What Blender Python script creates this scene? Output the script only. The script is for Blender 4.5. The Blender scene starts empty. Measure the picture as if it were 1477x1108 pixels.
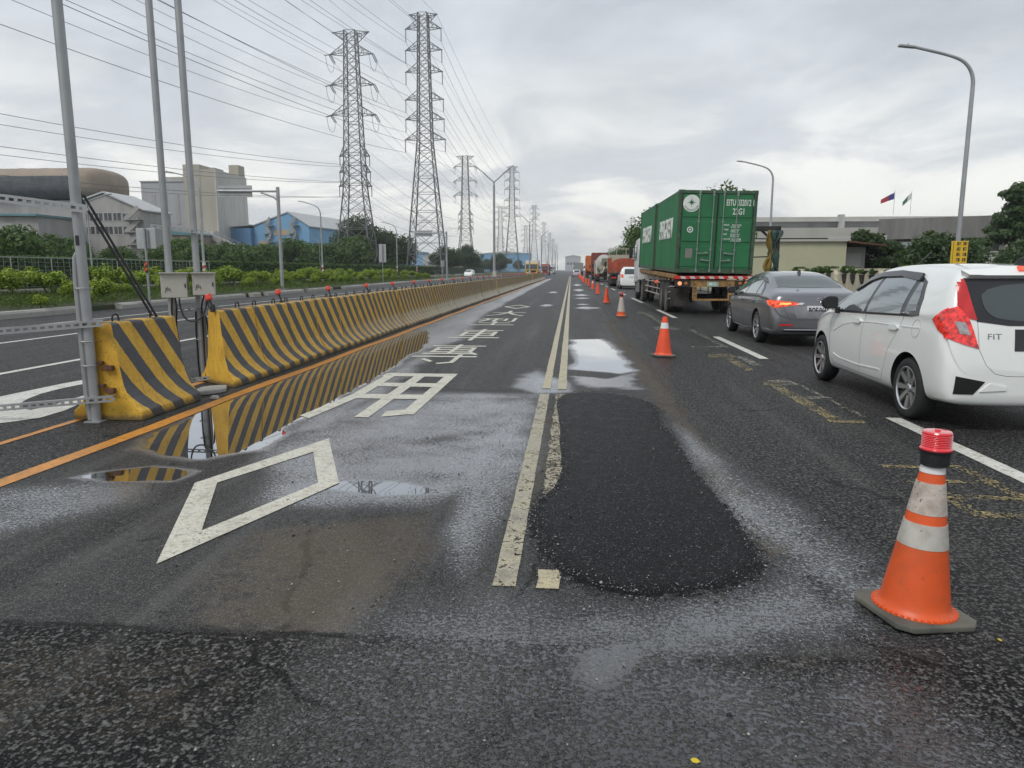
import bpy, bmesh, math, random
import numpy as np
from mathutils import Vector, Matrix
from mathutils.bvhtree import BVHTree
R = math.radians
scene = bpy.context.scene
col = scene.collection
random.seed(7)
rng = np.random.default_rng(7)

# ---------------------------------------------------------------- object helpers
def link(o, parent=None):
    col.objects.link(o)
    if parent is not None: o.parent = parent
    return o
def tag(o, label=None, cat=None, group=None, kind=None):
    if label: o['label'] = label
    if cat: o['category'] = cat
    if group: o['group'] = group
    if kind: o['kind'] = kind
    return o
def thing(name, label, cat, loc=(0, 0, 0), rz=0, group=None, rot=None):
    o = bpy.data.objects.new(name, None); o.empty_display_size = .2
    link(o); o.location = loc; o.rotation_euler = rot if rot else (0, 0, rz)
    return tag(o, label, cat, group)
KIDS = {}
def dup(root, loc=None, rz=None, label=None, group=None, scale=None):
    def cp(o, par):
        c = o.copy(); link(c, par)
        for ch in list(o.children): cp(ch, c)
        return c
    r = cp(root, None)
    if loc is not None: r.location = loc
    if rz is not None: r.rotation_euler = (0, 0, rz)
    if scale is not None: r.scale = scale if isinstance(scale, tuple) else (scale,) * 3
    if label: r['label'] = label
    if group: r['group'] = group
    return r

class MB:
    def __init__(s): s.v = []; s.f = []; s.m = []; s.mi = 0
    def add(s, vs, fs, M=None):
        b = len(s.v)
        s.v += [tuple(M @ Vector(v)) if M is not None else tuple(v) for v in vs]
        for f in fs: s.f.append([i + b for i in f]); s.m.append(s.mi)
        return s
    def box(s, c, d, M=None, top=1.0, rz=0):
        x, y, z = d[0] / 2, d[1] / 2, d[2] / 2; t = top
        vs = [(-x, -y, -z), (x, -y, -z), (x, y, -z), (-x, y, -z), (-x * t, -y * t, z), (x * t, -y * t, z), (x * t, y * t, z), (-x * t, y * t, z)]
        T = Matrix.Translation(c) @ Matrix.Rotation(rz, 4, 'Z')
        if M is not None: T = M @ T
        return s.add(vs, [(0, 3, 2, 1), (4, 5, 6, 7), (0, 1, 5, 4), (1, 2, 6, 5), (2, 3, 7, 6), (3, 0, 4, 7)], T)
    def bar(s, p, q, w, h=None):
        h = h or w; p = Vector(p); q = Vector(q); d = q - p; L = d.length
        if L < 1e-6: return s
        T = Matrix.Translation((p + q) / 2) @ d.to_track_quat('Y', 'Z').to_matrix().to_4x4()
        return s.box((0, 0, 0), (w, L, h), T)
    def tube(s, pts, r, n=8, cap=True):
        pts = [Vector(p) for p in pts]; k = len(pts)
        rs = r if isinstance(r, (list, tuple)) else [r] * k
        vs = []; fs = []; up = None
        for i, p in enumerate(pts):
            d = (pts[min(i + 1, k - 1)] - pts[max(i - 1, 0)]).normalized()
            if up is None:
                up = Vector((0, 0, 1)) if abs(d.z) < .9 else Vector((1, 0, 0))
            a = d.cross(up)
            if a.length < 1e-4: a = d.cross(Vector((0, 1, 0)))
            a.normalize(); b = a.cross(d).normalized(); up = b
            for j in range(n):
                t = 2 * math.pi * j / n
                vs.append(p + a * math.cos(t) * rs[i] + b * math.sin(t) * rs[i])
        for i in range(k - 1):
            for j in range(n):
                j2 = (j + 1) % n
                fs.append((i * n + j, i * n + j2, (i + 1) * n + j2, (i + 1) * n + j))
        if cap:
            fs.append(tuple(range(n))[::-1]); fs.append(tuple((k - 1) * n + j for j in range(n)))
        return s.add(vs, fs)
    def lathe(s, prof, n=24, M=None, close=False, cap=True):
        vs = []; fs = []; k = len(prof)
        for (r, z) in prof:
            for j in range(n):
                t = 2 * math.pi * j / n
                vs.append((r * math.cos(t), r * math.sin(t), z))
        for i in range(k - 1 + (1 if close else 0)):
            i2 = (i + 1) % k
            for j in range(n):
                j2 = (j + 1) % n
                fs.append((i * n + j, i * n + j2, i2 * n + j2, i2 * n + j))
        if not close and cap:
            if prof[0][0] > 1e-5: fs.append(tuple(range(n))[::-1])
            if prof[-1][0] > 1e-5: fs.append(tuple((k - 1) * n + j for j in range(n)))
        return s.add(vs, fs, M)
    def prism(s, poly, ax, d0, d1, M=None):
        n = len(poly)
        def P(p, d): return {'x': (d, p[0], p[1]), 'y': (p[0], d, p[1]), 'z': (p[0], p[1], d)}[ax]
        vs = [P(p, d0) for p in poly] + [P(p, d1) for p in poly]
        fs = [tuple(range(n))[::-1], tuple(range(n, 2 * n))] + [(i, (i + 1) % n, n + (i + 1) % n, n + i) for i in range(n)]
        return s.add(vs, fs, M)
    def mesh(s, name, mats):
        me = bpy.data.meshes.new(name)
        me.from_pydata(s.v, [], s.f)
        for m in (mats if isinstance(mats, (list, tuple)) else [mats]): me.materials.append(m)
        if any(s.m): me.polygons.foreach_set('material_index', s.m)
        bm = bmesh.new(); bm.from_mesh(me); bmesh.ops.recalc_face_normals(bm, faces=bm.faces); bm.to_mesh(me); bm.free()
        return me
    def build(s, name, mats, parent=None, smooth=False, bev=0, loc=None, label=None):
        me = s.mesh(name, mats)
        if smooth:
            me.polygons.foreach_set('use_smooth', [True] * len(me.polygons))
            me.set_sharp_from_angle(angle=R(35))
        o = bpy.data.objects.new(name, me); link(o, parent)
        if loc: o.location = loc
        if bev:
            b = o.modifiers.new('bevel', 'BEVEL'); b.width = bev; b.segments = 2; b.limit_method = 'ANGLE'; b.angle_limit = R(40)
        if label: o['label'] = label
        return o

def chaikin(pts, it=2, closed=True):
    for _ in range(it):
        n = len(pts); out = []
        for i in range(n if closed else n - 1):
            a = pts[i]; b = pts[(i + 1) % n]
            out.append(tuple(x * .75 + y * .25 for x, y in zip(a, b)))
            out.append(tuple(x * .25 + y * .75 for x, y in zip(a, b)))
        if not closed: out = [pts[0]] + out + [pts[-1]]
        pts = out
    return pts

def text_part(txt, size, mat, parent, M, name='lettering', ext=.003, sx=1.0, bold=0.0, align='CENTER', label=None):
    cu = bpy.data.curves.new('lettering_curve', 'FONT'); cu.body = txt; cu.size = size; cu.extrude = ext; cu.align_x = align; cu.align_y = 'CENTER'
    cu.offset = bold; cu.resolution_u = 3
    o = bpy.data.objects.new('lettering_curve', cu); col.objects.link(o)
    dg = bpy.context.evaluated_depsgraph_get(); dg.update()
    me = bpy.data.meshes.new_from_object(o.evaluated_get(dg))
    bpy.data.objects.remove(o); bpy.data.curves.remove(cu)
    me.transform(M @ Matrix.Diagonal((sx, 1, 1, 1)))
    me.materials.clear(); me.materials.append(mat); me.name = name
    ob = bpy.data.objects.new(name, me); link(ob, parent)
    if label: ob['label'] = label
    return ob
FACE_BACK = Matrix.Rotation(R(90), 4, 'X')                     # text read by someone looking along +Y
FACE_LEFT = Matrix.Rotation(R(-90), 4, 'Z') @ FACE_BACK        # text on a -X face, read by someone looking along +X

# ---------------------------------------------------------------- materials
class NT:
    def __init__(s, m):
        m.use_nodes = True; s.t = m.node_tree; s.t.nodes.clear()
    def n(s, typ, **kw):
        nd = s.t.nodes.new('ShaderNode' + typ)
        for k, v in kw.items():
            if k.startswith('_'): nd.inputs[k[1:].replace('_', ' ')].default_value = v
            else: setattr(nd, k, v)
        return nd
    def l(s, a, b): s.t.links.new(a, b)
    def math(s, op, a, b=None, c=None, clamp=False):
        nd = s.t.nodes.new('ShaderNodeMath'); nd.operation = op; nd.use_clamp = clamp
        for i, v in enumerate((a, b, c)):
            if v is None: continue
            if isinstance(v, (int, float)): nd.inputs[i].default_value = v
            else: s.l(v, nd.inputs[i])
        return nd.outputs[0]
    def mix(s, f, a, b):
        nd = s.t.nodes.new('ShaderNodeMix'); nd.data_type = 'RGBA'
        for idx, v in ((0, f), (6, a), (7, b)):
            if isinstance(v, (int, float)): nd.inputs[idx].default_value = v
            elif isinstance(v, tuple): nd.inputs[idx].default_value = (*v, 1) if len(v) == 3 else v
            else: s.l(v, nd.inputs[idx])
        return nd.outputs[2]
    def ramp(s, v, lo, hi):
        nd = s.t.nodes.new('ShaderNodeMapRange'); nd.clamp = True; nd.interpolation_type = 'SMOOTHSTEP'
        s.l(v, nd.inputs[0]); nd.inputs[1].default_value = lo; nd.inputs[2].default_value = hi
        return nd.outputs[0]
    def noise(s, vec, scale, detail=4, rough=.55, dist=0):
        nd = s.n('TexNoise', _Scale=scale, _Detail=detail, _Roughness=rough, _Distortion=dist); s.l(vec, nd.inputs['Vector']); return nd.outputs[0]
    def attr(s, name):
        return s.n('Attribute', attribute_name=name).outputs['Fac']

MATS = {}
def mat(key, c, rough=.6, metal=0.0, var=.12, vs=6.0, bump=0.0, bs=40.0, dirt=0.0, dirtc=(.10, .085, .065), ds=3.0, emit=0.0, coat=0.0, spec=.5, trans=0.0, stretch=(1, 1, 1), chips=None, chipc=(.2, .19, .17)):
    """general procedural paint / metal / plastic: tone variation, optional grime, chips and bump"""
    if key in MATS: return MATS[key]
    m = bpy.data.materials.new(key); t = NT(m)
    out = t.n('OutputMaterial'); b = t.n('BsdfPrincipled'); t.l(b.outputs[0], out.inputs[0])
    tc = t.n('TexCoord').outputs['Object']
    mp = t.n('Mapping'); mp.inputs['Scale'].default_value = stretch; t.l(tc, mp.inputs[0]); v = mp.outputs[0]
    n1 = t.noise(v, vs, 5)
    lo = tuple(x * (1 - var) for x in c); hi = tuple(min(1, x * (1 + var)) for x in c)
    cc = t.mix(t.ramp(n1, .3, .7), lo, hi)
    if dirt > 0:
        d = t.ramp(t.noise(v, ds, 7, .65), .5 - .2 * dirt, .85 - .2 * dirt)
        d = t.math('MULTIPLY', d, min(1, dirt * 1.2))
        cc = t.mix(d, cc, dirtc)
    if chips:
        k = t.ramp(t.noise(v, chips[0], 6, .7), chips[1], chips[1] + .04)
        cc = t.mix(k, cc, chipc)
    t.l(cc, b.inputs['Base Color'])
    b.inputs['Roughness'].default_value = rough; b.inputs['Metallic'].default_value = metal
    b.inputs['Specular IOR Level'].default_value = spec
    if coat: b.inputs['Coat Weight'].default_value = coat; b.inputs['Coat Roughness'].default_value = .04
    if emit:
        t.l(cc, b.inputs['Emission Color']); b.inputs['Emission Strength'].default_value = emit
    if trans: b.inputs['Transmission Weight'].default_value = trans
    if bump:
        bn = t.n('Bump', _Strength=bump, _Distance=.01); t.l(t.noise(v, bs, 5), bn.inputs['Height']); t.l(bn.outputs[0], b.inputs['Normal'])
    MATS[key] = m; return m

def leaf_mat(key, c1, c2, rough=.45):
    if key in MATS: return MATS[key]
    m = bpy.data.materials.new(key); t = NT(m)
    out = t.n('OutputMaterial'); b = t.n('BsdfPrincipled')
    cc = t.mix(t.attr('tint'), c1, c2); t.l(cc, b.inputs['Base Color'])
    b.inputs['Roughness'].default_value = rough; b.inputs['Specular IOR Level'].default_value = .3
    tr = t.n('BsdfTranslucent'); t.l(t.mix(.5, cc, (.25, .35, .04)), tr.inputs[0])
    ms = t.n('MixShader'); ms.inputs[0].default_value = .22
    t.l(b.outputs[0], ms.inputs[1]); t.l(tr.outputs[0], ms.inputs[2]); t.l(ms.outputs[0], out.inputs[0])
    MATS[key] = m; return m

M_steel = mat('galvanised_steel', (.36, .37, .37), .5, .55, .15, 3, dirt=.35, dirtc=(.2, .19, .18), bump=.1)
M_lamp = mat('lamp_pole_grey', (.34, .35, .36), .5, .3, .1, 2)
M_dark = mat('dark_metal', (.035, .035, .038), .5, .4)
M_black = mat('black_rubber', (.018, .018, .018), .75, 0, .2, 20, bump=.1)
M_plastic = mat('black_plastic', (.02, .02, .022), .35)
M_pylon = mat('pylon_steel', (.2, .2, .205), .6, .5, .25, .5)
M_wire = mat('conductor', (.16, .16, .165), .5, .3)
M_conc = mat('concrete', (.36, .35, .32), .85, 0, .18, 3, bump=.3, dirt=.5, dirtc=(.17, .16, .14))
M_white = mat('white_letter', (.78, .78, .76), .5, 0, .05, dirt=.12)
M_red = mat('red_lens', (.6, .02, .02), .18, 0, .15, 9, coat=.5)
M_redlit = mat('lit_red_lens', (.80, .06, .02), .2, 0, .75, 11, emit=.75, coat=.6)
M_redglow = mat('glowing_red_lens', (.62, .025, .02), .14, 0, .55, 26, emit=.28, coat=.9)
M_redhot = mat('hot_lamp_core', (1.0, .30, .08), .3, 0, .2, 20, emit=1.4)
M_glass = mat('dark_glass', (.03, .035, .035), .06, 0, .05, spec=.8, coat=.6)
M_rust = mat('rusty_steel', (.12, .055, .03), .8, .2, .4, 12, bump=.3)
M_insul = mat('insulator_glaze', (.1, .09, .09), .3)
# ---------------------------------------------------------------- world, sun, camera
w = bpy.data.worlds.new('World'); scene.world = w; w.use_nodes = True
t = NT(w)
SUN_EL, SUN_AZ = R(50), R(214)
out = t.n('OutputWorld'); bg = t.n('Background', _Strength=.1); t.l(bg.outputs[0], out.inputs[0])
sky = t.n('TexSky', sky_type='NISHITA', sun_disc=False, sun_elevation=SUN_EL, sun_rotation=SUN_AZ, air_density=1.0, dust_density=2.5)
tc = t.n('TexCoord').outputs['Generated']
sp = t.n('SeparateXYZ'); t.l(tc, sp.inputs[0])
zz = t.math('ADD', t.math('MAXIMUM', sp.outputs[2], 0.0), .22)
cx = t.math('DIVIDE', sp.outputs[0], zz); cy = t.math('DIVIDE', sp.outputs[1], zz)
cv = t.n('CombineXYZ'); t.l(cx, cv.inputs[0]); t.l(cy, cv.inputs[1])
big = t.noise(cv.outputs[0], .55, 8, .55, .35)
mid = t.noise(cv.outputs[0], 1.7, 8, .6, .5)
mp = t.n('Mapping'); mp.inputs['Location'].default_value = (3.7, 1.3, 0); t.l(cv.outputs[0], mp.inputs[0])
thin = t.noise(mp.outputs[0], 1.35, 9, .6, .6)
# thickness of the cloud deck: thick = greyer, thin = brighter
dens = t.math('ADD', t.math('MULTIPLY', big, .6), t.math('MULTIPLY', mid, .4))
body = t.mix(t.ramp(dens, .40, .62), (7.0, 7.45, 8.0), (4.6, 5.0, 5.5))
# the deck opens towards the horizon ahead: brighter creamy layer with grey scraps of cloud
hor = t.ramp(sp.outputs[2], .34, .03)
ahead = t.ramp(sp.outputs[1], -.2, .9)
lit = t.math('MULTIPLY', hor, t.math('ADD', t.math('MULTIPLY', ahead, .75), .25))
scrap = t.ramp(thin, .40, .62)
lowc = t.mix(scrap, (11.6, 11.5, 10.7), (7.2, 7.45, 7.7))
cl = t.mix(lit, body, lowc)
gaps = t.ramp(thin, .56, .80)
cl = t.mix(t.math('MULTIPLY', gaps, t.math('SUBTRACT', 1.0, hor)), cl, (8.0, 8.5, 9.1))
full = t.mix(.93, sky.outputs[0], cl)
t.l(full, bg.inputs[0])

sl = bpy.data.lights.new('sun', 'SUN'); sl.energy = 1.5; sl.angle = R(24); sl.color = (1, .97, .92)
so = bpy.data.objects.new('sun', sl); link(so)
# sky sun_rotation is measured from +Y clockwise seen from above
sd = Vector((math.sin(SUN_AZ) * math.cos(SUN_EL), math.cos(SUN_AZ) * math.cos(SUN_EL), math.sin(SUN_EL)))
so.rotation_euler = (-sd).to_track_quat('-Z', 'Y').to_euler(); so.location = (0, 0, 80)

cam = bpy.data.cameras.new('camera'); co = bpy.data.objects.new('camera', cam); link(co); scene.camera = co
cam.sensor_width = 36; cam.sensor_fit = 'HORIZONTAL'; cam.lens = 36 * 1040 / 1477; cam.clip_end = 9000; cam.clip_start = .05
co.location = (0, 0, 1.45); co.rotation_euler = (R(90 - 8.99), 0, R(4.615))
scene.view_settings.view_transform = 'Standard'; scene.view_settings.look = 'None'; scene.view_settings.exposure = .16; scene.view_settings.gamma = 1
scene.render.film_transparent = False
scene.cycles.max_bounces = 6; scene.cycles.diffuse_bounces = 3; scene.cycles.glossy_bounces = 3; scene.cycles.transparent_max_bounces = 12
scene.cycles.use_denoising = True

# ---------------------------------------------------------------- the road sheet
S = .98
def sdf(poly, X, Y):
    """signed distance (numpy) to a closed polygon, negative inside"""
    P = np.array(poly, float); n = len(P); d = np.full(X.shape, 1e9); ins = np.zeros(X.shape, bool)
    for i in range(n):
        a = P[i]; b = P[(i + 1) % n]; e = b - a
        wx = X - a[0]; wy = Y - a[1]
        tt = np.clip((wx * e[0] + wy * e[1]) / max(1e-9, e @ e), 0, 1)
        d = np.minimum(d, np.hypot(wx - e[0] * tt, wy - e[1] * tt))
        c = ((a[1] > Y) != (b[1] > Y))
        with np.errstate(divide='ignore', invalid='ignore'):
            xi = a[0] + (Y - a[1]) * e[0] / (e[1] if abs(e[1]) > 1e-9 else 1e-9)
        ins ^= c & (X < xi)
    return np.where(ins, -d, d)
def vnoise(X, Y, sx, sy, seed):
    r = np.random.default_rng(seed); T = r.random((64, 64))
    def one(u, v):
        i = np.floor(u).astype(int); j = np.floor(v).astype(int); fu = u - i; fv = v - j
        fu = fu * fu * (3 - 2 * fu); fv = fv * fv * (3 - 2 * fv)
        g = lambda a, b: T[a % 64, b % 64]
        return (g(i, j) * (1 - fu) + g(i + 1, j) * fu) * (1 - fv) + (g(i, j + 1) * (1 - fu) + g(i + 1, j + 1) * fu) * fv
    u = X / sx; v = Y / sy
    return (one(u, v) * .5 + one(u * 2.1 + 9, v * 2.1 + 4) * .28 + one(u * 4.3 + 3, v * 4.3 + 7) * .22)
def sst(a, b, x):
    q = np.clip((x - a) / (b - a), 0, 1); return q * q * (3 - 2 * q)

def axis(segs):
    o = []
    for a, b, d in segs: o += list(np.arange(a, b - 1e-6, d))
    return np.array(o + [segs[-1][1]])
xs = axis([(-3000, -200, 400), (-200, -30, 17), (-30, -6, 1.5), (-6, -4.2, .3), (-4.2, 4.0, .05), (4.0, 6, .25), (6, 30, 2), (30, 200, 17), (200, 3000, 400)])
ys = axis([(-60, -4, 8), (-4, 1.2, .65), (1.2, 11, .045), (11, 24, .12), (24, 50, .4), (50, 140, 1.5), (140, 500, 20), (500, 4000, 250)])
GX, GY = np.meshgrid(xs, ys)
nx, ny = len(xs), len(ys)
wob = vnoise(GX, GY, .5, .5, 1) - .5; wob2 = vnoise(GX, GY, 1.6, 1.6, 2) - .5
near = (np.abs(GX) < 6) & (GY > 0) & (GY < 140)
wet = np.zeros(GX.shape)
def pool(poly, lev, soft, wv=.12):
    global wet
    d = sdf(poly, GX, GY) + wob * wv
    wet = np.maximum(wet, lev * (1 - sst(-soft, soft, d)))
def film(poly, lev, soft, seed, sx=.6, sy=.6, c=.45):
    """damp film of uneven depth"""
    global wet
    d = sdf(poly, GX, GY) + wob2 * .3
    q = (1 - sst(-soft, soft, d)) * lev * (c + (1 - c) * 2 * vnoise(GX, GY, sx, sy, seed))
    wet = np.maximum(wet, q)
# mirror puddle lying along the barrier, the small one before it and the one beyond the diamond
pool([(-3.55, 5.5), (-3.8, 6.3), (-3.86, 8), (-3.86, 17), (-3.45, 17.4), (-2.95, 15.4), (-2.72, 13.2), (-2.6, 8.4), (-2.56, 6.5), (-2.5, 5.55), (-2.85, 5.25), (-3.2, 5.28)], 1.35, .10, .26)
pool([(-3.5, 4.66), (-3.2, 4.58), (-2.72, 4.62), (-2.68, 4.9), (-3.1, 5.0), (-3.45, 4.8)], 1.3, .05, .06)
pool([(-1.66, 4.55), (-1.2, 4.42), (-.8, 4.5), (-.86, 4.62), (-1.2, 4.78), (-1.6, 4.76)], 1.35, .06, .06)
pool([(.03, 2.33), (.13, 2.30), (.3, 2.52), (.36, 2.68), (.2, 2.68), (.03, 2.62)], .98, .05, .12)
pool([(.02, 15.2), (.7, 15.4), (.9, 13), (.95, 10.6), (.72, 10.2), (.05, 10.6)], 1.15, .1, .25)
pool([(.05, 9.9), (.5, 9.75), (.9, 10.2), (.85, 8.9), (.3, 8.85)], .85, .12, .5)
for (ax_, ay_, bx_, by_, lv) in [(.1, 27.2, 1.15, 29.2, 1.0), (.25, 30.5, .8, 31.6, .8), (.2, 37, 1.0, 38.8, 1.0), (.15, 41, 1.1, 44, .95), (.2, 50, 1.0, 56, 1.0), (.2, 66, 1.0, 76, .95), (-1.2, 29, -.75, 31, 1.0), (-1.5, 46, -.8, 49.5, .95), (-.35, 9.3, -.6, 10.6, .8)]:
    mx, my = (ax_ + bx_) / 2, (ay_ + by_) / 2
    pool([(ax_, my), (mx, ay_), (bx_, my), (mx, by_)], lv, .15, .3)
film([(-3.85, 16.5), (-2.6, 13), (-2.35, 15), (-2.6, 19), (-2.85, 24), (-3.0, 60), (-3.1, 120), (-3.7, 120), (-3.8, 24)], .74, .2, 11, .5, 3.0, .5)
film([(-2.65, 12.8), (-2.5, 6.2), (-2.2, 6.4), (-2.25, 10), (-2.4, 13.2)], .74, .18, 12, .4, 1.2, .6)
film([(-2.3, 8.35), (-2.4, 5.6), (-1.9, 4.2), (-.9, 4.25), (-.3, 5.2), (-.33, 8.4)], .66, .2, 13, .55, .4, .22)
film([(-.75, 6.3), (-.7, 3.9), (-.55, 3.15), (-.42, 3.15), (-.36, 8.2)], .70, .12, 14, .25, .8, .5)
film([(-.62, 9.6), (-.3, 9.7), (.0, 9.3), (.1, 8.5), (-.4, 8.4), (-.7, 8.9)], .8, .12, 15, .3, .5, .55)
film([(-4.2, 4.3), (-2.9, 4.6), (-2.7, 4.2), (-3.2, 3.3), (-3.6, 3.0), (-4.6, 3.6)], .66, .25, 16, .6, .5, .55)
film([(.0, 3.15), (.35, 3.05), (1.0, 3.2), (1.35, 4.2), (1.2, 4.4), (1.6, 3.0), (1.2, 2.75), (.3, 2.45), (-.2, 2.7)], .55, .25, 17, .3, .25, .25)
film([(-.9, 2.9), (-.3, 3.2), (.3, 2.9), (.4, 1.2), (-1.0, 1.2)], .46, .35, 18, .5, .4, .5)
film([(.0, 2.6), (1.2, 2.6), (1.8, 1.2), (-.6, 1.2)], .50, .25, 19, .4, .4, .55)
film([(1.0, 6.9), (1.5, 3.6), (1.25, 3.2), (1.0, 4.2), (.95, 5.6)], .52, .15, 20, .3, 1., .4)
wet = np.where(near, wet, 0)
dirt = np.zeros(GX.shape)
def soil(poly, lev, soft, seed, sx=.5, sy=.5):
    global dirt
    d = sdf(poly, GX, GY) + wob2 * .35
    dirt = np.maximum(dirt, lev * (1 - sst(-soft, soft, d)) * (.35 + 1.3 * vnoise(GX, GY, sx, sy, seed)))
soil([(-1.75, 3.75), (-.85, 4.15), (-.66, 3.4), (-.85, 2.6), (-1.5, 2.65), (-1.95, 3.1)], .75, .22, 31)
soil([(-2.6, 2.6), (-1.2, 2.6), (-1.2, 2.0), (-2.6, 1.6)], .4, .3, 32)
soil([(.95, 21), (1.25, 21), (1.3, 10), (1.2, 7.2), (.95, 7.6), (.95, 9.5)], .75, .15, 33, .2, 1.)
soil([(.98, 7.6), (1.2, 7.6), (1.15, 5), (1.2, 3.7), (1.03, 3.6), (.98, 5)], .65, .06, 34, .2, .6)
soil([(.65, 2.62), (1.0, 2.72), (1.0, 2.5), (.7, 2.42)], .55, .12, 35)
soil([(-.3, 7.8), (-.12, 7.8), (-.1, 5.0), (-.22, 4.2), (-.32, 4.5)], .5, .08, 36, .2, .3)
soil([(-3.6, 60), (-3.0, 60), (-3.0, 18), (-3.4, 18)], .3, .3, 37)
dirt = np.where(near, dirt, 0)
coarse = np.where(GX > 1.15 + .15 * wob2, .72, .32) + (GY < 2.62 + .05 * wob) * .55
coarse = np.where((GX < -3.95), .6, coarse)
coarse -= .25 * (1 - sst(-.05, .05, sdf([(-2.6, 3.2), (-2.35, 2.65), (-.9, 2.62), (-.9, 3.3), (-1.3, 4.1), (-1.45, 7), (-2.9, 7), (-2.2, 4.2)], GX, GY) + wob * .1))
coarse = np.clip(coarse, 0, 1)
PATCH = chaikin([(-.16, 8.0), (.0, 8.55), (.62, 8.5), (.98, 7.7), (.86, 6.9), (.92, 6.4), (.92, 5.2), (.99, 4.15), (1.0, 3.55), (.88, 3.27), (.6, 3.14), (.3, 3.06), (.05, 3.2), (-.08, 3.4), (-.2, 3.8), (-.26, 4.15), (-.16, 4.5), (-.07, 4.8), (-.06, 5.5), (-.1, 6.6)], 1)
pd = sdf(PATCH, GX, GY)
patch = np.clip(.5 - pd * 2.5, 0, 1)                 # .5 on the outline, 0.4 m wide ramp
Z = .020 * (1 - sst(-.09, .02, pd + wob * .05)) + .003 * (vnoise(GX, GY, .9, .9, 5) - .5) * np.where(near, 1, 0) * np.clip(1 - wet, 0, 1)
# transverse joints and cracks, as distance-like attribute
jn = np.minimum(np.abs(GY - 8.62 - .06 * wob2 - .03 * wob) + (np.abs(GX + 1.2) > 1.9) * 9, np.abs(GY - 2.63 - .05 * wob) + (np.abs(GX + 1.3) > 1.6) * 9)
crack = np.clip(1 - jn / .12, 0, 1)
vs = np.stack([GX, GY, Z], -1).reshape(-1, 3)
me = bpy.data.meshes.new('road')
idx = np.arange(nx * ny).reshape(ny, nx)
q = np.stack([idx[:-1, :-1], idx[:-1, 1:], idx[1:, 1:], idx[1:, :-1]], -1).reshape(-1, 4)
me.vertices.add(len(vs)); me.vertices.foreach_set('co', vs.ravel().astype(np.float32))
me.loops.add(q.size); me.loops.foreach_set('vertex_index', q.ravel().astype(np.int32))
me.polygons.add(len(q)); me.polygons.foreach_set('loop_start', (np.arange(len(q)) * 4).astype(np.int32))
me.update(calc_edges=True); me.polygons.foreach_set('use_smooth', [True] * len(q))
for nm, a in (('wet', wet), ('soil', dirt), ('coarse', coarse), ('patch', patch), ('crack', crack)):
    at = me.attributes.new(nm, 'FLOAT', 'POINT'); at.data.foreach_set('value', a.ravel().astype(np.float32))

m = bpy.data.materials.new('asphalt'); t = NT(m); MATS['asphalt'] = m
out = t.n('OutputMaterial'); b = t.n('BsdfPrincipled'); t.l(b.outputs[0], out.inputs[0])
P = t.n('TexCoord').outputs['Object']
a_wet, a_soil, a_coarse, a_patch, a_crack = [t.attr(k) for k in ('wet', 'soil', 'coarse', 'patch', 'crack')]
vor = t.n('TexVoronoi', _Scale=62.0, _Randomness=1.0)
wob_ = t.n('Mix', data_type='VECTOR'); wn = t.n('TexNoise', _Scale=70.0, _Detail=3.0); t.l(P, wn.inputs['Vector'])
wob_.inputs[0].default_value = .012; t.l(P, wob_.inputs[4]); t.l(wn.outputs['Color'], wob_.inputs[5]); PV = wob_.outputs[1]
t.l(PV, vor.inputs['Vector'])
vor2 = t.n('TexVoronoi', _Scale=150.0, _Randomness=1.0); t.l(PV, vor2.inputs['Vector'])
nf = t.noise(P, 58, 7, .7); nm_ = t.noise(P, 9, 6, .6); nl = t.noise(P, 1.1, 5, .6); nk = t.noise(P, 21, 6, .65)
stone = t.math('SUBTRACT', 1.0, t.math('MULTIPLY', vor.outputs['Distance'], 1.5), clamp=True)
stone2 = t.math('SUBTRACT', 1.0, t.math('MULTIPLY', vor2.outputs['Distance'], 1.5), clamp=True)
nfc = t.noise(P, 40, 5, .58)
hc = t.math('ADD', t.math('MULTIPLY', stone, .2), t.math('MULTIPLY', nfc, .8))
hf = t.math('ADD', t.math('MULTIPLY', stone2, .3), t.math('MULTIPLY', nf, .7))
mixh = t.n('Mix', data_type='FLOAT'); t.l(a_coarse, mixh.inputs[0]); t.l(hf, mixh.inputs[2]); t.l(hc, mixh.inputs[3])
hh = t.math('ADD', t.math('MULTIPLY', mixh.outputs[0], .82), t.math('MULTIPLY', nk, .18))
h = t.math('DIVIDE', t.math('SUBTRACT', hh, .39), .19, clamp=True)
isp = t.ramp(t.math('ADD', a_patch, t.math('ADD', t.math('MULTIPLY', t.math('SUBTRACT', nf, .5), .12), t.math('MULTIPLY', t.math('SUBTRACT', nk, .5), .40))), .485, .515)
lvl = t.math('MULTIPLY', a_wet, t.math('SUBTRACT', 1.0, isp))
# standing water covers the stones, a thinner film only fills the hollows
stand = t.math('MULTIPLY', t.math('SUBTRACT', lvl, t.math('ADD', .93, t.math('MULTIPLY', h, .14))), 9.0, clamp=True)
fill = t.math('MULTIPLY', t.math('SUBTRACT', lvl, t.math('ADD', t.math('MULTIPLY', h, .8), t.math('MULTIPLY', t.math('SUBTRACT', nf, .42), 1.5))), 2.6, clamp=True)
damp = t.ramp(lvl, .05, .6)
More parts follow.
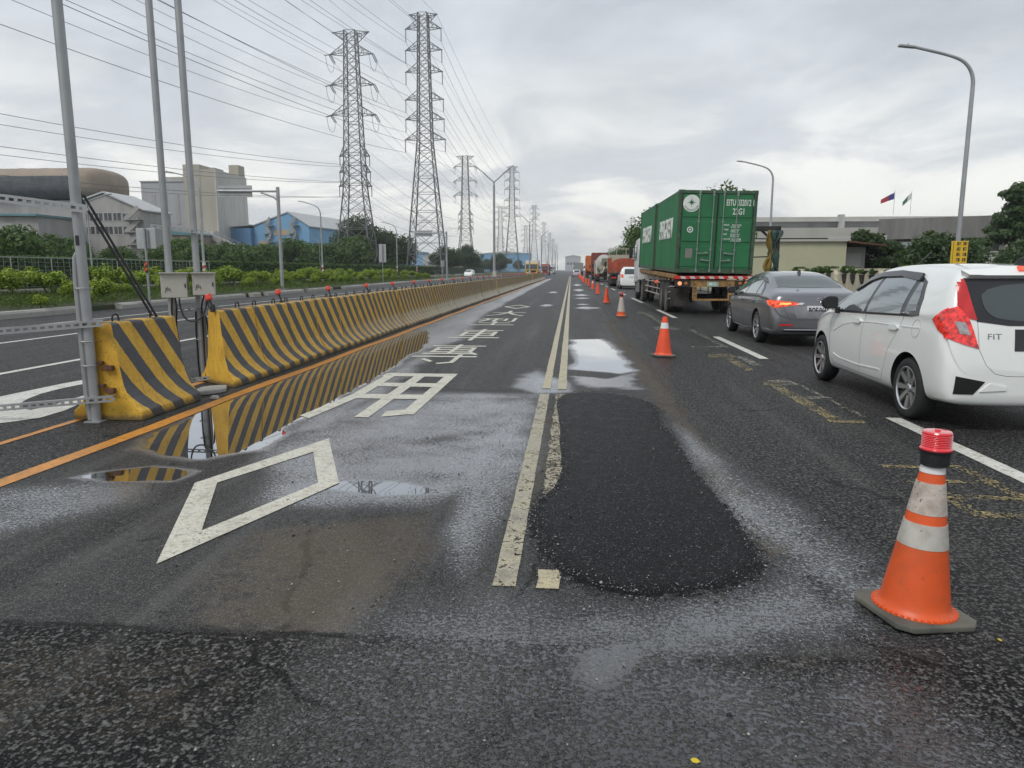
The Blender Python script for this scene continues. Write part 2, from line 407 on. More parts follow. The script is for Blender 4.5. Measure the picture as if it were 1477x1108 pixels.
# colours: grey stones of mixed tone, binder and painted pit shade in the hollows
sep = t.n('SeparateColor'); t.l(vor.outputs['Color'], sep.inputs[0])
sep2 = t.n('SeparateColor'); t.l(vor2.outputs['Color'], sep2.inputs[0])
tone = t.n('Mix', data_type='FLOAT'); t.l(a_coarse, tone.inputs[0]); t.l(sep2.outputs[0], tone.inputs[2]); t.l(sep.outputs[0], tone.inputs[3])
stc = t.mix(t.math('POWER', tone.outputs[0], 1.7), (.092, .091, .087), (.30, .29, .268))
worn = t.mix(t.ramp(nl, .3, .7), (.048, .048, .049), (.088, .087, .083))
dry = t.mix(t.math('ADD', .42, t.math('MULTIPLY', a_coarse, .5)), worn, stc)
dry = t.mix(t.math('MULTIPLY', t.ramp(nm_, .45, .68), .45), dry, (.125, .121, .110))
dry = t.mix(t.math('MULTIPLY', t.ramp(nm_, .48, .30), .5), dry, (.045, .045, .047))
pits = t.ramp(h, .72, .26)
dry = t.mix(t.math('MULTIPLY', pits, t.math('ADD', .66, t.math('MULTIPLY', a_coarse, .32))), dry, (.007, .007, .008))  # hollows darkened by height, pit shade painted over the black binder
# wheel-track streaks, oil drips and hairline cracks
mps = t.n('Mapping'); mps.inputs['Scale'].default_value = (2.6, .10, 1); t.l(P, mps.inputs[0])
trk = t.noise(mps.outputs[0], 1.0, 5, .6)
dry = t.mix(t.math('MULTIPLY', t.ramp(trk, .50, .70), .45), dry, (.13, .128, .12)); dry = t.mix(t.math('MULTIPLY', t.ramp(trk, .48, .30), .45), dry, (.018, .018, .019))
drp = t.noise(P, 5.5, 3, .5); dry = t.mix(t.math('MULTIPLY', t.ramp(drp, .69, .73), .6), dry, (.012, .012, .013))
vc = t.n('TexVoronoi', feature='DISTANCE_TO_EDGE', _Scale=.75); wv_ = t.n('Mix', data_type='VECTOR'); wv_.inputs[0].default_value = .22; wn2 = t.n('TexNoise', _Scale=2.2, _Detail=6.0); t.l(P, wn2.inputs['Vector']); t.l(P, wv_.inputs[4]); t.l(wn2.outputs['Color'], wv_.inputs[5]); t.l(wv_.outputs[1], vc.inputs['Vector'])
hair = t.math('MULTIPLY', t.ramp(vc.outputs['Distance'], .011, .004), t.ramp(nl, .50, .56)); dry = t.mix(t.math('MULTIPLY', hair, .85), dry, (.006, .006, .006))
sm = t.math('MULTIPLY', t.ramp(t.math('ADD', a_soil, t.math('ADD', t.math('MULTIPLY', t.math('SUBTRACT', nm_, .5), 1.2), t.math('ADD', t.math('MULTIPLY', t.math('SUBTRACT', nk, .5), 1.0), t.math('MULTIPLY', t.math('SUBTRACT', h, .5), -.35)))), .28, .75), t.ramp(a_soil, .02, .3), clamp=True)
dry = t.mix(t.math('MULTIPLY', sm, .5), dry, t.mix(nf, (.085, .070, .050), (.20, .165, .12)))
fresh = t.mix(t.ramp(stone2, .35, .95), (.004, .004, .005), (.018, .018, .021))
fresh = t.mix(t.math('MULTIPLY', t.ramp(nm_, .4, .7), .35), fresh, (.024, .024, .028))
fresh = t.mix(t.math('MULTIPLY', t.ramp(sep2.outputs[1], .95, 1.0), .6), fresh, (.25, .25, .25))
edge = t.math('MULTIPLY', t.ramp(t.math('ABSOLUTE', t.math('SUBTRACT', a_patch, .5)), .16, .01), t.ramp(nk, .42, .58))
cc = t.mix(isp, dry, fresh)
cc = t.mix(t.math('MULTIPLY', edge, .9), cc, (.004, .004, .004))
cc = t.mix(t.math('MULTIPLY', t.ramp(t.math('ADD', a_crack, t.math('MULTIPLY', t.math('SUBTRACT', nk, .5), 1.4)), .70, .92), .9), cc, (.006, .006, .006))
cc = t.mix(t.math('MULTIPLY', damp, .3), cc, (.02, .02, .022))
cc = t.mix(t.math('MULTIPLY', stand, .7), cc, (.024, .022, .019))
t.l(cc, b.inputs['Base Color'])
r0 = t.math('ADD', .47, t.math('MULTIPLY', t.math('SUBTRACT', nm_, .5), .35))
r0 = t.math('SUBTRACT', r0, t.math('MULTIPLY', damp, .16))
r0 = t.math('ADD', r0, t.math('MULTIPLY', sm, .2))
r1 = t.n('Mix', data_type='FLOAT'); t.l(fill, r1.inputs[0]); t.l(r0, r1.inputs[2]); r1.inputs[3].default_value = .15
rr = t.n('Mix', data_type='FLOAT'); t.l(stand, rr.inputs[0]); t.l(r1.outputs[0], rr.inputs[2]); rr.inputs[3].default_value = .012
t.l(rr.outputs[0], b.inputs['Roughness'])
cav = t.math('MULTIPLY', pits, t.math('SUBTRACT', .92, fill), clamp=True)  # occlusion painted into the reflection: unfilled hollows mirror less sky
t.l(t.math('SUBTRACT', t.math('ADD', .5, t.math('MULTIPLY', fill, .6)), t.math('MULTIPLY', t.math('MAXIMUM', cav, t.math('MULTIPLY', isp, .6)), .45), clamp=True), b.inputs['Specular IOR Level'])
bp = t.n('Bump', _Distance=.035)
bstr = t.math('ADD', .35, t.math('MULTIPLY', a_coarse, .6))
bstr = t.math('MULTIPLY', bstr, t.math('SUBTRACT', 1.0, t.math('MULTIPLY', fill, .72)))
bstr = t.math('MULTIPLY', bstr, t.math('SUBTRACT', 1.0, stand))
t.l(bstr, bp.inputs['Strength']); t.l(h, bp.inputs['Height']); t.l(bp.outputs[0], b.inputs['Normal'])
# extra mirror layer mixed in to brighten the sheen of wet film and puddles
gl = t.n('BsdfGlossy'); gl.inputs['Color'].default_value = (.86, .88, .92, 1); t.l(rr.outputs[0], gl.inputs['Roughness']); t.l(bp.outputs[0], gl.inputs['Normal'])
ms = t.n('MixShader'); lw = t.n('LayerWeight', _Blend=.5)
gf = t.math('MULTIPLY', t.math('MAXIMUM', t.math('MULTIPLY', fill, .62), t.math('MULTIPLY', stand, .66)), t.ramp(lw.outputs['Facing'], .35, .9))
t.l(gf, ms.inputs[0]); t.l(b.outputs[0], ms.inputs[1]); t.l(gl.outputs[0], ms.inputs[2]); t.l(ms.outputs[0], out.inputs[0])
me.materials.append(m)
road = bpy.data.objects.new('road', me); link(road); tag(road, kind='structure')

# ---------------------------------------------------------------- painted markings (thin sheets)
def paint(key, c, wear, c2, sc=26.0, soilc=(.2, .17, .12)):
    m = bpy.data.materials.new(key); t = NT(m); MATS[key] = m
    out = t.n('OutputMaterial'); b = t.n('BsdfPrincipled'); tr = t.n('BsdfTransparent'); ms = t.n('MixShader')
    P = t.n('TexCoord').outputs['Object']
    f = t.noise(P, sc, 8, .7); g = t.noise(P, 4.5, 6, .65); k = t.noise(P, 140, 3, .6)
    cc = t.mix(t.ramp(g, .35, .7), c, c2); cc = t.mix(t.math('MULTIPLY', t.ramp(t.math('ADD', t.math('MULTIPLY', f, .6), t.math('MULTIPLY', k, .4)), .47, .62), .7), cc, soilc)
    cc = t.mix(t.math('MULTIPLY', t.ramp(t.noise(P, 7.5, 7, .7), .50, .68), .5), cc, soilc)
    t.l(cc, b.inputs['Base Color']); b.inputs['Roughness'].default_value = .45
    wv = t.math('ADD', t.math('MULTIPLY', f, .55), t.math('ADD', t.math('MULTIPLY', g, .25), t.math('MULTIPLY', k, .2)))
    al = t.ramp(wv, wear - .015, wear + .015)
    t.l(al, ms.inputs[0]); t.l(tr.outputs[0], ms.inputs[1]); t.l(b.outputs[0], ms.inputs[2]); t.l(ms.outputs[0], out.inputs[0])
    bp = t.n('Bump', _Strength=.25, _Distance=.006); t.l(k, bp.inputs['Height']); t.l(bp.outputs[0], b.inputs['Normal'])
    return m
PW = paint('white_paint', (.66, .64, .54), .41, (.54, .52, .43))
PWN = paint('fresh_white_paint', (.70, .69, .63), .33, (.60, .59, .53))
PY = paint('cream_double_line_paint', (.52, .45, .27), .415, (.40, .36, .26), soilc=(.13, .115, .09))
PO = paint('orange_line_paint', (.66, .27, .035), .37, (.50, .21, .03), soilc=(.2, .1, .04))
PG = paint('worn_yellow_paint', (.52, .39, .10), .528, (.45, .35, .12), 40)
PGW = paint('worn_grey_paint', (.30, .30, .28), .52, (.36, .34, .27), 22)
zc = [.0]
def zsheet(x=0, y=0):
    zc[0] += .00004; return .0042 + zc[0]
def sheet(name, polys, m, seg=.35):
    bm = bmesh.new(); zc[0] = 0
    for poly in polys:
        z = zsheet(); f = bm.faces.new([bm.verts.new((p[0], p[1], z)) for p in poly])
    me = bpy.data.meshes.new(name)
    bmesh.ops.recalc_face_normals(bm, faces=bm.faces); 
    for f in bm.faces:
        if f.normal.z < 0: f.normal_flip()
    bm.to_mesh(me); bm.free(); me.materials.append(m)
    o = bpy.data.objects.new(name, me); link(o); tag(o, kind='structure'); return o
def strip(x0, x1, y0, y1, n=0, amp=.003, curve=None):
    n = n or max(2, int((y1 - y0) / (.12 if y0 < 12 else .8)))
    n = min(n, 160)
    L = []; Rr = []
    for i in range(n + 1):
        y = y0 + (y1 - y0) * i / n; c = curve(y) if curve else 0
        L.append((x0 + c + random.uniform(-amp, amp), y)); Rr.append((x1 + c + random.uniform(-amp, amp), y))
    return L + Rr[::-1]
PYM = paint('trodden_line_paint', (.48, .43, .29), .455, (.34, .31, .24), 24, soilc=(.11, .10, .08))
sheet('cream_line_trodden', [strip(-.345, -.235, 3.14, 8.4)], PYM)
sheet('cream_double_line', [strip(-.335, -.235, 8.8, 60), strip(-.335, -.235, 60, 170), strip(-.14, -.035, 3.13, 3.34, amp=.006), strip(-.145, -.035, 8.75, 60), strip(-.145, -.035, 60, 170)], PY)
PYW = paint('ragged_line_paint', (.50, .43, .27), .50, (.38, .34, .25), 30)
sheet('worn_line_fragment', [strip(-.16, -.05, 4.55, 8.4, amp=.012)], PYW)
sheet('orange_edge_line', [strip(-3.96, -3.81, 4.15, 120, 160, .008, lambda y: .12 * math.exp(-(y - 4.2) ** 2 / .6) * 0 + .015 * math.sin(y * 1.3))], PO)
sheet('orange_edge_line', [strip(-4.82, -4.74, 4.0, 6.65), strip(-4.85, -4.73, 6.65, 140)], PO)
dashes = []
for y0, y1 in ((2.5, 2.6), (4.3, 7.28), (12.1, 16.1), (22.4, 27.0), (32.7, 38.3), (43, 48), (53, 58), (63, 68), (73, 78)):
    dashes.append(strip(3.12, 3.27, y0, y1))
sheet('white_lane_dashes', dashes[1:], PWN)
fl = []
for x in (-8.0, -11.35): fl += [strip(x - .07, x + .07, -2, 30, amp=.003), strip(x - .07, x + .07, 30, 160, 40, amp=.003)]
fl += [strip(-14.2, -14.08, 2, 150, 90, amp=.003)]
sheet('white_lane_lines', fl, PWN)
sheet('white_arrow_marking', [chaikin([(-6.6, 7.0), (-6.48, 9.3), (-6.2, 8.9), (-6.28, 8.1), (-6.08, 7.42), (-5.8, 7.06), (-5.55, 6.95), (-5.68, 8.2), (-5.48, 7.85), (-5.16, 6.7), (-5.42, 6.3), (-5.9, 6.0), (-6.6, 5.9)], 1),
     [(-7.2, 19.5), (-6.2, 17), (-6.45, 17), (-6.45, 13.5), (-6.65, 13.5), (-6.65, 17), (-6.9, 17)]], PWN)
# diamond symbols
dO = [(-2.04, 3.25), (-2.56, 4.6), (-2.08, 5.97), (-1.57, 4.68)]
def shr(P, k):
    c = (sum(p[0] for p in P) / 4, sum(p[1] for p in P) / 4); return [(c[0] + (p[0] - c[0]) * k, c[1] + (p[1] - c[1]) * k) for p in P]
dI = [(-2.05, 3.72), (-2.41, 4.62), (-2.05, 5.50), (-1.715, 4.67)]
def ring(Oo, I): return [[Oo[i], Oo[(i + 1) % 4], I[(i + 1) % 4], I[i]] for i in range(4)]
dm = []
def densify(P, d=.08, amp=.006):
    o = []
    for i, a in enumerate(P):
        bq = P[(i + 1) % len(P)]; L = math.hypot(a[0] - bq[0], a[1] - bq[1]); k = max(1, int(L / d))
        for j in range(k):
            jx = random.uniform(-amp, amp) if j else 0
            o.append((a[0] + (bq[0] - a[0]) * j / k + jx, a[1] + (bq[1] - a[1]) * j / k + jx))
    return o
far = [(-2.06, 27.2), (-2.66, 28.7), (-2.1, 30.3), (-1.57, 28.7)]
sheet('white_diamond_marking', [q for q in ring(dO, dI)] + ring(far, shr(far, .72)), PW)
# lane text, nearest character first
def stroke(pts, wd0):
    """polyline stroke in unit space -> quads"""
    o = []
    for (a, bq) in zip(pts[:-1], pts[1:]):
        d = Vector((bq[0] - a[0], bq[1] - a[1])).normalized(); wd = wd0 * (.72 if abs(d.x) > abs(d.y) else 1.0); n = Vector((-d.y, d.x)) * wd / 2; e = d * wd * .35
        o.append([(a[0] - e.x + n.x, a[1] - e.y + n.y), (a[0] - e.x - n.x, a[1] - e.y - n.y), (bq[0] + e.x - n.x, bq[1] + e.y - n.y), (bq[0] + e.x + n.x, bq[1] + e.y + n.y)])
    return o
CH = {
 'yong': (.13, [[(.16, .95), (.16, .4), (.04, .03)], [(.1, .94), (.93, .94)], [(.90, .94), (.90, .1), (.72, .06)], [(.53, .94), (.53, .04)], [(.2, .66), (.86, .66)], [(.18, .38), (.86, .38)]]),
 'zhuan': (.075, [[(.06, .93), (.94, .93)], [(.5, 1.0), (.5, .5)], [(.2, .82), (.8, .82), (.8, .58), (.2, .58), (.2, .82)], [(.2, .70), (.8, .70)], [(.1, .49), (.9, .49)], [(.84, .54), (.94, .46)], [(.02, .34), (.98, .34)], [(.72, .42), (.72, .08), (.55, .03)], [(.24, .22), (.40, .12)]]),
 'che': (.09, [[(.08, .9), (.92, .9)], [(.5, 1.0), (.5, .0)], [(.18, .74), (.82, .74), (.82, .38), (.18, .38), (.18, .74)], [(.2, .56), (.8, .56)], [(.0, .2), (1.0, .2)]]),
 'xing': (.085, [[(.05, .93), (.56, .93)], [(.02, .72), (.6, .72)], [(.2, .93), (.2, .7), (.08, .5)], [(.42, .93), (.42, .5)], [(.68, .92), (.68, .62)], [(.9, .98), (.9, .52), (.8, .5)], [(.14, .3), (.86, .3)], [(.5, .46), (.5, .05)], [(.0, .05), (1.0, .05)]]),
 'da': (.10, [[(.04, .66), (.96, .66)], [(.5, 1.0), (.48, .62), (.3, .25), (.02, .02)], [(.52, .58), (.7, .25), (.98, .02)]]),
}
chars = []
for k, y0, y1, xa, xb in (('yong', 6.9, 10.0, -2.66, -1.53), ('zhuan', 11.0, 13.9, -2.68, -1.56), ('che', 14.9, 17.6, -2.62, -1.55), ('xing', 19.0, 21.8, -2.66, -1.52), ('da', 23.0, 25.7, -2.68, -1.5)):
    wd, sts = CH[k]
    for s_ in sts:
        for qd in stroke(s_, wd):
            chars.append([(xa + (xb - xa) * p[0], y0 + (y1 - y0) * p[1]) for p in qd])
sheet('lane_text_marking', chars, PW)
# old half-removed text in the next lane
og = [strip(2.52, 2.68, 7.05, 9.4, amp=.02), [(2.5, 7.0), (2.84, 6.98), (2.84, 7.12), (2.5, 7.14)], [(2.45, 9.3), (2.7, 9.3), (2.75, 9.6), (2.55, 9.62)], strip(2.55, 2.7, 10.6, 12.2, amp=.02), [(2.3, 12.2), (2.8, 12.3), (2.78, 12.8), (2.4, 12.7)],
      [(2.3, 5.38), (2.95, 5.42), (2.95, 5.5), (2.3, 5.46)], strip(2.86, 2.96, 4.6, 5.4, amp=.02), [(2.3, 5.0), (2.9, 5.02), (2.9, 5.1), (2.3, 5.08)], strip(2.38, 2.5, 4.35, 4.9, amp=.02), [(2.4, 4.3), (2.95, 4.28), (2.95, 4.38), (2.4, 4.42)], [(2.45, 4.66), (2.95, 4.64), (2.95, 4.72), (2.45, 4.76)]]
sheet('worn_lane_text', og, PG)
og2 = [strip(2.9, 2.96, 7.3, 9.4, amp=.02), [(2.68, 8.3), (3.0, 8.3), (3.0, 8.5), (2.68, 8.5)], [(2.6, 9.3), (2.95, 9.3), (2.9, 9.8), (2.6, 9.7)], strip(2.8, 2.95, 11.2, 12.4, amp=.02), [(2.3, 13.8), (3.0, 13.9), (3.0, 14.1), (2.3, 14.0)], strip(2.9, 3.0, 14, 18, amp=.03), [(2.1, 17.8), (2.7, 18), (2.65, 19), (2.1, 18.7)], strip(2.45, 2.6, 19.5, 24, amp=.03), [(2.2, 24.5), (2.45, 26), (2.7, 24.6), (2.5, 24)]]
sheet('faded_lane_text', og2, PGW)

# loose grit: crumbs along the ragged patch edge and strewn over the lane
n = 5200; r_ = np.random.default_rng(91); k1 = 2600
per = np.array(PATCH); seg = r_.integers(0, len(per), k1); u = r_.random(k1)[:, None]
pe = per[seg] * (1 - u) + per[(seg + 1) % len(per)] * u + r_.normal(size=(k1, 2)) * .045
pr_ = np.stack([r_.uniform(-2.6, 2.8, n - k1), 1.3 + 7 * r_.random(n - k1) ** 1.6], 1)
pp = np.concatenate([pe, pr_]); sz = r_.uniform(.0022, .0062, n) * np.where(r_.random(n) > .93, 1.7, 1)
oc = np.array([(1, 0, 0), (0, 1, 0), (-1, 0, 0), (0, -1, 0), (0, 0, .8), (0, 0, -.5)], float)
vv = []; 
rot = r_.random(n) * 6.28; ca, sa = np.cos(rot), np.sin(rot)
jit = 1 + r_.uniform(-.35, .35, (n, 6, 3)); o_ = oc[None] * jit
vx = (o_[..., 0] * ca[:, None] - o_[..., 1] * sa[:, None]) * sz[:, None] + pp[:, :1]; vy = (o_[..., 0] * sa[:, None] + o_[..., 1] * ca[:, None]) * sz[:, None] + pp[:, 1:2]
ins = sdf(PATCH, pp[:, 0], pp[:, 1]); vz = o_[..., 2] * sz[:, None] + .003 + np.where(ins < 0, .018, .0)[:, None]
V_ = np.stack([vx, vy, vz], -1).reshape(-1, 3); tri = np.array([(0, 1, 4), (1, 2, 4), (2, 3, 4), (3, 0, 4), (1, 0, 5), (2, 1, 5), (3, 2, 5), (0, 3, 5)])
F_ = (np.arange(n)[:, None, None] * 6 + tri[None]).reshape(-1, 3)
me = bpy.data.meshes.new('loose_gravel'); me.vertices.add(len(V_)); me.vertices.foreach_set('co', V_.ravel().astype(np.float32)); me.loops.add(F_.size); me.loops.foreach_set('vertex_index', F_.ravel().astype(np.int32))
me.polygons.add(len(F_)); me.polygons.foreach_set('loop_start', (np.arange(len(F_)) * 3).astype(np.int32)); me.update(calc_edges=True)
at = me.attributes.new('tint', 'FLOAT', 'POINT'); at.data.foreach_set('value', np.repeat(r_.random(n) ** 3, 6).astype(np.float32))
gm = bpy.data.materials.new('gravel'); t = NT(gm); out = t.n('OutputMaterial'); b = t.n('BsdfPrincipled', _Roughness=.6); t.l(b.outputs[0], out.inputs[0]); t.l(t.mix(t.attr('tint'), (.012, .012, .013), (.38, .37, .35)), b.inputs['Base Color'])
me.materials.append(gm); o = bpy.data.objects.new('loose_gravel', me); link(o); tag(o, 'loose dark grit crumbled along the fresh asphalt patch and strewn over the lane', 'gravel', kind='stuff')
# ---------------------------------------------------------------- striped concrete barriers
m = bpy.data.materials.new('striped_barrier_paint'); t = NT(m); M_barrier = m
out = t.n('OutputMaterial'); b = t.n('BsdfPrincipled', _Roughness=.62); t.l(b.outputs[0], out.inputs[0])
P = t.n('TexCoord').outputs['Object']; sp = t.n('SeparateXYZ'); t.l(P, sp.inputs[0])
geo = t.n('NewGeometry'); wp = t.n('SeparateXYZ'); t.l(geo.outputs['Position'], wp.inputs[0])
nn = t.noise(geo.outputs['Position'], 22, 6, .65); n2 = t.noise(geo.outputs['Position'], 3, 6, .65); n3 = t.noise(geo.outputs['Position'], 55, 4, .6)
s_ = t.math('ADD', t.math('SUBTRACT', sp.outputs[1], .14), t.math('MULTIPLY', sp.outputs[2], .74))
s_ = t.math('ADD', s_, t.math('MULTIPLY', t.math('SUBTRACT', nn, .5), .022))
fr = t.math('FRACT', t.math('DIVIDE', s_, .4))
tri = t.math('ABSOLUTE', t.math('SUBTRACT', fr, .5))
st = t.ramp(tri, .245, .26)
on = t.n('SeparateXYZ'); t.l(t.n('TexCoord').outputs['Normal'], on.inputs[0])
side = t.ramp(t.math('ABSOLUTE', on.outputs[1]), .6, .5)
st = t.math('MULTIPLY', st, side)
yel = t.mix(t.ramp(n2, .3, .7), (.60, .335, .03), (.72, .43, .045))
yel = t.mix(t.math('MULTIPLY', t.ramp(n3, .55, .68), .65), yel, (.22, .13, .03))
yel = t.mix(t.math('MULTIPLY', t.ramp(nn, .60, .68), .5), yel, (.16, .10, .04))
blk = t.mix(t.ramp(n2, .3, .7), (.052, .055, .062), (.085, .088, .095))
blk = t.mix(t.math('MULTIPLY', t.ramp(n3, .55, .75), .4), blk, (.15, .145, .13))
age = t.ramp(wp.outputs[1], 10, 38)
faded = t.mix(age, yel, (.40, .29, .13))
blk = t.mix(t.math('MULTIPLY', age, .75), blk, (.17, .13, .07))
c_ = t.mix(st, faded, blk)
# splash-zone road film on the sloping foot, heavier further along
low = t.math('MULTIPLY', t.ramp(t.math('ADD', sp.outputs[2], t.math('MULTIPLY', n2, .10)), .50, .34), t.ramp(wp.outputs[1], 9, 30))
c_ = t.mix(t.math('MULTIPLY', low, .93), c_, (.50, .45, .34))
ft = t.math('MULTIPLY', t.ramp(t.math('ADD', sp.outputs[2], t.math('MULTIPLY', nn, .08)), .12, .06), .8)
c_ = t.mix(ft, c_, (.06, .05, .035))
tp = t.math('MULTIPLY', t.ramp(sp.outputs[2], .90, .945), t.ramp(nn, .45, .6))
c_ = t.mix(t.math('MULTIPLY', tp, .5), c_, (.16, .13, .08))
st2 = t.n('Mapping'); st2.inputs['Scale'].default_value = (1, 14, 1.2); t.l(geo.outputs['Position'], st2.inputs[0])
run = t.math('MULTIPLY', t.ramp(t.noise(st2.outputs[0], 1.6, 6, .7), .50, .72), .5)
c_ = t.mix(run, c_, (.13, .09, .045))
t.l(c_, b.inputs['Base Color'])
bp = t.n('Bump', _Strength=.3, _Distance=.008); t.l(nn, bp.inputs['Height']); t.l(bp.outputs[0], b.inputs['Normal'])

BP = [(.35, 0), (.35, .09), (.30, .13), (.235, .22), (.19, .34), (.165, .5), (.135, .75), (.115, .93), (.10, .95)]
def barrier_mesh(L, skew=0):
    mb = MB(); prof = BP + [(-x, z) for x, z in BP[::-1]]
    # a notch under the middle for drainage / forks
    mb.prism(prof, 'y', -L / 2 + .011, L / 2 - .011)
    if skew: mb.v = [(x, y + (.35 - x) * skew if y < 0 else y, z) for x, y, z in mb.v]
    return mb
def barrier(name, L, label, loc, group, skew=0):
    th = thing(name, label, 'barrier', loc, 0, group)
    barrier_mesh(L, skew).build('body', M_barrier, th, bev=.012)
    for y in (-L * .28, L * .28):
        lp = MB(); lp.tube([(0, y - .05 + .0, .93), (0, y - .05, .985), (0, y - .035, 1.01), (0, y, 1.022), (0, y + .035, 1.01), (0, y + .05, .985), (0, y + .05, .93)], .009, 6)
        lp.build('lifting_loop', M_dark, th)
    return th
BX = -4.48
b0 = barrier('concrete_barrier', 1.15, 'yellow and black concrete barrier standing alone behind the nearest steel pole', (BX, 7.12, 0), 'striped concrete barriers along the median')
for z in (.30, .52):
    h = MB(); h.box((.06, -.59, z), (.10, .05, .05)); h.box((.0, -.60, z + .05), (.05, .04, .03)); h.build('hinge_lug', M_rust, b0, bev=.006)
b1 = barrier('concrete_barrier', 1.2, 'yellow and black concrete barrier beside the control boxes, first of the long row', (BX, 8.5 + .6, 0), 'striped concrete barriers along the median', .75)
k = 0
for (y0, n, tail) in ((8.5, 28, 'before the first double-arm lamp post'), (42.9, 32, 'between the first and second lamp posts'), (82.4, 30, 'past the second lamp post')):
    for i in range(n):
        if y0 == 8.5 and i == 0: continue
        if y0 == 8.5 and i == 1: b1 = barrier('concrete_barrier', 1.2, 'yellow and black concrete barrier second in the long row from the control boxes', (BX, y0 + 1.8, 0), 'striped concrete barriers along the median'); continue
        k += 1
        lab = 'faded striped concrete barrier in the row %s' % tail
        if y0 == 8.5: lab = 'yellow and black concrete barrier in the row between control boxes and first lamp post'
        if y0 == 8.5 and i == 27: lab = 'cream-footed barrier ending the first row at the lamp post gap'
        if y0 == 42.9 and i == 0: lab = 'cream-footed barrier just past the first double-arm lamp post'
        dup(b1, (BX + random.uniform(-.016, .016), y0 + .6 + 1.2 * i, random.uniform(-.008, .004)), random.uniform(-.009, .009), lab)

# red warning lights clipped to the barrier tops
M_wl = mat('red_orange_lens', (.62, .055, .025), .3, 0, .2, 12, coat=.3)
def warn_light(loc, rz, label):
    th = thing('warning_light', label, 'warning light', loc, rz, 'red warning lights on the barrier tops'); th.scale = (.78, .78, .85)
    a = MB(); a.tube([(0, 0, -.03), (0, .01, .04), (-.035, .015, .12), (-.05, .015, .15)], .018, 8); a.box((0, .01, .0), (.05, .07, .05)); a.build('stem', M_plastic, th)
    l = MB(); l.lathe([(.0, -.03), (.045, -.03), (.06, -.012), (.06, .045), (.05, .062), (.0, .066)], 16, Matrix.Translation((-.055, .015, .17)) @ Matrix.Rotation(R(-14), 4, 'Y')); l.build('lens', M_wl, th, smooth=True)
    return th
wl = warn_light((BX + .02, 8.72, .955), 0, 'red warning light at the near end of the long barrier row')
names = {1: 'second red warning light along the barrier tops from the control boxes', 2: 'third red warning light along the barrier tops from the control boxes', 3: 'fourth red warning light along the barrier tops from the control boxes'}
yy = 10.86
for i in range(1, 46):
    dup(wl, (BX + random.uniform(-.03, .03), yy + random.uniform(-.1, .1), .955), random.uniform(-.5, .5), names.get(i, 'small red warning light further along the barrier tops'))
    yy += 2.42
    if 42.0 < yy < 43: yy += .9

# ---------------------------------------------------------------- steel poles with slotted angles and boxes
def slotted(name, p, q, label, wdt=.06):
    """slotted angle iron: one flange pierced by a row of slots, one plain flange"""
    p = Vector(p); q = Vector(q); d = q - p; L = d.length
    T = Matrix.Translation(p) @ d.to_track_quat('Y', 'Z').to_matrix().to_4x4()
    mb = MB(); e = wdt * .32
    mb.box((0, L / 2, wdt / 2 - e / 2), (.004, L, e), T); mb.box((0, L / 2, -wdt / 2 + e / 2), (.004, L, e), T)
    y = .0
    while y < L:
        mb.box((0, y + .018, 0), (.004, .036, wdt - 2 * e + .004), T); y += .085
    mb.box((-.028, L / 2, wdt / 2 - .002), (.052, L, .004), T)
    o = mb.build(name, M_steel); tag(o, label, 'angle iron', 'slotted angle irons on the poles'); return o
def post(loc, top, lean, label, conduits, r=.042):
    th = thing('steel_pole', label, 'pole', loc, 0, 'tall steel poles at the barrier')
    mb = MB(); mb.tube([(0, 0, 0), (lean[0] * top, lean[1] * top, top)], r, 16); mb.build('pole_tube', M_steel, th, smooth=True)
    pl = MB(); pl.box((0, 0, .006), (.16, .16, .012)); pl.build('base_plate', M_steel, th)
    for (dx, dy, rr_, zt) in conduits:
        c = MB(); pts = [(dx * .7, dy, 0.02), (dx, dy, .2), (dx, dy, zt - .25), (dx * .8, dy, zt - .06), (dx * .3, dy * .8, zt)]
        c.tube(pts, rr_, 10); c.build('conduit', M_steel if rr_ > .015 else M_plastic, th, smooth=True)
    for z in (.55, .78, 1.28):
        if z < top and conduits and z < conduits[0][3]:
            c = MB(); c.tube([(.075 * math.cos(a) - .02, .07 * math.sin(a), z) for a in [i * .5 for i in range(13)]], .005, 5); c.build('clamp_band', M_steel, th)
    return th
pa = post((-4.56, 6.5, 0), 6.2, (-.004, 0), 'tall grey steel pole with conduits in front of the lone barrier', [(-.072, -.01, .028, 1.62), (-.055, .03, .012, 1.1)], .046)
dr = MB(); dr.box((.0, -.043, 1.72), (.03, .012, .09)); dr.build('socket', M_dark, pa)
pb = post((-5.12, 8.95, 0), 6.6, (-.002, 0), 'tall steel pole carrying the larger control box, left of the pair', [])
pc = post((-4.84, 9.12, 0), 6.6, (-.003, 0), 'tall steel pole carrying the smaller control box, right of the pair', [(.06, -.02, .02, 1.0), (-.05, -.03, .012, .95), (.1, .0, .011, .9)])
pdn = post((-6.5, 6.4, 0), 4.2, (0, 0), 'grey steel pole of the sign frame left of the barrier', [])
slotted('slotted_angle', (-6.55, 6.42, 2.27), (-4.42, 6.43, 2.0), 'top slotted angle iron slanting to the nearest pole', .075)
slotted('slotted_angle', (-6.55, 6.42, .78), (-4.36, 6.43, .96), 'middle slotted angle iron at barrier top height', .065)
slotted('slotted_angle', (-6.55, 6.42, -.02 + .05), (-4.33, 6.43, .24), 'bottom slotted angle iron near the road by the nearest pole', .06)
slotted('slotted_angle', (-5.3, 8.9, 2.0), (-4.66, 9.06, 1.92), 'short slotted angle iron joining the pair of poles above the boxes', .05)
slotted('slotted_angle', (-5.2, 9.0, .93), (-4.5, 9.06, .96), 'slotted angle iron behind the cables below the control boxes', .05)
slotted('slotted_angle', (-4.95, 8.98, .02), (-4.45, 8.86, .10), 'slotted angle iron lying at the foot of the pole pair', .05)
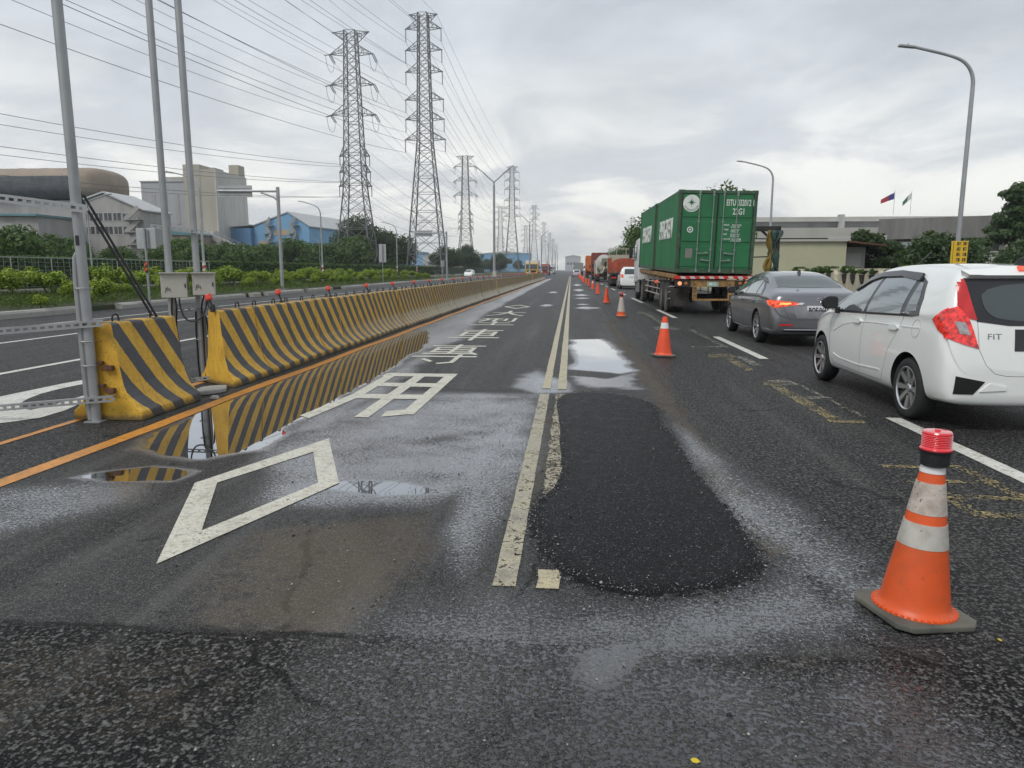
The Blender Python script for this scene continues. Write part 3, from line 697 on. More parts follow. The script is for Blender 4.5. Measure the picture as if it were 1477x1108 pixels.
for i, (p, q) in enumerate((((-4.98, 7.0, 2.36), (-4.40, 7.3, .97)), ((-4.80, 6.95, 2.18), (-4.36, 7.32, .96)))):
    s_ = MB(); s_.tube([p, q], .013, 8); o = s_.build('stay_rod', M_dark)
    tag(o, ['black stay rod from the nearest pole, the longer left one', 'black stay rod from the nearest pole, the shorter right one'][i], 'rod', 'black stay rods')
M_box = mat('control_box_paint', (.44, .43, .38), .5, 0, .06, 4, dirt=.3, dirtc=(.25, .23, .19))
def cbox(loc, d, rz, label, scrawl):
    th = thing('control_box', label, 'control box', loc, rz, 'control boxes on the poles')
    a = MB(); a.box((0, 0, 0), d); a.build('case', M_box, th, bev=.006)
    a = MB(); a.box((0, -.012, d[2] / 2 + .008), (d[0] + .03, d[1] + .05, .014)); a.build('lid', M_box, th)
    a = MB(); z0 = -d[2] / 2 + .06
    P0 = [(-.035, 0), (-.02, .07), (-.012, .02), (.0, .08), (.006, .03), (.02, .06), (.03, .01)]
    x = -d[0] / 2 - .002
    a.tube([(scrawl[0] + p[0], -d[1] / 2 - .002, z0 + p[1]) if scrawl[1] == 'f' else (x, scrawl[0] + p[0], z0 + p[1]) for p in P0], .003, 4); a.build('scrawl', M_dark, th)
    a = MB(); a.box((d[0] / 2 - .02, -d[1] / 2 - .004, 0), (.015, .01, .05)); a.build('latch', M_dark, th)
    return th
cbox((-4.99, 8.83, 1.255), (.30, .26, .30), R(24), 'larger grey control box with scrawled marks on the left pole', (-.07, 'f'))
cbox((-4.68, 8.97, 1.27), (.26, .22, .27), R(24), 'smaller grey control box above the red light on the right pole', (-.06, 'f'))
for i, pts in enumerate(([(-4.93, 8.8, 1.1), (-4.92, 8.8, .95), (-4.86, 8.8, .82), (-4.76, 8.82, .80), (-4.66, 8.85, .86), (-4.62, 8.88, 1.0), (-4.62, 8.9, 1.13)],
                       [(-5.02, 8.8, 1.1), (-5.05, 8.8, .9), (-5.0, 8.85, .6), (-5.0, 8.86, .3), (-4.95, 8.9, .02)],
                       [(-4.98, 8.8, 1.1), (-4.97, 8.8, .95), (-5.03, 8.86, .75), (-5.04, 8.88, .2), (-5.0, 8.9, .02)],
                       [(-4.60, 8.9, 1.13), (-4.6, 8.88, 1.0), (-4.55, 8.85, .97), (-4.52, 8.8, .96)],
                       [(-4.66, 8.92, 1.13), (-4.7, 8.9, 1.0), (-4.76, 9.04, .85), (-4.78, 9.05, .3), (-4.72, 8.95, .05)])):
    c = MB(); c.tube(chaikin(pts, 2, False), .011, 7); o = c.build('cable', M_plastic, smooth=True)
    tag(o, ['thick black cable looping between the two control boxes', 'black cable down the left pole, outermost', 'black cable down the left pole, inner', 'short black cable from small box to barrier top', 'black cable down the right pole from the small box'][i], 'cable', 'cables under the control boxes')
st = MB(); pts = []
for i in range(11):
    a = i / 11 * 2 * math.pi; pts.append((math.cos(a) * .17 * random.uniform(.85, 1.1), math.sin(a) * .25 * random.uniform(.85, 1.1)))
st.prism(pts, 'z', 0, .05); o = st.build('flat_stone', M_conc, bev=.012, loc=(-4.28, 8.22, .003)); tag(o, 'flat grey stone slab between the lone barrier and the row', 'stone')
st = MB(); st.box((0, 0, .02), (.1, .07, .04), top=.7); o = st.build('rubble', M_conc, bev=.01, loc=(-4.02, 7.78, .0)); tag(o, 'small lump of rubble by the orange line', 'rubble')

# ---------------------------------------------------------------- traffic cones
M_or = mat('cone_orange', (.72, .10, .018), .42, 0, .10, 5, dirt=.45, dirtc=(.36, .085, .03), ds=7, chips=(38, .64), chipc=(.22, .07, .03))
M_orf = mat('cone_orange_clean', (.80, .085, .025), .42, 0, .08, 5, dirt=.12, dirtc=(.4, .1, .05))
M_band = mat('cone_band_dirty', (.56, .50, .44), .5, 0, .08, 8, dirt=.75, dirtc=(.34, .28, .23), ds=14, chips=(46, .60), chipc=(.12, .085, .07))
M_band2 = mat('cone_band_grey', (.50, .48, .43), .42, 0, .08, 8, dirt=.5, dirtc=(.30, .25, .20), ds=14, chips=(46, .63), chipc=(.12, .09, .08))
M_bandw = mat('cone_band_white', (.72, .72, .70), .4, 0, .05, 8, dirt=.2)
M_base = mat('cone_rubber_base', (.10, .10, .085), .8, 0, .25, 7, bump=.25, dirt=.5, dirtc=(.17, .16, .12))
def rad(z): return .138 + (.042 - .138) * (z - .04) / (.65 - .04)
def cone(name, label, loc, rz, bands, h=.65, dirty=True, mo=None, tilt=(0, 0)):
    th = thing(name, label, 'traffic cone', loc, rz, 'traffic cones along the lane', rot=(tilt[0], tilt[1], rz))
    b = MB(); c = .186; ch = .05
    oc = [(c - ch, -c), (c, -c + ch), (c, c - ch), (c - ch, c), (-c + ch, c), (-c, c - ch), (-c, -c + ch), (-c + ch, -c)]
    b.prism(oc, 'z', 0, .028); b.build('base', M_base, th, bev=.008)
    zs = [.026, .03, .04] + [.04 + (h - .04) * i / 30 for i in range(1, 31)]
    pr = [(.160, .026), (.155, .032), (.141, .045)] + [(rad(.04 + (h - .04) * i / 30), .04 + (h - .04) * i / 30) for i in range(1, 31)]
    pr += [(rad(h) - .008, h + .006), (rad(h) - .014, h - .02)]
    mb = MB(); mb.lathe(pr, 36)
    # scalloped skirt moulded round the foot
    mb.build('cone_body', mo or M_or, th, smooth=True)
    for i, (a, bz, mm) in enumerate(bands):
        r = MB(); n = 6
        r.lathe([(rad(a + (bz - a) * j / n) + .0022, a + (bz - a) * j / n) for j in range(n + 1)], 36); r.build('reflective_band', mm, th, smooth=True)
    sc = MB()
    for i in range(40):
        a = i / 40 * 2 * math.pi; sc.box((math.cos(a) * .155, math.sin(a) * .155, .031), (.02, .012, .01), rz=a)
    if name == 'traffic_cone' and 'nearest' in label: sc.build('scalloped_skirt', mo or M_or, th)
    return th
cone('traffic_cone', 'nearest worn orange cone with two dirty white bands and a red lamp on top', (1.475, 3.02, .004), R(14), [(.31, .41, M_band2), (.45, .58, M_band), (.62, .655, M_bandw)], .685, tilt=(0, R(2.8)))
lt = thing('cone_lamp', 'round red hazard lamp with black collar capping the nearest cone', 'lamp', (1.507, 3.02, .662), 0); lt.scale = (.9, .9, .95)
a = MB(); a.lathe([(.048, -.012), (.06, -.005), (.062, .05), (.066, .052), (.068, .062), (.0, .062)], 28); a.build('collar', M_plastic, lt, smooth=True)
M_lens = mat('cone_lamp_lens', (.78, .03, .04), .16, 0, .08, 6, coat=.8, spec=.7)
pr = [(.068, .062), (.069, .068), (.066, .072)]
for i in range(8): pr += [(.0635, .074 + i * .0075), (.0605, .0775 + i * .0075)]
pr += [(.062, .136), (.058, .143), (.0, .145)]
a = MB(); a.lathe(pr, 32); a.lathe([(.0, .145), (.012, .145), (.012, .151), (.0, .152)], 12); a.build('lens', M_lens, lt, smooth=True)
c2 = cone('traffic_cone', 'bright orange cone with one white band near its top, second from the camera', (1.585, 12.36, .004), R(8), [(.47, .565, M_bandw)], .66, mo=M_orf, tilt=(R(-1), R(1)))
c3 = cone('traffic_cone', 'dirty cone with tall grubby white sleeve and dark lamp, third from the camera', (1.585, 22.9, .004), R(3), [(.16, .60, M_band)], .65)
lt2 = thing('cone_lamp', 'small dark red lamp on the third cone from the camera', 'lamp', (1.585, 22.9, .64), 0)
a = MB(); a.lathe([(.05, -.01), (.06, .0), (.06, .05), (.0, .05)], 16); a.build('collar', M_plastic, lt2); a = MB(); a.lathe([(.055, .05), (.055, .10), (.045, .12), (.0, .125)], 16); a.build('lens', M_red, lt2, smooth=True)
lab = ['fourth cone from the camera, plain orange', 'fifth cone from the camera, plain orange', 'sixth cone from the camera with a white band', 'seventh cone from the camera, plain orange']
c4 = cone('traffic_cone', lab[0], (1.585, 32.5, .004), .1, [], .66, mo=M_orf)
y = 44.8
for i in range(14):
    src = c2 if i in (1, 5, 9) else c4
    dup(src, (1.62 + random.uniform(-.05, .05), y, .004), random.random(), lab[i + 1] if i < 3 else 'small orange cone far down the cone line beside the trucks'); y += 11.0 if i < 4 else 7
# fallen leaves
M_leafy = mat('yellow_leaf', (.62, .48, .02), .5)
for i, (x, y) in enumerate(((.385, 1.975), (1.70, 2.79))):
    mb = MB(); mb.prism([(-.014, 0), (-.006, .008), (.006, .009), (.016, 0), (.006, -.007), (-.006, -.008)], 'z', 0, .002); o = mb.build('fallen_leaf', M_leafy, loc=(x, y, .012)); o.rotation_euler = (.25, .2, i)
    tag(o, ['yellow fallen leaf on the coarse asphalt in the foreground', 'yellow fallen leaf on the road beside the nearest cone'][i], 'leaf', 'fallen yellow leaves')
# ---------------------------------------------------------------- cars
def paint_mat(key, c, metal=0.0, rough=.28):
    m = mat(key, c, rough, metal, .03, 1.5, coat=.9, dirt=.12, dirtc=tuple(x * .6 for x in c)); return m
M_well = mat('wheel_well_black', (.008, .008, .008), .9)
M_rim = mat('alloy_silver', (.62, .63, .64), .28, .85, .05)
M_rimd = mat('alloy_dark', (.03, .03, .032), .35, .5)
M_chrome = mat('chrome', (.75, .75, .76), .12, 1.0, .02)
M_mirwin = mat('tinted_side_glass', (.34, .37, .38), .05, .75, .04, 1)
M_rearwin = mat('dark_rear_glass', (.085, .10, .10), .07, .45, .05, 1, coat=.5)
M_trim = mat('black_trim', (.015, .015, .017), .3, coat=.3)
M_plate = mat('plate_white', (.72, .73, .72), .4, 0, .04, dirt=.1)
M_ink = mat('plate_ink', (.01, .012, .02), .5)

def car_body(st, seg, paint_m, wheels, wr, half):
    """st rows: y, zb, zs(shoulder), zt(top), w(body half width), wt(roof-edge half width)"""
    rings = []
    for (y, zb, zs, zt, w, wt) in st:
        zs = min(zs, zt - .02); dz = zt - zs; H = zs - zb
        pts = [(0, zb), (.55 * w, zb), (.90 * w, zb + .015), (.975 * w, zb + .08 * H + .02), (w * .998, zb + .34 * H), (w, zb + .62 * H), (.985 * w, zb + .86 * H), (.955 * w, zs),
               (.93 * w + .07 * wt, zs + .06 * dz), (.45 * w + .55 * wt * 1.03, zs + .55 * dz), (wt * 1.02, zs + .86 * dz), (wt * .90, zs + .965 * dz), (wt * .5, zt - .004), (0, zt)]
        rings.append([(x, y, z) for x, z in pts])
    n = len(rings[0]); bm = bmesh.new(); V = []
    for r in rings:
        row = [bm.verts.new(p) for p in r]; row += [bm.verts.new((-p[0], p[1], p[2])) for p in r[-2:0:-1]]; V.append(row)
    N = len(V[0])
    for a, b in zip(V[:-1], V[1:]):
        for j in range(N):
            bm.faces.new((a[j], a[(j + 1) % N], b[(j + 1) % N], b[j]))
    for row, flip in ((V[0], 0), (V[-1], 1)):
        for j in range(n - 1):                                  # quads across the end, left half to right half
            l1 = row[(N - j) % N]; l2 = row[(N - j - 1) % N]; r1 = row[j]; r2 = row[j + 1]
            f = [v for i, v in enumerate((r1, r2, l2, l1))]
            f = list(dict.fromkeys(f))
            if len(f) >= 3: bm.faces.new(f)
    bmesh.ops.recalc_face_normals(bm, faces=bm.faces)
    me = bpy.data.meshes.new('car_body'); bm.to_mesh(me); bm.free()
    me.materials.append(paint_m); me.materials.append(M_well)
    o = bpy.data.objects.new('car_body', me); link(o)
    s = o.modifiers.new('s', 'SUBSURF'); s.levels = 2; s.render_levels = 2
    cut = MB(); cut.mi = 1
    for (y, sgn) in wheels:
        M = Matrix.Translation((sgn * (half - .12), y, wr)) @ Matrix.Rotation(R(90), 4, 'Y')
        cut.lathe([(wr + .055, -.2), (wr + .055, .2)], 40, M)
    cm = cut.mesh('cutter', [paint_m, M_well]); c = bpy.data.objects.new('cutter', cm); link(c)
    bo = o.modifiers.new('b', 'BOOLEAN'); bo.operation = 'DIFFERENCE'; bo.object = c; bo.solver = 'EXACT'
    dg = bpy.context.evaluated_depsgraph_get(); dg.update()
    m2 = bpy.data.meshes.new_from_object(o.evaluated_get(dg))
    o.modifiers.clear()
    s = o.modifiers.new('s', 'SUBSURF'); s.levels = 3; dg = bpy.context.evaluated_depsgraph_get(); dg.update()
    m3 = bpy.data.meshes.new_from_object(o.evaluated_get(dg))
    bvh = BVHTree.FromPolygons([v.co.copy() for v in m3.vertices], [list(p.vertices) for p in m3.polygons])
    bpy.data.objects.remove(o); bpy.data.objects.remove(c)
    m2.polygons.foreach_set('use_smooth', [True] * len(m2.polygons)); m2.set_sharp_from_angle(angle=R(32))
    return m2, bvh

def caster(bvh, ax, sg):
    def f(a, b):
        if ax == 'x': o = Vector((sg * 3, a, b)); d = Vector((-sg, 0, 0))
        elif ax == 'y': o = Vector((a, sg * 12, b)); d = Vector((0, -sg, 0))
        else: o = Vector((a, b, 5)); d = Vector((0, 0, -1))
        h = bvh.ray_cast(o, d)
        if h[0] is None:
            q = o + d * (3 - .7 if ax == 'x' else 12 if ax == 'y' else 4); h = bvh.find_nearest(q)
        nrm = h[1]
        if nrm.dot(d) > 0: nrm = -nrm
        return h[0], nrm
    return f
def panel(bvh, poly, ax, sg, off, name, m, parent, step=.05, thick=.012, label=None):
    f = caster(bvh, ax, sg)
    bm = bmesh.new(); fc = bm.faces.new([bm.verts.new((p[0], p[1], 0)) for p in poly])
    for k in (0, 1):
        lo = min(p[k] for p in poly); hi = max(p[k] for p in poly); c = lo + step
        while c < hi - .004:
            co = [0, 0, 0]; no = [0, 0, 0]; co[k] = c; no[k] = 1
            bmesh.ops.bisect_plane(bm, geom=bm.verts[:] + bm.edges[:] + bm.faces[:], plane_co=co, plane_no=no); c += step
    bmesh.ops.triangulate(bm, faces=[x for x in bm.faces if len(x.verts) > 4])
    nr = {}
    for v in bm.verts:
        p, n = f(v.co.x, v.co.y); v.co = p + n * off; nr[v] = n
    be = [e for e in bm.edges if e.is_boundary]
    ret = bmesh.ops.extrude_edge_only(bm, edges=be)
    nv = [g for g in ret['geom'] if isinstance(g, bmesh.types.BMVert)]
    base = {tuple(round(x, 5) for x in v.co): n for v, n in nr.items()}
    for v in nv:
        n = base.get(tuple(round(x, 5) for x in v.co), Vector((0, 0, 0))); v.co = v.co - n * thick
    bmesh.ops.recalc_face_normals(bm, faces=bm.faces)
    me = bpy.data.meshes.new(name); bm.to_mesh(me); bm.free(); me.materials.append(m)
    me.polygons.foreach_set('use_smooth', [True] * len(me.polygons)); me.set_sharp_from_angle(angle=R(40))
    o = bpy.data.objects.new(name, me); link(o, parent)
    if label: o['label'] = label
    return o
def seam(mb, bvh, pts, ax, sg, r=.0032, off=-.0018, step=.04):
    f = caster(bvh, ax, sg); out = []
    for a, b in zip(pts[:-1], pts[1:]):
        n = max(1, int(math.hypot(a[0] - b[0], a[1] - b[1]) / step))
        for i in range(n): out.append((a[0] + (b[0] - a[0]) * i / n, a[1] + (b[1] - a[1]) * i / n))
    out.append(pts[-1]); P = []
    for q in out:
        p, n = f(*q); P.append(p + n * off)
    mb.tube(P, r, 5)

def make_wheel(kind, wr, wd, rimr, ns, name='wheel'):
    """returns (tyre mesh, rim mesh), axle along X, outer face at -X"""
    T = Matrix.Rotation(R(-90), 4, 'Y')
    ty = MB(); ty.lathe([(rimr - .01, -wd / 2 + .01), (rimr + .012, -wd / 2), (wr - .03, -wd / 2 + .002), (wr - .008, -wd / 2 + .02), (wr, -wd / 2 + .045), (wr, wd / 2 - .045), (wr - .008, wd / 2 - .02), (wr - .03, wd / 2 - .002), (rimr + .012, wd / 2), (rimr - .01, wd / 2 - .01)], 48, T, close=True)
    rm = MB(); rm.mi = 0
    rm.lathe([(rimr - .012, wd / 2 - .06), (rimr - .012, wd / 2 - .012), (rimr - .004, wd / 2 - .002), (rimr + .006, wd / 2 - .004)], 48, T, cap=False)
    rm.mi = 1
    rm.lathe([(rimr - .013, -wd / 2 + .02), (rimr - .013, wd / 2 - .02), ], 40, T, cap=False); rm.lathe([(.0, wd / 2 - .085), (rimr - .013, wd / 2 - .085)], 40, T)
    for i in range(ns):
        a = 2 * math.pi * i / ns
        for s, mi, wA, wB in ((0, 0, .019, .026), (1, 1, .014, .022)):
            if kind == 'plain' and s: continue
            da = (math.pi / ns) * s; A = a + da
            rm.mi = mi
            Rm = T @ Matrix.Rotation(A, 4, 'Z')
            tw = .05 if kind == 'twist' else 0
            z0, z1 = wd / 2 - .035 - s * .018, wd / 2 - .012 - s * .02
            vs = [(.03, -wA, z0 - .03), (rimr - .01, -wB + tw, z1 - .035), (rimr - .01, wB + tw, z1 - .035), (.03, wA, z0 - .03), (.03, -wA, z0), (rimr - .01, -wB + tw, z1), (rimr - .01, wB + tw, z1), (.03, wA, z0)]
            rm.add(vs, [(0, 3, 2, 1), (4, 5, 6, 7), (0, 1, 5, 4), (1, 2, 6, 5), (2, 3, 7, 6), (3, 0, 4, 7)], Rm)
    rm.mi = 0; rm.lathe([(.045, wd / 2 - .06), (.045, wd / 2 - .03), (.036, wd / 2 - .022), (.0, wd / 2 - .02)], 20, T)
    rm.mi = 1
    for i in range(5):
        a = 2 * math.pi * (i + .5) / 5; rm.lathe([(.008, wd / 2 - .06), (.008, wd / 2 - .022), (.0, wd / 2 - .021)], 8, T @ Matrix.Translation((math.cos(a) * .062, math.sin(a) * .062, 0)))
    return ty, rm
def put_wheels(th, kind, wr, wd, rimr, ns, ys, half, rimm=None):
    for y in ys:
        for sg in (-1, 1):
            ty, rm = make_wheel(kind, wr, wd, rimr, ns)
            o = bpy.data.objects.new('wheel', ty.mesh('wheel', M_black)); link(o, th)
            o.data.polygons.foreach_set('use_smooth', [True] * len(o.data.polygons)); o.data.set_sharp_from_angle(angle=R(50))
            o.location = (sg * (half - wd / 2), y, wr); 
            if sg > 0: o.rotation_euler = (0, 0, R(180))
            rm.build('rim', rimm or [M_rim, M_rimd], o, smooth=True)
def mirror_part(th, sg, y, x, z, m, sc=1.0):
    a = MB(); P = []
    prof = [(0, .05), (.02, .085), (.10, .092), (.17, .075), (.19, .035), (.18, -.03), (.14, -.062), (.03, -.06), (0, -.03)]
    T = Matrix.Translation((x * sg, y, z)) @ Matrix.Diagonal((sg * sc, sc, sc, 1))
    a.prism(prof, 'y', 0, .06, T); 
    a.prism([(p[0] * .85 + .012, p[1] * .8) for p in prof], 'y', .06, .11, T)
    a.box((.0, .03, -.075), (.05, .06, .08), T)
    return a.build('door_mirror', m, th, bev=.015)

# ---- white hatchback
fit = thing('white_hatchback', 'white five-door hatchback at the right edge, nearest car, with red wraparound tail lamps', 'car', (4.13, 6.58, 0), R(-.3))
wp_ = paint_mat('pearl_white_paint', (.82, .84, .81))
FS = [(.012, .36, .50, .56, .62, .52), (.025, .28, .56, .70, .71, .60), (.055, .25, .70, .94, .785, .70), (.10, .24, .84, 1.10, .812, .715), (.17, .235, .94, 1.30, .828, .705), (.24, .23, .98, 1.44, .836, .68), (.38, .22, 1.0, 1.478, .842, .635), (.75, .19, 1.0, 1.50, .848, .585),
      (1.15, .185, .985, 1.518, .848, .585), (1.6, .185, .965, 1.522, .846, .58), (2.0, .185, .95, 1.505, .845, .57), (2.3, .185, .935, 1.455, .845, .56), (2.6, .185, .92, 1.33, .845, .58), (2.9, .185, .91, 1.14, .842, .66), (3.1, .185, .90, 1.01, .84, .72), (3.3, .19, .85, .945, .83, .73),
      (3.55, .20, .76, .875, .81, .70), (3.75, .22, .66, .79, .75, .62), (3.88, .25, .56, .68, .66, .52), (3.945, .30, .46, .54, .5, .4)]
WY = (.72, 3.25)
bm_, bv = car_body(FS, None, wp_, [(y, s) for y in WY for s in (-1, 1)], .302, .845)
body = bpy.data.objects.new('car_body', bm_); link(body, fit)
put_wheels(fit, 'spoke', .302, .185, .212, 8, WY, .835)
for sg in (-1, 1):
    # glasshouse: front door glass, rear door glass, quarter glass, each set in black surround
    sur = [(.60, 1.02), (.66, 1.18), (.80, 1.335), (1.0, 1.395), (1.5, 1.425), (1.95, 1.405), (2.28, 1.345), (2.62, 1.19), (2.90, 1.02), (3.02, .945), (2.7, .938), (1.9, .962), (1.1, .99), (.75, 1.0)]
    panel(bv, sur, 'x', sg, .003, 'window_surround', M_trim, fit, .06)
    for nm, pl in (('front_window', [(1.93, .985), (1.90, 1.39), (2.25, 1.325), (2.56, 1.185), (2.80, 1.03), (2.86, .962), (2.5, .968)]), ('rear_window', [(1.0, 1.015), (1.03, 1.355), (1.4, 1.395), (1.82, 1.392), (1.85, .985), (1.4, 1.0)]), ('quarter_window', [(.70, 1.06), (.75, 1.2), (.85, 1.32), (.93, 1.335), (.91, 1.03)])):
        panel(bv, pl, 'x', sg, .007, nm, M_mirwin, fit, .06)
    # rain visor
    panel(bv, [(.95, 1.335), (.97, 1.405), (1.5, 1.432), (1.98, 1.412), (2.30, 1.35), (2.62, 1.20), (2.52, 1.195), (2.22, 1.31), (1.93, 1.362), (1.4, 1.375)], 'x', sg, .026, 'rain_visor', M_trim, fit, .05, .02)
    sm = MB()
    seam(sm, bv, [(1.86, .97), (1.90, .78), (1.90, .42), (1.93, .30)], 'x', sg)
    seam(sm, bv, [(.92, .99), (.98, .86), (1.18, .62), (1.24, .45), (1.33, .29), (1.93, .285), (2.75, .30), (2.86, .36), (2.9, .6), (2.93, .82), (2.88, .93)], 'x', sg)
    sm.build('door_seam', M_dark, fit)
    # swage line along the doors: a raised crease in body colour
    ck = MB(); seam(ck, bv, [(.55, .905), (.95, .895), (1.6, .885), (2.1, .86), (2.5, .80), (2.78, .70)], 'x', sg, .010, -.003); ck.build('swage_line', wp_, fit, smooth=True)
    ck = MB(); seam(ck, bv, [(1.35, .40), (1.95, .375), (2.55, .385), (2.75, .42)], 'x', sg, .012, -.004); ck.build('sill_crease', wp_, fit, smooth=True)
    for y in (1.08, 2.06):
        panel(bv, chaikin([(y - .11, .845), (y + .11, .845), (y + .11, .90), (y - .11, .90)], 2), 'x', sg, .022, 'door_handle', wp_, fit, .04, .024)
    if sg < 0:
        fl = MB(); seam(fl, bv, [(.62 + .085 * math.cos(a), .895 + .085 * math.sin(a)) for a in [i * .5 for i in range(13)] + [2 * math.pi]], 'x', sg, .0025, 0); fl.build('fuel_flap', M_steel, fit)
    # tail lamp: pointed body on the flank and a strip up the rear pillar
    panel(bv, [(.34, 1.0), (.23, .915), (.10, .85), (.085, .845), (.115, .96), (.16, 1.09), (.165, 1.115)], 'x', sg, .010, 'tail_lamp', M_redglow, fit, .03)
    x_ = lambda v: v * sg
    panel(bv, [(x_(.795), .85), (x_(.80), .95), (x_(.785), 1.10), (x_(.71), 1.13), (x_(.63), 1.02), (x_(.60), .93), (x_(.55), .765), (x_(.67), .80)], 'y', -1, .010, 'tail_lamp', M_redglow, fit, .03)
    panel(bv, [(x_(.745), 1.0), (x_(.665), .99), (x_(.62), .88), (x_(.71), .895)], 'y', -1, .015, 'reverse_lamp', mat('clear_lens', (.40, .38, .37), .15, .4, .25, 30, coat=.5), fit, .03)
    panel(bv, [(x_(.715), 1.14), (x_(.695), 1.36), (x_(.635), 1.365), (x_(.60), 1.15), (x_(.565), 1.01), (x_(.64), 1.03)], 'y', -1, .010, 'pillar_lamp', M_red, fit, .03)
    panel(bv, [(x_(.73), .36), (x_(.72), .52), (x_(.48), .475), (x_(.57), .36)], 'y', -1, .006, 'bumper_vent', M_well, fit, .04)
    panel(bv, [(x_(.52), .385), (x_(.44), .46), (x_(.30), .43), (x_(.30), .40)], 'y', -1, .012, 'bumper_crease', wp_, fit, .04)
    mirror_part(fit, sg, 2.66, .84, 1.04, M_trim, 1.05)
panel(bv, [(-.565, 1.0), (-.60, 1.15), (-.635, 1.375), (.635, 1.375), (.60, 1.15), (.565, 1.0), (.3, .965), (-.3, .965)], 'y', -1, .005, 'window_surround', M_trim, fit, .05)
panel(bv, chaikin([(-.50, 1.05), (-.53, 1.33), (.53, 1.33), (.50, 1.05), (.25, 1.0), (-.25, 1.0)], 2), 'y', -1, .010, 'tailgate_window', M_rearwin, fit, .05)
panel(bv, [(-.63, 1.40), (-.3, 1.432), (.3, 1.432), (.63, 1.40), (.60, 1.372), (-.60, 1.372)], 'y', -1, .06, 'spoiler', wp_, fit, .05, .07)
panel(bv, [(-.2, 1.40), (.2, 1.40), (.2, 1.425), (-.2, 1.425)], 'y', -1, .075, 'high_brake_lamp', M_redlit, fit, .05)
sm = MB(); seam(sm, bv, [(-.56, 1.0), (-.545, .76), (-.48, .62), (-.40, .545), (-.3, .525), (.3, .525), (.40, .545), (.48, .62), (.545, .76), (.56, 1.0)], 'y', -1); sm.build('tailgate_seam', M_dark, fit)
panel(bv, [(-.25, .745), (.25, .745), (.25, .935), (-.25, .935)], 'y', -1, .004, 'plate_recess', M_trim, fit, .06)
a = MB(); a.box((0, .04, .84), (.34, .012, .16)); a.build('number_plate', M_plate, fit, bev=.004)
text_part('FIT', .07, mat('badge_dark_chrome', (.30, .30, .31), .2, .9), fit, Matrix.Translation((-.42, .048, .87)) @ Matrix.Rotation(R(-14), 4, 'X') @ FACE_BACK, 'badge', .003, 1.35)
an = MB(); an.prism([(.42, 1.475), (.62, 1.498), (.52, 1.56), (.44, 1.565)], 'x', -.012, .012); an.build('antenna_fin', M_trim, fit, bev=.006)
an = MB(); an.tube([(-.25, 2.0, 1.505), (-.25, 1.7, 1.64)], .003, 5); an.build('antenna', M_trim, fit)
wsn = [(-.60, 2.42), (-.66, 2.95), (0, 3.06), (.66, 2.95), (.60, 2.42), (0, 2.34)]
panel(bv, wsn, 'z', 1, .004, 'windscreen', M_rearwin, fit, .1)
for x in (-.3, .35): 
    s_ = MB(); s_.lathe([(.0, 0), (.016, 0), (.016, .008), (0, .009)], 10, Matrix.Translation((x, .022, .47)) @ Matrix.Rotation(R(90), 4, 'X')); s_.build('parking_sensor', wp_, fit)

# ---- grey sedan
sed = thing('grey_sedan', 'dark grey four-door sedan ahead of the white hatchback, brake lamps lit', 'car', (4.64, 13.95, 0), R(-.6))
gp = paint_mat('gunmetal_paint', (.20, .20, .21), .7, .28)
SS = [(.015, .36, .52, .62, .66, .56), (.04, .27, .62, .82, .76, .66), (.08, .22, .74, .985, .83, .70), (.16, .20, .86, 1.03, .865, .73), (.35, .19, .905, 1.06, .885, .72), (.60, .185, .925, 1.10, .90, .68), (.85, .18, .935, 1.20, .905, .62), (1.15, .18, .94, 1.325, .907, .575), (1.5, .175, .935, 1.395, .907, .56),
      (2.0, .175, .925, 1.435, .907, .56), (2.4, .175, .915, 1.43, .905, .56), (2.8, .175, .905, 1.375, .905, .56), (3.1, .175, .895, 1.25, .902, .62), (3.4, .175, .885, 1.07, .90, .72), (3.6, .18, .87, .965, .895, .76), (3.9, .19, .81, .90, .88, .74), (4.2, .20, .74, .84, .845, .70), (4.42, .22, .64, .75, .76, .62), (4.56, .25, .54, .64, .66, .52), (4.63, .32, .45, .52, .5, .4)]
WY2 = (1.05, 3.75)
bm_, bv = car_body(SS, None, gp, [(y, s) for y in WY2 for s in (-1, 1)], .318, .905)
body = bpy.data.objects.new('car_body', bm_); link(body, sed)
put_wheels(sed, 'spoke', .318, .2, .225, 9, WY2, .893)
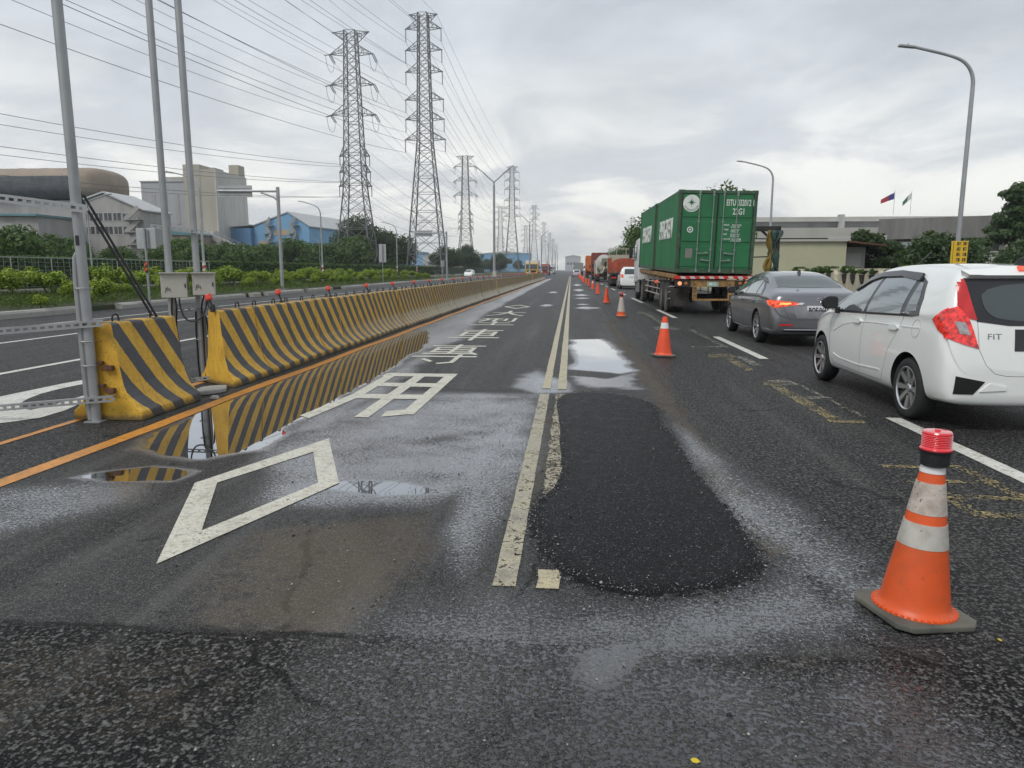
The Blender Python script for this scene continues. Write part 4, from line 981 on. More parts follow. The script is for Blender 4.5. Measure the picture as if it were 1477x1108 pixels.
for sg in (-1, 1):
    x_ = lambda v: v * sg
    panel(bv, [(.78, .955), (.95, 1.08), (1.25, 1.22), (1.6, 1.31), (2.1, 1.345), (2.6, 1.32), (2.95, 1.23), (3.3, 1.05), (3.48, .925), (2.4, .935), (1.3, .955)], 'x', sg, .003, 'window_surround', M_trim, sed, .07)
    for nm, pl in (('front_window', [(2.22, .96), (2.2, 1.315), (2.6, 1.29), (2.92, 1.2), (3.2, 1.05), (3.32, .95)]), ('rear_window', [(1.28, .975), (1.45, 1.235), (1.75, 1.295), (2.12, 1.315), (2.14, .965)]), ('quarter_window', [(.9, .975), (1.05, 1.09), (1.3, 1.2), (1.37, 1.2), (1.2, .975)])):
        panel(bv, pl, 'x', sg, .007, nm, M_mirwin, sed, .07)
    panel(bv, [(1.1, 1.19), (1.45, 1.29), (2.1, 1.35), (2.6, 1.33), (2.95, 1.24), (2.9, 1.2), (2.55, 1.275), (2.1, 1.295), (1.5, 1.235)], 'x', sg, .022, 'rain_visor', M_trim, sed, .05, .02)
    sm = MB(); seam(sm, bv, [(2.18, .95), (2.2, .6), (2.22, .3)], 'x', sg); seam(sm, bv, [(1.15, .95), (1.3, .75), (1.5, .5), (1.62, .3), (2.2, .28), (3.2, .3), (3.3, .5), (3.4, .9)], 'x', sg); sm.build('door_seam', M_dark, sed)
    ck = MB(); seam(ck, bv, [(1.6, .26), (2.2, .235), (3.3, .25)], 'x', sg, .009, .0); ck.build('sill_trim', M_chrome, sed)
    ck = MB(); seam(ck, bv, [(.35, .86), (1.2, .85), (2.4, .82), (3.6, .76)], 'x', sg, .011, -.003); ck.build('swage_line', gp, sed, smooth=True)
    for y in (1.4, 2.45): panel(bv, chaikin([(y - .11, .80), (y + .11, .80), (y + .11, .845), (y - .11, .845)], 2), 'x', sg, .022, 'door_handle', gp, sed, .05, .024)
    panel(bv, [(.10, .745), (.30, .80), (.42, .865), (.30, .885), (.10, .885)], 'x', sg, .008, 'tail_lamp', M_redlit, sed, .05)
    panel(bv, [(x_(.80), .73), (x_(.80), .885), (x_(.48), .855), (x_(.32), .825), (x_(.36), .80), (x_(.55), .775)], 'y', -1, .008, 'tail_lamp', M_redlit, sed, .05)
    panel(bv, [(x_(.72), .80), (x_(.70), .84), (x_(.52), .835), (x_(.50), .815), (x_(.58), .80)], 'y', -1, .014, 'lamp_core', M_redhot, sed, .05)
    panel(bv, [(x_(.34), .842), (x_(.26), .835), (x_(.31), .80), (x_(.42), .805)], 'y', -1, .012, 'reverse_lamp', M_plate, sed, .05)
    panel(bv, [(x_(.70), .405), (x_(.70), .44), (x_(.45), .435), (x_(.45), .41)], 'y', -1, .006, 'bumper_reflector', M_red, sed, .05)
    mirror_part(sed, sg, 3.1, .89, .99, M_trim, 1.0)
panel(bv, [(-.66, .66), (-.26, 1.16), (0, 1.2)][:1] + [(-.60, .66), (-.54, 1.24), (.54, 1.24), (.60, .66), (0, .60)], 'z', 1, .005, 'rear_windscreen', M_rearwin, sed, .09)
panel(bv, [(-.6, 2.85), (-.7, 3.4), (0, 3.55), (.7, 3.4), (.6, 2.85), (0, 2.78)], 'z', 1, .005, 'windscreen', M_rearwin, sed, .1)
panel(bv, [(-.40, .545), (-.47, .775), (.47, .775), (.40, .545)], 'y', -1, .004, 'boot_recess', mat('gunmetal_pale', (.27, .27, .28), .3, .6), sed, .07)  # recess panel in a paler gunmetal than the body
a = MB(); a.box((0, .028, .69), (.43, .012, .185)); a.build('number_plate', M_plate, sed, bev=.004)
text_part('BQF·0660', .15, M_ink, sed, Matrix.Translation((0, .0205, .69)) @ FACE_BACK, 'plate_lettering', .002, .60, .004)
em = MB(); em.lathe([(.034, 0), (.042, .006), (.046, 0)], 20, Matrix.Translation((0, .055, .885)) @ Matrix.Rotation(R(90), 4, 'X')); em.box((0, .05, .885), (.1, .008, .014)); em.build('badge', M_chrome, sed)
text_part('SENTRA', .035, M_chrome, sed, Matrix.Translation((-.48, .06, .905)) @ FACE_BACK, 'badge_lettering', .003, 1.3)
sm = MB(); seam(sm, bv, [(-.70, .98), (-.62, .70), (-.52, .52), (.52, .52), (.62, .70), (.70, .98)], 'y', -1); sm.build('boot_seam', M_dark, sed)
panel(bv, [(-.70, .24), (-.62, .32), (.62, .32), (.70, .24)], 'y', -1, .004, 'diffuser', M_trim, sed, .07)
sm = MB(); seam(sm, bv, [(-.62, .33), (.62, .33)], 'y', -1, .010, .0); sm.build('bumper_trim', M_chrome, sed)
an = MB(); an.prism([(1.32, 1.36), (1.52, 1.395), (1.42, 1.45), (1.35, 1.45)], 'x', -.012, .012); an.build('antenna_fin', M_trim, sed)
a = MB(); a.box((0, 1.0, 1.245), (.22, .02, .02)); a.build('high_brake_lamp', M_redlit, sed)

# ---- simpler cars further off
def small_car(name, label, loc, rz, pm, suv=False, group=None, lit=True):
    th = thing(name, label, 'car', loc, rz, group); k = 1.12 if suv else 1.0
    st = [(y, zb, zs * k, zt * k, w_, wt) for (y, zb, zs, zt, w_, wt) in FS]
    me_, b2 = car_body(st, None, pm, [(y, s) for y in WY for s in (-1, 1)], .31, .845)
    o = bpy.data.objects.new('car_body', me_); link(o, th)
    put_wheels(th, 'plain', .31, .19, .2, 6, WY, .838)
    for sg in (-1, 1):
        panel(b2, [(.70, 1.04 * k), (.85, 1.33 * k), (1.5, 1.41 * k), (2.28, 1.33 * k), (2.9, 1.0 * k), (1.1, .99 * k)], 'x', sg, .004, 'side_window', M_rearwin, th, .1)
        panel(b2, [(sg * .79, .78 * k), (sg * .79, 1.0 * k), (sg * .60, 1.0 * k), (sg * .58, .78 * k)], 'y', -1, .01, 'tail_lamp', M_redlit if lit else M_red, th, .06)
        mirror_part(th, sg, 2.66, .84, 1.04 * k, M_trim)
    panel(b2, [(-.52, 1.0 * k), (-.48, 1.36 * k), (.48, 1.36 * k), (.52, 1.0 * k)], 'y', -1, .005, 'rear_window', M_rearwin, th, .1)
    panel(b2, wsn, 'z', 1, .005, 'windscreen', M_rearwin, th, .15)
    a = MB(); a.box((0, .02, .84 * k), (.38, .02, .16)); a.build('number_plate', M_plate, th)
    return th
small_car('white_suv', 'white car with lit red tail lamp queued ahead of the container truck', (4.55, 55.5, 0), 0, wp_, True)
small_car('silver_car', 'small silver car far ahead at the end of the cone line', (1.2, 152, 0), 0, paint_mat('silver_paint', (.5, .5, .52), .5))
oc = small_car('white_car', 'white car on the left carriageway seen below the middle pylon', (-19.6, 142, 0), R(180), wp_, False)
dup(oc, (-8.4, 240, 0), R(180), 'white car approaching in front of the red lorry on the left carriageway')
# ---------------------------------------------------------------- container lorry
M_cgreen = mat('container_green', (.016, .150, .052), .5, 0, .16, 1.2, dirt=.30, dirtc=(.03, .10, .06), chips=(7, .70), chipc=(.07, .05, .03), bump=.06, stretch=(1, 1, .5))
M_cframe = mat('container_frame', (.035, .10, .05), .6, 0, .3, 4, dirt=.6, dirtc=(.08, .05, .035))
M_bar = mat('locking_bar_steel', (.24, .30, .26), .5, .4, .15, 6, dirt=.35)
M_cw = mat('container_letter_white', (.70, .72, .68), .55, 0, .06, 4, dirt=.25, dirtc=(.3, .36, .3))
M_chas = mat('chassis_ochre', (.36, .20, .06), .65, 0, .25, 4, dirt=.7, dirtc=(.07, .05, .04))
M_chd = mat('chassis_dark', (.03, .028, .027), .75, .2, .3, 4, dirt=.5, dirtc=(.07, .06, .05))
M_mud = mat('muddy_black', (.03, .028, .026), .8, 0, .3, 6, dirt=.7, dirtc=(.09, .08, .065))
TR = (R(.95), R(1.3), 0)                                        # the bed pitches up towards the tractor and leans on its springs
def container(loc, label, rear):
    th = thing('shipping_container', label, 'container', loc, 0, 'green shipping containers on the trailer', rot=TR)
    W, L, H = 2.438, 6.02, 2.591; w2 = W / 2
    fr = MB()
    for x in (-w2 + .05, w2 - .05):
        for y in (.05, L - .05): fr.box((x, y, H / 2), (.1, .1, H - .24))
        fr.box((x, L / 2, .07), (.06, L - .34, .14)); fr.box((x, L / 2, H - .04), (.06, L - .34, .06))
    for y in (.04, L - .04):
        fr.box((0, y, .07), (W - .32, .07, .13)); fr.box((0, y, H - .06), (W - .32, .07, .1))
    fr.build('frame', M_cframe, th, bev=.006)
    for x in (-w2 + .08, w2 - .08):
        for y in (.085, L - .085):
            for z in (.06, H - .06):
                c = MB(); c.box((x, y, z), (.172, .182, .122)); c.box((x, y - (.094 if y < 1 else -.094), z), (.06, .01, .05)); c.build('corner_casting', M_cframe, th, bev=.008)
    for sg in (-1, 1):                                          # corrugated side walls
        pr = []; y = .1; dep = .036; k = 0
        xo = sg * (w2 - .012)
        while y < L - .1:
            for dy, d in ((0, 0), (.07, 0), (.14, dep), (.21, dep)): pr.append((xo - sg * d, min(y + dy, L - .1)))
            y += .278
        vs = []; fs = []
        for (x, yy) in pr: vs += [(x, yy, .14), (x, yy, H - .07)]
        for i in range(len(pr) - 1): fs.append((2 * i, 2 * i + 2, 2 * i + 3, 2 * i + 1))
        s = MB(); s.add(vs, fs); s.build('side_wall', M_cgreen, th)
    rf = MB(); rf.box((0, L / 2, H - .03), (W - .14, L - .1, .02)); rf.build('roof', M_cgreen, th)
    fl = MB(); fl.box((0, L / 2, .15), (W - .14, L - .1, .03)); fl.build('floor', M_chd, th)
    fw = MB(); fw.box((0, L - .06, H / 2), (W - .2, .03, H - .24)); fw.build('end_wall', M_cgreen, th)
    if rear:
        for sg in (-1, 1):
            x0, x1 = (-w2 + .1, -.012) if sg < 0 else (.012, w2 - .1)
            d = MB(); d.box(((x0 + x1) / 2, .035, H / 2 + .005), (x1 - x0, .03, H - .26))
            for z in (.5, 1.21, 1.86, 2.36)[:0]: pass
            # raised door panels between the horizontal swages
            for za, zb in ((.19, .86), (.98, 1.62), (1.74, 2.40)):
                d.box(((x0 + x1) / 2, .015, (za + zb) / 2), (x1 - x0 - .1, .03, zb - za - .02))
            do = d.build('door', M_cgreen, th, bev=.012)
            gk = MB(); gk.box((x0 + .012 if sg < 0 else x1 - .012, .02, H / 2), (.02, .04, H - .28)); gk.box((-.012 * -sg * -1, .018, H / 2), (.02, .04, H - .28)); gk.build('door_gasket', M_black, do)
            for bx in ((x0 + .55, x1 - .13) if sg < 0 else (x0 + .17, x1 - .52)):
                b = MB(); b.tube([(bx, -.03, .06), (bx, -.03, H - .05)], .018, 10)
                for z in (.1, .75, 1.62, 2.45): b.box((bx, -.015, z), (.07, .04, .06))
                for z in (.07, H - .06): b.box((bx, -.02, z), (.06, .05, .07))
                b.build('locking_bar', M_bar, do)
                hz = .62 if abs(bx) > .5 else .40
                hd = MB(); dx = .34 if bx < 0 else -.34
                if abs(bx) < .5: dx = -.3 if bx < 0 else .3
                hd.bar((bx, -.055, hz), (bx + dx, -.055, hz + .02), .022, .03); hd.box((bx + dx * .85, -.03, hz + .02), (.08, .05, .06)); hd.build('handle', M_bar, do)
            for z in (.25, .8, 1.35, 1.9, 2.35):
                h = MB(); h.box((sg * (w2 - .08), -.012, z), (.05, .035, .09)); h.build('hinge', M_cframe, do)
    return th
cr = container((4.545, 23.8, 1.34), 'green shipping container with white round logo on its doors, at the trailer tail', True)
cf = container((4.50, 23.8 + 6.10, 1.44), 'green shipping container at the front of the trailer, behind the tractor', False)
lg = MB(); lg.lathe([(0, -.004), (.265, -.004), (.265, .004), (0, .004)], 40, Matrix.Translation((-.82, -.008, 2.17)) @ Matrix.Rotation(R(90), 4, 'X')); lg.build('round_logo', M_cw, cr)
sr = MB()
for i in range(8):
    a = i * math.pi / 4; r1 = .15 if i % 2 == 0 else .10; T = Matrix.Translation((-.82, -.0145, 2.20)) @ Matrix.Rotation(a, 4, 'Y')
    sr.prism([(-.022, 0), (0, -.02), (.022, 0), (0, r1)], 'y', -.002, .002, T)
sr.build('logo_star', M_cgreen, cr)
for i, ch in enumerate('EVERGREEN'):
    a = R(-64 + 16 * i)
    T = Matrix.Translation((-.82 + .215 * math.sin(a), -.013, 2.17 - .215 * math.cos(a))) @ Matrix.Rotation(-a, 4, 'Y') @ FACE_BACK
    text_part(ch, .075, M_cgreen, cr, T, 'logo_lettering', .002, 1.0, .002)
text_part('EITU 032012 1', .27, M_cw, cr, Matrix.Translation((.695, -.006, 2.20)) @ FACE_BACK, 'lettering', .004, .53, .004)
text_part('22G1', .27, M_cw, cr, Matrix.Translation((.66, -.006, 1.93)) @ FACE_BACK, 'lettering', .004, .64, .004)
for i, (tx, z) in enumerate((('MGW.    30,480 KG', 1.52), ('            67,200 LB', 1.46), ('TARE    2,230 KG', 1.375), ('            4,920 LB', 1.315), ('NET     28,250 KG', 1.23), ('            62,280 LB', 1.17), ('CU.CAP. 33.2 CU.M', 1.085), ('            1,172 CU.FT', 1.025))):
    text_part(tx, .07, M_cw, cr, Matrix.Translation((.22, -.004, z)) @ FACE_BACK, 'data_lettering', .003, .95, .001, 'LEFT')
a = MB(); a.lathe([(.065, -.003), (.095, -.003), (.095, .003), (.065, .003)], 24, Matrix.Translation((-.82, -.004, 1.36)) @ Matrix.Rotation(R(90), 4, 'X'), close=True); a.lathe([(0, -.003), (.03, -.003), (.03, .003), (0, .003)], 16, Matrix.Translation((-.82, -.004, 1.36)) @ Matrix.Rotation(R(90), 4, 'X')); a.build('round_sticker', M_cw, cr)
a = MB(); a.box((-.82, -.003, .62), (.22, .006, .30)); a.build('notice_plate', mat('notice_grey', (.20, .19, .17), .6, dirt=.4), cr)
for th, ln in ((cr, 4.4), (cf, 4.4)):
    text_part('EVERGREEN', .95, M_cw, th, Matrix.Translation((-1.216, 2.95, 1.42)) @ FACE_LEFT, 'side_lettering', .010, .70, .012)

lor = thing('container_lorry', 'semi-trailer lorry with white cab carrying two green containers, striped rear bumper', 'lorry', (4.545, 23.8, 0), 0)
ch = MB()
for x in (-.45, .45): ch.bar((x, .35, 1.1), (x, 12.2, 1.28), .12, .28)
for y in (2, 4, 6, 8, 10, 12): ch.bar((-1.18, y, 1.2 + .0166 * y), (1.18, y, 1.2 + .0166 * y), .12, .14)
ch.build('chassis_beam', M_chd, lor)
sb = MB()
for x in (-1.16, 1.16): sb.bar((x, .06, 1.245), (x, 12.2, 1.44), .08, .14)
for x in (-1.16, 1.16):
    for y in np.arange(.8, 12, .9): sb.box((x, y, 1.14 + .0166 * y), (.06, .1, .12))
sb.build('side_rail', M_chas, lor)
# rear bumper beam with red and white chevrons
bb = MB()
for i in range(16):
    bb.mi = i % 2; x = -1.2 + 2.4 * i / 16; bb.prism([(x + .05, 1.17), (x + .05 + .15, 1.17), (x + .15, 1.245), (x, 1.245)], 'y', -.045, -.04)
bb.mi = 2; bb.box((0, .0, 1.21), (2.48, .08, .10))
M_rr = mat('reflective_red', (.55, .03, .02), .4, 0, .1, dirt=.3); M_rw = mat('reflective_white', (.6, .58, .55), .4, 0, .1, dirt=.4)
bb.build('striped_beam', [M_rr, M_rw, M_rr], lor)
yb = MB(); yb.box((.02, .05, 1.02), (1.45, .05, .22)); yb.box((-.56, .04, .78), (.14, .06, .62)); yb.box((.56, .04, .78), (.14, .06, .62)); yb.box((0, .05, .50), (1.26, .07, .06)); yb.build('rear_guard', M_chas, lor)
tx = MB()
for x in (-.56, .56):
    for i, z in enumerate((1.0, .88, .76, .64)):
        tx.box((x, .008, z), (.07, .004, .02)); tx.box((x - .028, .008, z - .03), (.016, .004, .06)); 
        if i % 2: tx.box((x + .028, .008, z - .03), (.016, .004, .06))
tx.build('guard_marking', M_ink, lor)
for sg in (-1, 1):
    lb = MB(); lb.box((sg * .95, .03, 1.02), (.5, .08, .2)); lo = lb.build('lamp_box', M_chd, lor)
    a = MB(); a.lathe([(0, 0), (.065, 0), (.06, .03), (0, .035)], 16, Matrix.Translation((sg * 1.05, -.01, 1.02)) @ Matrix.Rotation(R(90), 4, 'X')); a.build('tail_lamp', M_redlit if sg > 0 else mat('lit_amber', (.9, .32, .16), .3, emit=.9), lo)
    a = MB(); a.lathe([(0, 0), (.055, 0), (.05, .02), (0, .03)], 16, Matrix.Translation((sg * .85, -.01, 1.02)) @ Matrix.Rotation(R(90), 4, 'X')); a.build('indicator', mat('amber_lens', (.45, .16, .03), .3), lo)
a = MB(); a.box((.0, .015, 1.0), (.36, .012, .16)); a.build('number_plate', mat('plate_green', (.30, .42, .33), .5, dirt=.4), lor)
text_part('0B·31', .12, M_white, lor, Matrix.Translation((0, .007, 1.0)) @ FACE_BACK, 'plate_lettering', .002, .85, .003)
for x in (-.9, .9):
    mf = MB(); mf.box((x, .95, .55), (.62, .012, .62)); mf.build('mud_flap', M_mud, lor)
for y in (2.0, 3.35, 10.6, 14.2):
    ax = MB(); ax.tube([(-1.05, y, .52), (1.05, y, .52)], .07, 8); ax.build('axle', M_chd, lor)
def lorry_wheels(par, ys, half, wr=.52, dual=True):
    T = Matrix.Rotation(R(-90), 4, 'Y')
    for y in ys:
        for sg in (-1, 1):
            for k in range(2 if dual else 1):
                t_ = MB(); t_.lathe([(.29, -.12), (wr - .06, -.13), (wr - .01, -.10), (wr, -.06), (wr, .06), (wr - .01, .10), (wr - .06, .13), (.29, .12)], 32, T, close=True)
                o = t_.build('wheel', M_mud, par, smooth=True, loc=(sg * (half - .13 - .30 * k), y, wr))
                if sg > 0: o.rotation_euler = (0, 0, R(180))
                r_ = MB(); r_.lathe([(.29, .11), (.27, .09), (.2, .02 if dual else .07), (.12, .02), (.10, .09), (0, .10)], 24, T); r_.build('rim', mat('lorry_rim', (.22, .2, .18), .6, .3, .2, dirt=.6, dirtc=(.08, .07, .06)), o)
lorry_wheels(lor, (2.0, 3.35, 10.6), 1.235)
lorry_wheels(lor, (14.2,), 1.2, dual=False)
for sg in (-1, 1):
    gr = MB()
    for z in (.98, .74, .52): gr.tube([(sg * 1.15, 4.3, z), (sg * 1.2, 4.8, z + .02), (sg * 1.2, 9.2, z + .03), (sg * 1.15, 9.7, z + .02)], .025, 6)
    for y in (5.2, 7, 8.8): gr.bar((sg * 1.17, y, .5), (sg * 1.1, y, 1.3), .05)
    gr.build('side_guard', mat('guard_rail_paint', (.42, .38, .32), .5, .2, dirt=.5), lor)
for z in (.9, .72, .5):
    gr = MB(); gr.tube([(-1.22, 1.5, z - .04), (-1.2, 1.2, z), (-.6, .95, z)], .016, 6); gr.build('mudguard_stay', M_steel, lor)
a = MB(); a.tube([(-1.19, 5.0, 1.0), (-1.22, 4.9, 1.0)], .07, 12); a.build('side_marker', M_redlit, lor)
tk = MB(); tk.box((-.9, 6.3, .75), (.6, 1.2, .5)); tk.build('tool_box', M_chd, lor, bev=.02)
cb = MB(); cb.prism([(12.9, .95), (15.1, .75), (15.15, 1.9), (14.95, 2.6), (14.4, 2.95), (13.0, 3.0), (12.85, 2.4)], 'x', -1.22, 1.22); cbo = cb.build('cab', mat('cab_white', (.68, .69, .68), .4, 0, .05, 3, dirt=.4), lor, bev=.05)
for sg in (-1, 1):
    a = MB(); a.prism([(13.7, 1.95), (14.9, 1.9), (14.8, 2.7), (13.75, 2.75)], 'x', sg * 1.222, sg * 1.232); a.build('cab_window', M_glass, cbo)
    a = MB(); a.box((sg * 1.42, 15.0, 2.35), (.18, .12, .6)); a.bar((sg * 1.2, 15.0, 2.6), (sg * 1.4, 15.0, 2.6), .03); a.bar((sg * 1.2, 15.0, 2.1), (sg * 1.4, 15.0, 2.1), .03); a.build('door_mirror', M_plastic, cbo, bev=.02)
    a = MB(); 
    for i in range(4): a.box((sg * 1.19, 13.4, .45 + .22 * i), (.12, .5, .05))
    a.box((sg * 1.16, 13.13, .8), (.1, .04, .9)); a.box((sg * 1.16, 13.67, .8), (.1, .04, .9)); a.build('step', M_steel, lor)

# ---------------------------------------------------------------- tipper and drum lorries queued ahead
M_tail = mat('tipper_orange_red', (.42, .07, .03), .6, 0, .25, 2, dirt=.65, dirtc=(.16, .07, .045), chips=(5, .62), chipc=(.10, .06, .04))
M_cream = mat('lorry_cream', (.46, .44, .33), .5, 0, .1, 3, dirt=.5, dirtc=(.2, .18, .14))
M_brick = mat('lorry_dark_red', (.22, .045, .04), .6, 0, .2, 3, dirt=.5, dirtc=(.1, .06, .05))
M_yel = mat('lorry_yellow', (.55, .33, .03), .5, 0, .12, 3, dirt=.35)
def lorry(name, label, loc, rz, bed, cabm, kind, hb=1.35, L=7.4, group=None, guard=True):
    th = thing(name, label, 'lorry', loc, rz, group); W = 1.25
    f = MB()
    for x in (-.42, .42): f.box((x, L / 2 + .2, .95), (.12, L - .4, .26))
    f.box((0, .12, .62), (2.2, .1, .12)); f.box((-.7, .12, .78), (.08, .08, .3)); f.box((.7, .12, .78), (.08, .08, .3)); f.build('chassis', M_chd, th)
    if kind == 'tip':
        zb = 1.12
        fl = MB(); fl.box((0, 2.6, zb), (2.4, 5.0, .1)); fl.build('bed_floor', M_chd, th)
        for sg in (-1, 1):
            s = MB(); s.box((sg * 1.2, 2.6, zb + hb / 2 + .06), (.06, 5.0, hb))
            for y in np.arange(.4, 5, .75): s.box((sg * 1.25, y, zb + hb / 2 + .03), (.06, .09, hb - .05))
            s.build('side_board', bed, th)
        t_ = MB(); t_.prism(chaikin([(-1.22, zb + .0), (1.22, zb + .0), (1.22, zb + hb), (-1.22, zb + hb)], 2), 'y', .02, .09)
        for x in (-.6, 0, .6): t_.box((x, .0, zb + hb / 2), (.08, .06, hb * .85))
        t_.build('tailgate', bed, th, bev=.01)
        hd = MB(); hd.box((0, 5.12, zb + hb / 2 + .2), (2.4, .06, hb + .4)); hd.build('head_board', cabm if guard else bed, th)
        if guard:
            g = MB()
            for x in (-1.15, -.45, .45, 1.15): g.bar((x, 5.2, zb + hb), (x, 5.2, zb + hb + .95), .06)
            g.bar((-1.2, 5.2, zb + hb + .95), (1.2, 5.2, zb + hb + .95), .08); g.bar((-1.2, 5.2, zb + hb + .3), (1.2, 5.2, zb + hb + .3), .06); g.build('cab_guard', M_cream, th)
    elif kind == 'drum':
        d = MB(); d.lathe([(.0, -2.2), (.5, -2.2), (.75, -1.9), (1.12, -.6), (1.2, .3), (1.05, 1.4), (.55, 2.2), (0, 2.25)], 24, Matrix.Translation((0, 3.0, 2.15)) @ Matrix.Rotation(R(-78), 4, 'X')); d.build('drum', bed, th, smooth=True)
        c = MB(); c.box((0, .5, 2.0), (1.5, .12, .9)); c.prism([(.05, 2.9), (.9, 2.9), (.75, 2.2), (.3, 2.2)], 'x', -.5, .5); c.bar((-.55, .5, 1.0), (-.55, .5, 2.4), .1); c.bar((.55, .5, 1.0), (.55, .5, 2.4), .1); c.bar((0, .3, 1.9), (-.5, -.1, 1.0), .2, .1); c.build('chute', M_cream, th)
        for sg in (-1, 1):
            l = MB(); l.bar((sg * 1.1, .4, .9), (sg * 1.1, .4, 2.6), .06); l.bar((sg * 1.1, .75, .9), (sg * 1.1, .75, 2.6), .06)
            for z in np.arange(1, 2.6, .3): l.bar((sg * 1.1, .4, z), (sg * 1.1, .75, z), .04)
            l.build('ladder', M_white, th)
    else:
        b = MB(); b.box((0, 2.9, 1.15 + hb / 2), (2.44, 5.6, hb))
        for sg in (-1, 1):
            for y in np.arange(.4, 5.6, .5): b.box((sg * 1.225, y, 1.15 + hb / 2), (.05, .06, hb - .1))
        b.build('box_body', bed, th, bev=.02)
        d = MB(); d.box((-.6, .08, 1.15 + hb / 2), (1.15, .05, hb - .12)); d.box((.6, .08, 1.15 + hb / 2), (1.15, .05, hb - .12)); d.build('rear_door', bed, th, bev=.01)
    c = MB(); y0 = L - 1.9
    c.prism([(y0, .8), (L, .7), (L + .02, 1.6), (L - .25, 2.55), (L - .5, 2.7), (y0, 2.72)], 'x', -1.18, 1.18); co_ = c.build('cab', cabm, th, bev=.06)
    wn = MB(); wn.prism([(L + .012, 1.62), (L + .03, 1.62), (L - .215, 2.5), (L - .235, 2.5)], 'x', -1.05, 1.05); wn.build('windscreen', M_glass, co_)
    for sg in (-1, 1):
        a = MB(); a.prism([(y0 + .5, 1.6), (L - .25, 1.6), (L - .45, 2.4), (y0 + .5, 2.45)], 'x', sg * 1.182, sg * 1.192); a.build('cab_window', M_glass, co_)
        a = MB(); a.box((sg * 1.38, L - .1, 2.0), (.2, .1, .5)); a.bar((sg * 1.15, L - .1, 2.2), (sg * 1.35, L - .1, 2.2), .03); a.build('door_mirror', M_plastic, co_)
        a = MB(); a.box((sg * .95, .04, .78), (.4, .05, .14)); a.build('tail_lamp', M_red, th)
        a = MB(); a.box((sg * .8, L + .03, .95), (.35, .06, .18)); a.build('headlight', M_plate, co_)
        a = MB(); a.box((sg * .95, .7, .55), (.55, .015, .55)); a.build('mud_flap', M_mud, th)
    bp_ = MB(); bp_.box((0, L + .04, .62), (2.35, .12, .3)); bp_.build('bumper', cabm, th, bev=.03)
    gl = MB(); gl.box((0, L + .035, 1.2), (1.6, .04, .35)); gl.build('grille', M_plastic, co_)
    lorry_wheels(th, (1.7, 3.0), 1.22, .5); lorry_wheels(th, (L - 1.1,), 1.15, .5, False)
    return th
LG = 'lorries queued ahead of the container lorry'
lorry('tipper_lorry', 'tipper lorry with orange-red tailgate and cream cab guard frame, ahead of the white car', (4.75, 65, 0), 0, M_tail, M_cream, 'tip', 1.35, group=LG)
lorry('mixer_lorry', 'pale drum mixer lorry with white ladders beyond the orange-red tipper', (4.35, 93, 0), 0, mat('drum_grey', (.42, .42, .38), .5, dirt=.5), M_cream, 'drum', group=LG)
lorry('box_lorry', 'tall dark red box lorry beyond the drum mixer', (4.45, 112, 0), 0, M_brick, M_brick, 'box', 2.9, group=LG)
lorry('tipper_lorry', 'bright orange high-sided tipper lorry, farthest in the right lane queue', (3.95, 134, 0), 0, mat('tipper_orange', (.55, .15, .03), .55, dirt=.4, dirtc=(.2, .08, .04)), M_brick, 'tip', 2.6, group=LG, guard=False)
lorry('box_lorry', 'small grey lorry between the cone line and queue in the distance', (2.2, 205, 0), 0, mat('lorry_grey', (.3, .3, .29), .5, dirt=.4), M_cream, 'box', 2.3, group=LG)
LG2 = 'lorries coming along the left carriageway'
lorry('box_lorry', 'white-topped lorry with yellow cab coming along the left carriageway', (-7.3, 143, 0), R(180), mat('box_white', (.62, .63, .64), .5, dirt=.3), M_yel, 'box', 2.1, group=LG2)
lorry('tipper_lorry', 'red lorry on the left carriageway behind the second lamp post', (-7.2, 212, 0), R(180), M_brick, mat('lorry_red', (.42, .06, .05), .5, dirt=.3), 'tip', 1.6, group=LG2)
lorry('box_lorry', 'white box lorry following the red lorry on the left carriageway', (-7.0, 262, 0), R(180), mat('box_white', (.62, .63, .64)), mat('box_white', (.62, .63, .64)), 'box', 2.3, group=LG2)
# tarpaulin gallows frame on the verge beside the container
M_tarp = mat('dark_green_tarp', (.03, .065, .055), .6, 0, .3, 3, bump=.3, bs=6)
M_tarpy = mat('ochre_tarp', (.22, .15, .03), .6, 0, .35, 3, bump=.3, bs=6)
tf = thing('loading_frame', 'dark steel gallows frame hung with a twisted green and ochre tarpaulin right of the container', 'frame', (7.9, 31, 0), 0)
a = MB(); a.box((.55, 0, 1.6), (.16, .2, 3.2)); a.box((-.4, 0, 3.12), (2.1, .22, .2)); a.bar((.5, 0, 2.5), (-.1, 0, 3.05), .08); a.box((-1.1, 0, 2.2), (.1, .1, 2.0)); a.bar((.5, 0, 2.0), (-1.1, 0, 1.95), .05); a.bar((-1.1, 0, 1.5), (.5, 0, .8), .06); a.build('frame_post', M_chd, tf)
def drape(x, w0, m, nm, sd):
    r_ = random.Random(sd); vs = []; fs = []; n = 20
    for i in range(n + 1):
        z = 3.05 - 2.3 * i / n; ww = w0 * (.75 + .45 * math.sin(i * .8 + sd)) * (1 if i < n else .6); xo = x + .07 * math.sin(i * .55 + sd)
        for j in range(7): 
            u = j / 6; vs.append((xo + (u - .5) * ww, -.12 + .05 * math.sin(u * 9 + i * .5 + sd), z))
    for i in range(n):
        for j in range(6): fs.append((i * 7 + j, i * 7 + j + 1, (i + 1) * 7 + j + 1, (i + 1) * 7 + j))
    mb = MB(); mb.add(vs, fs); o = mb.build(nm, m, tf, smooth=True); s = o.modifiers.new('s', 'SOLIDIFY'); s.thickness = .03
drape(.42, .42, M_tarp, 'tarpaulin', 1); drape(.22, .30, M_tarpy, 'tarpaulin', 4)
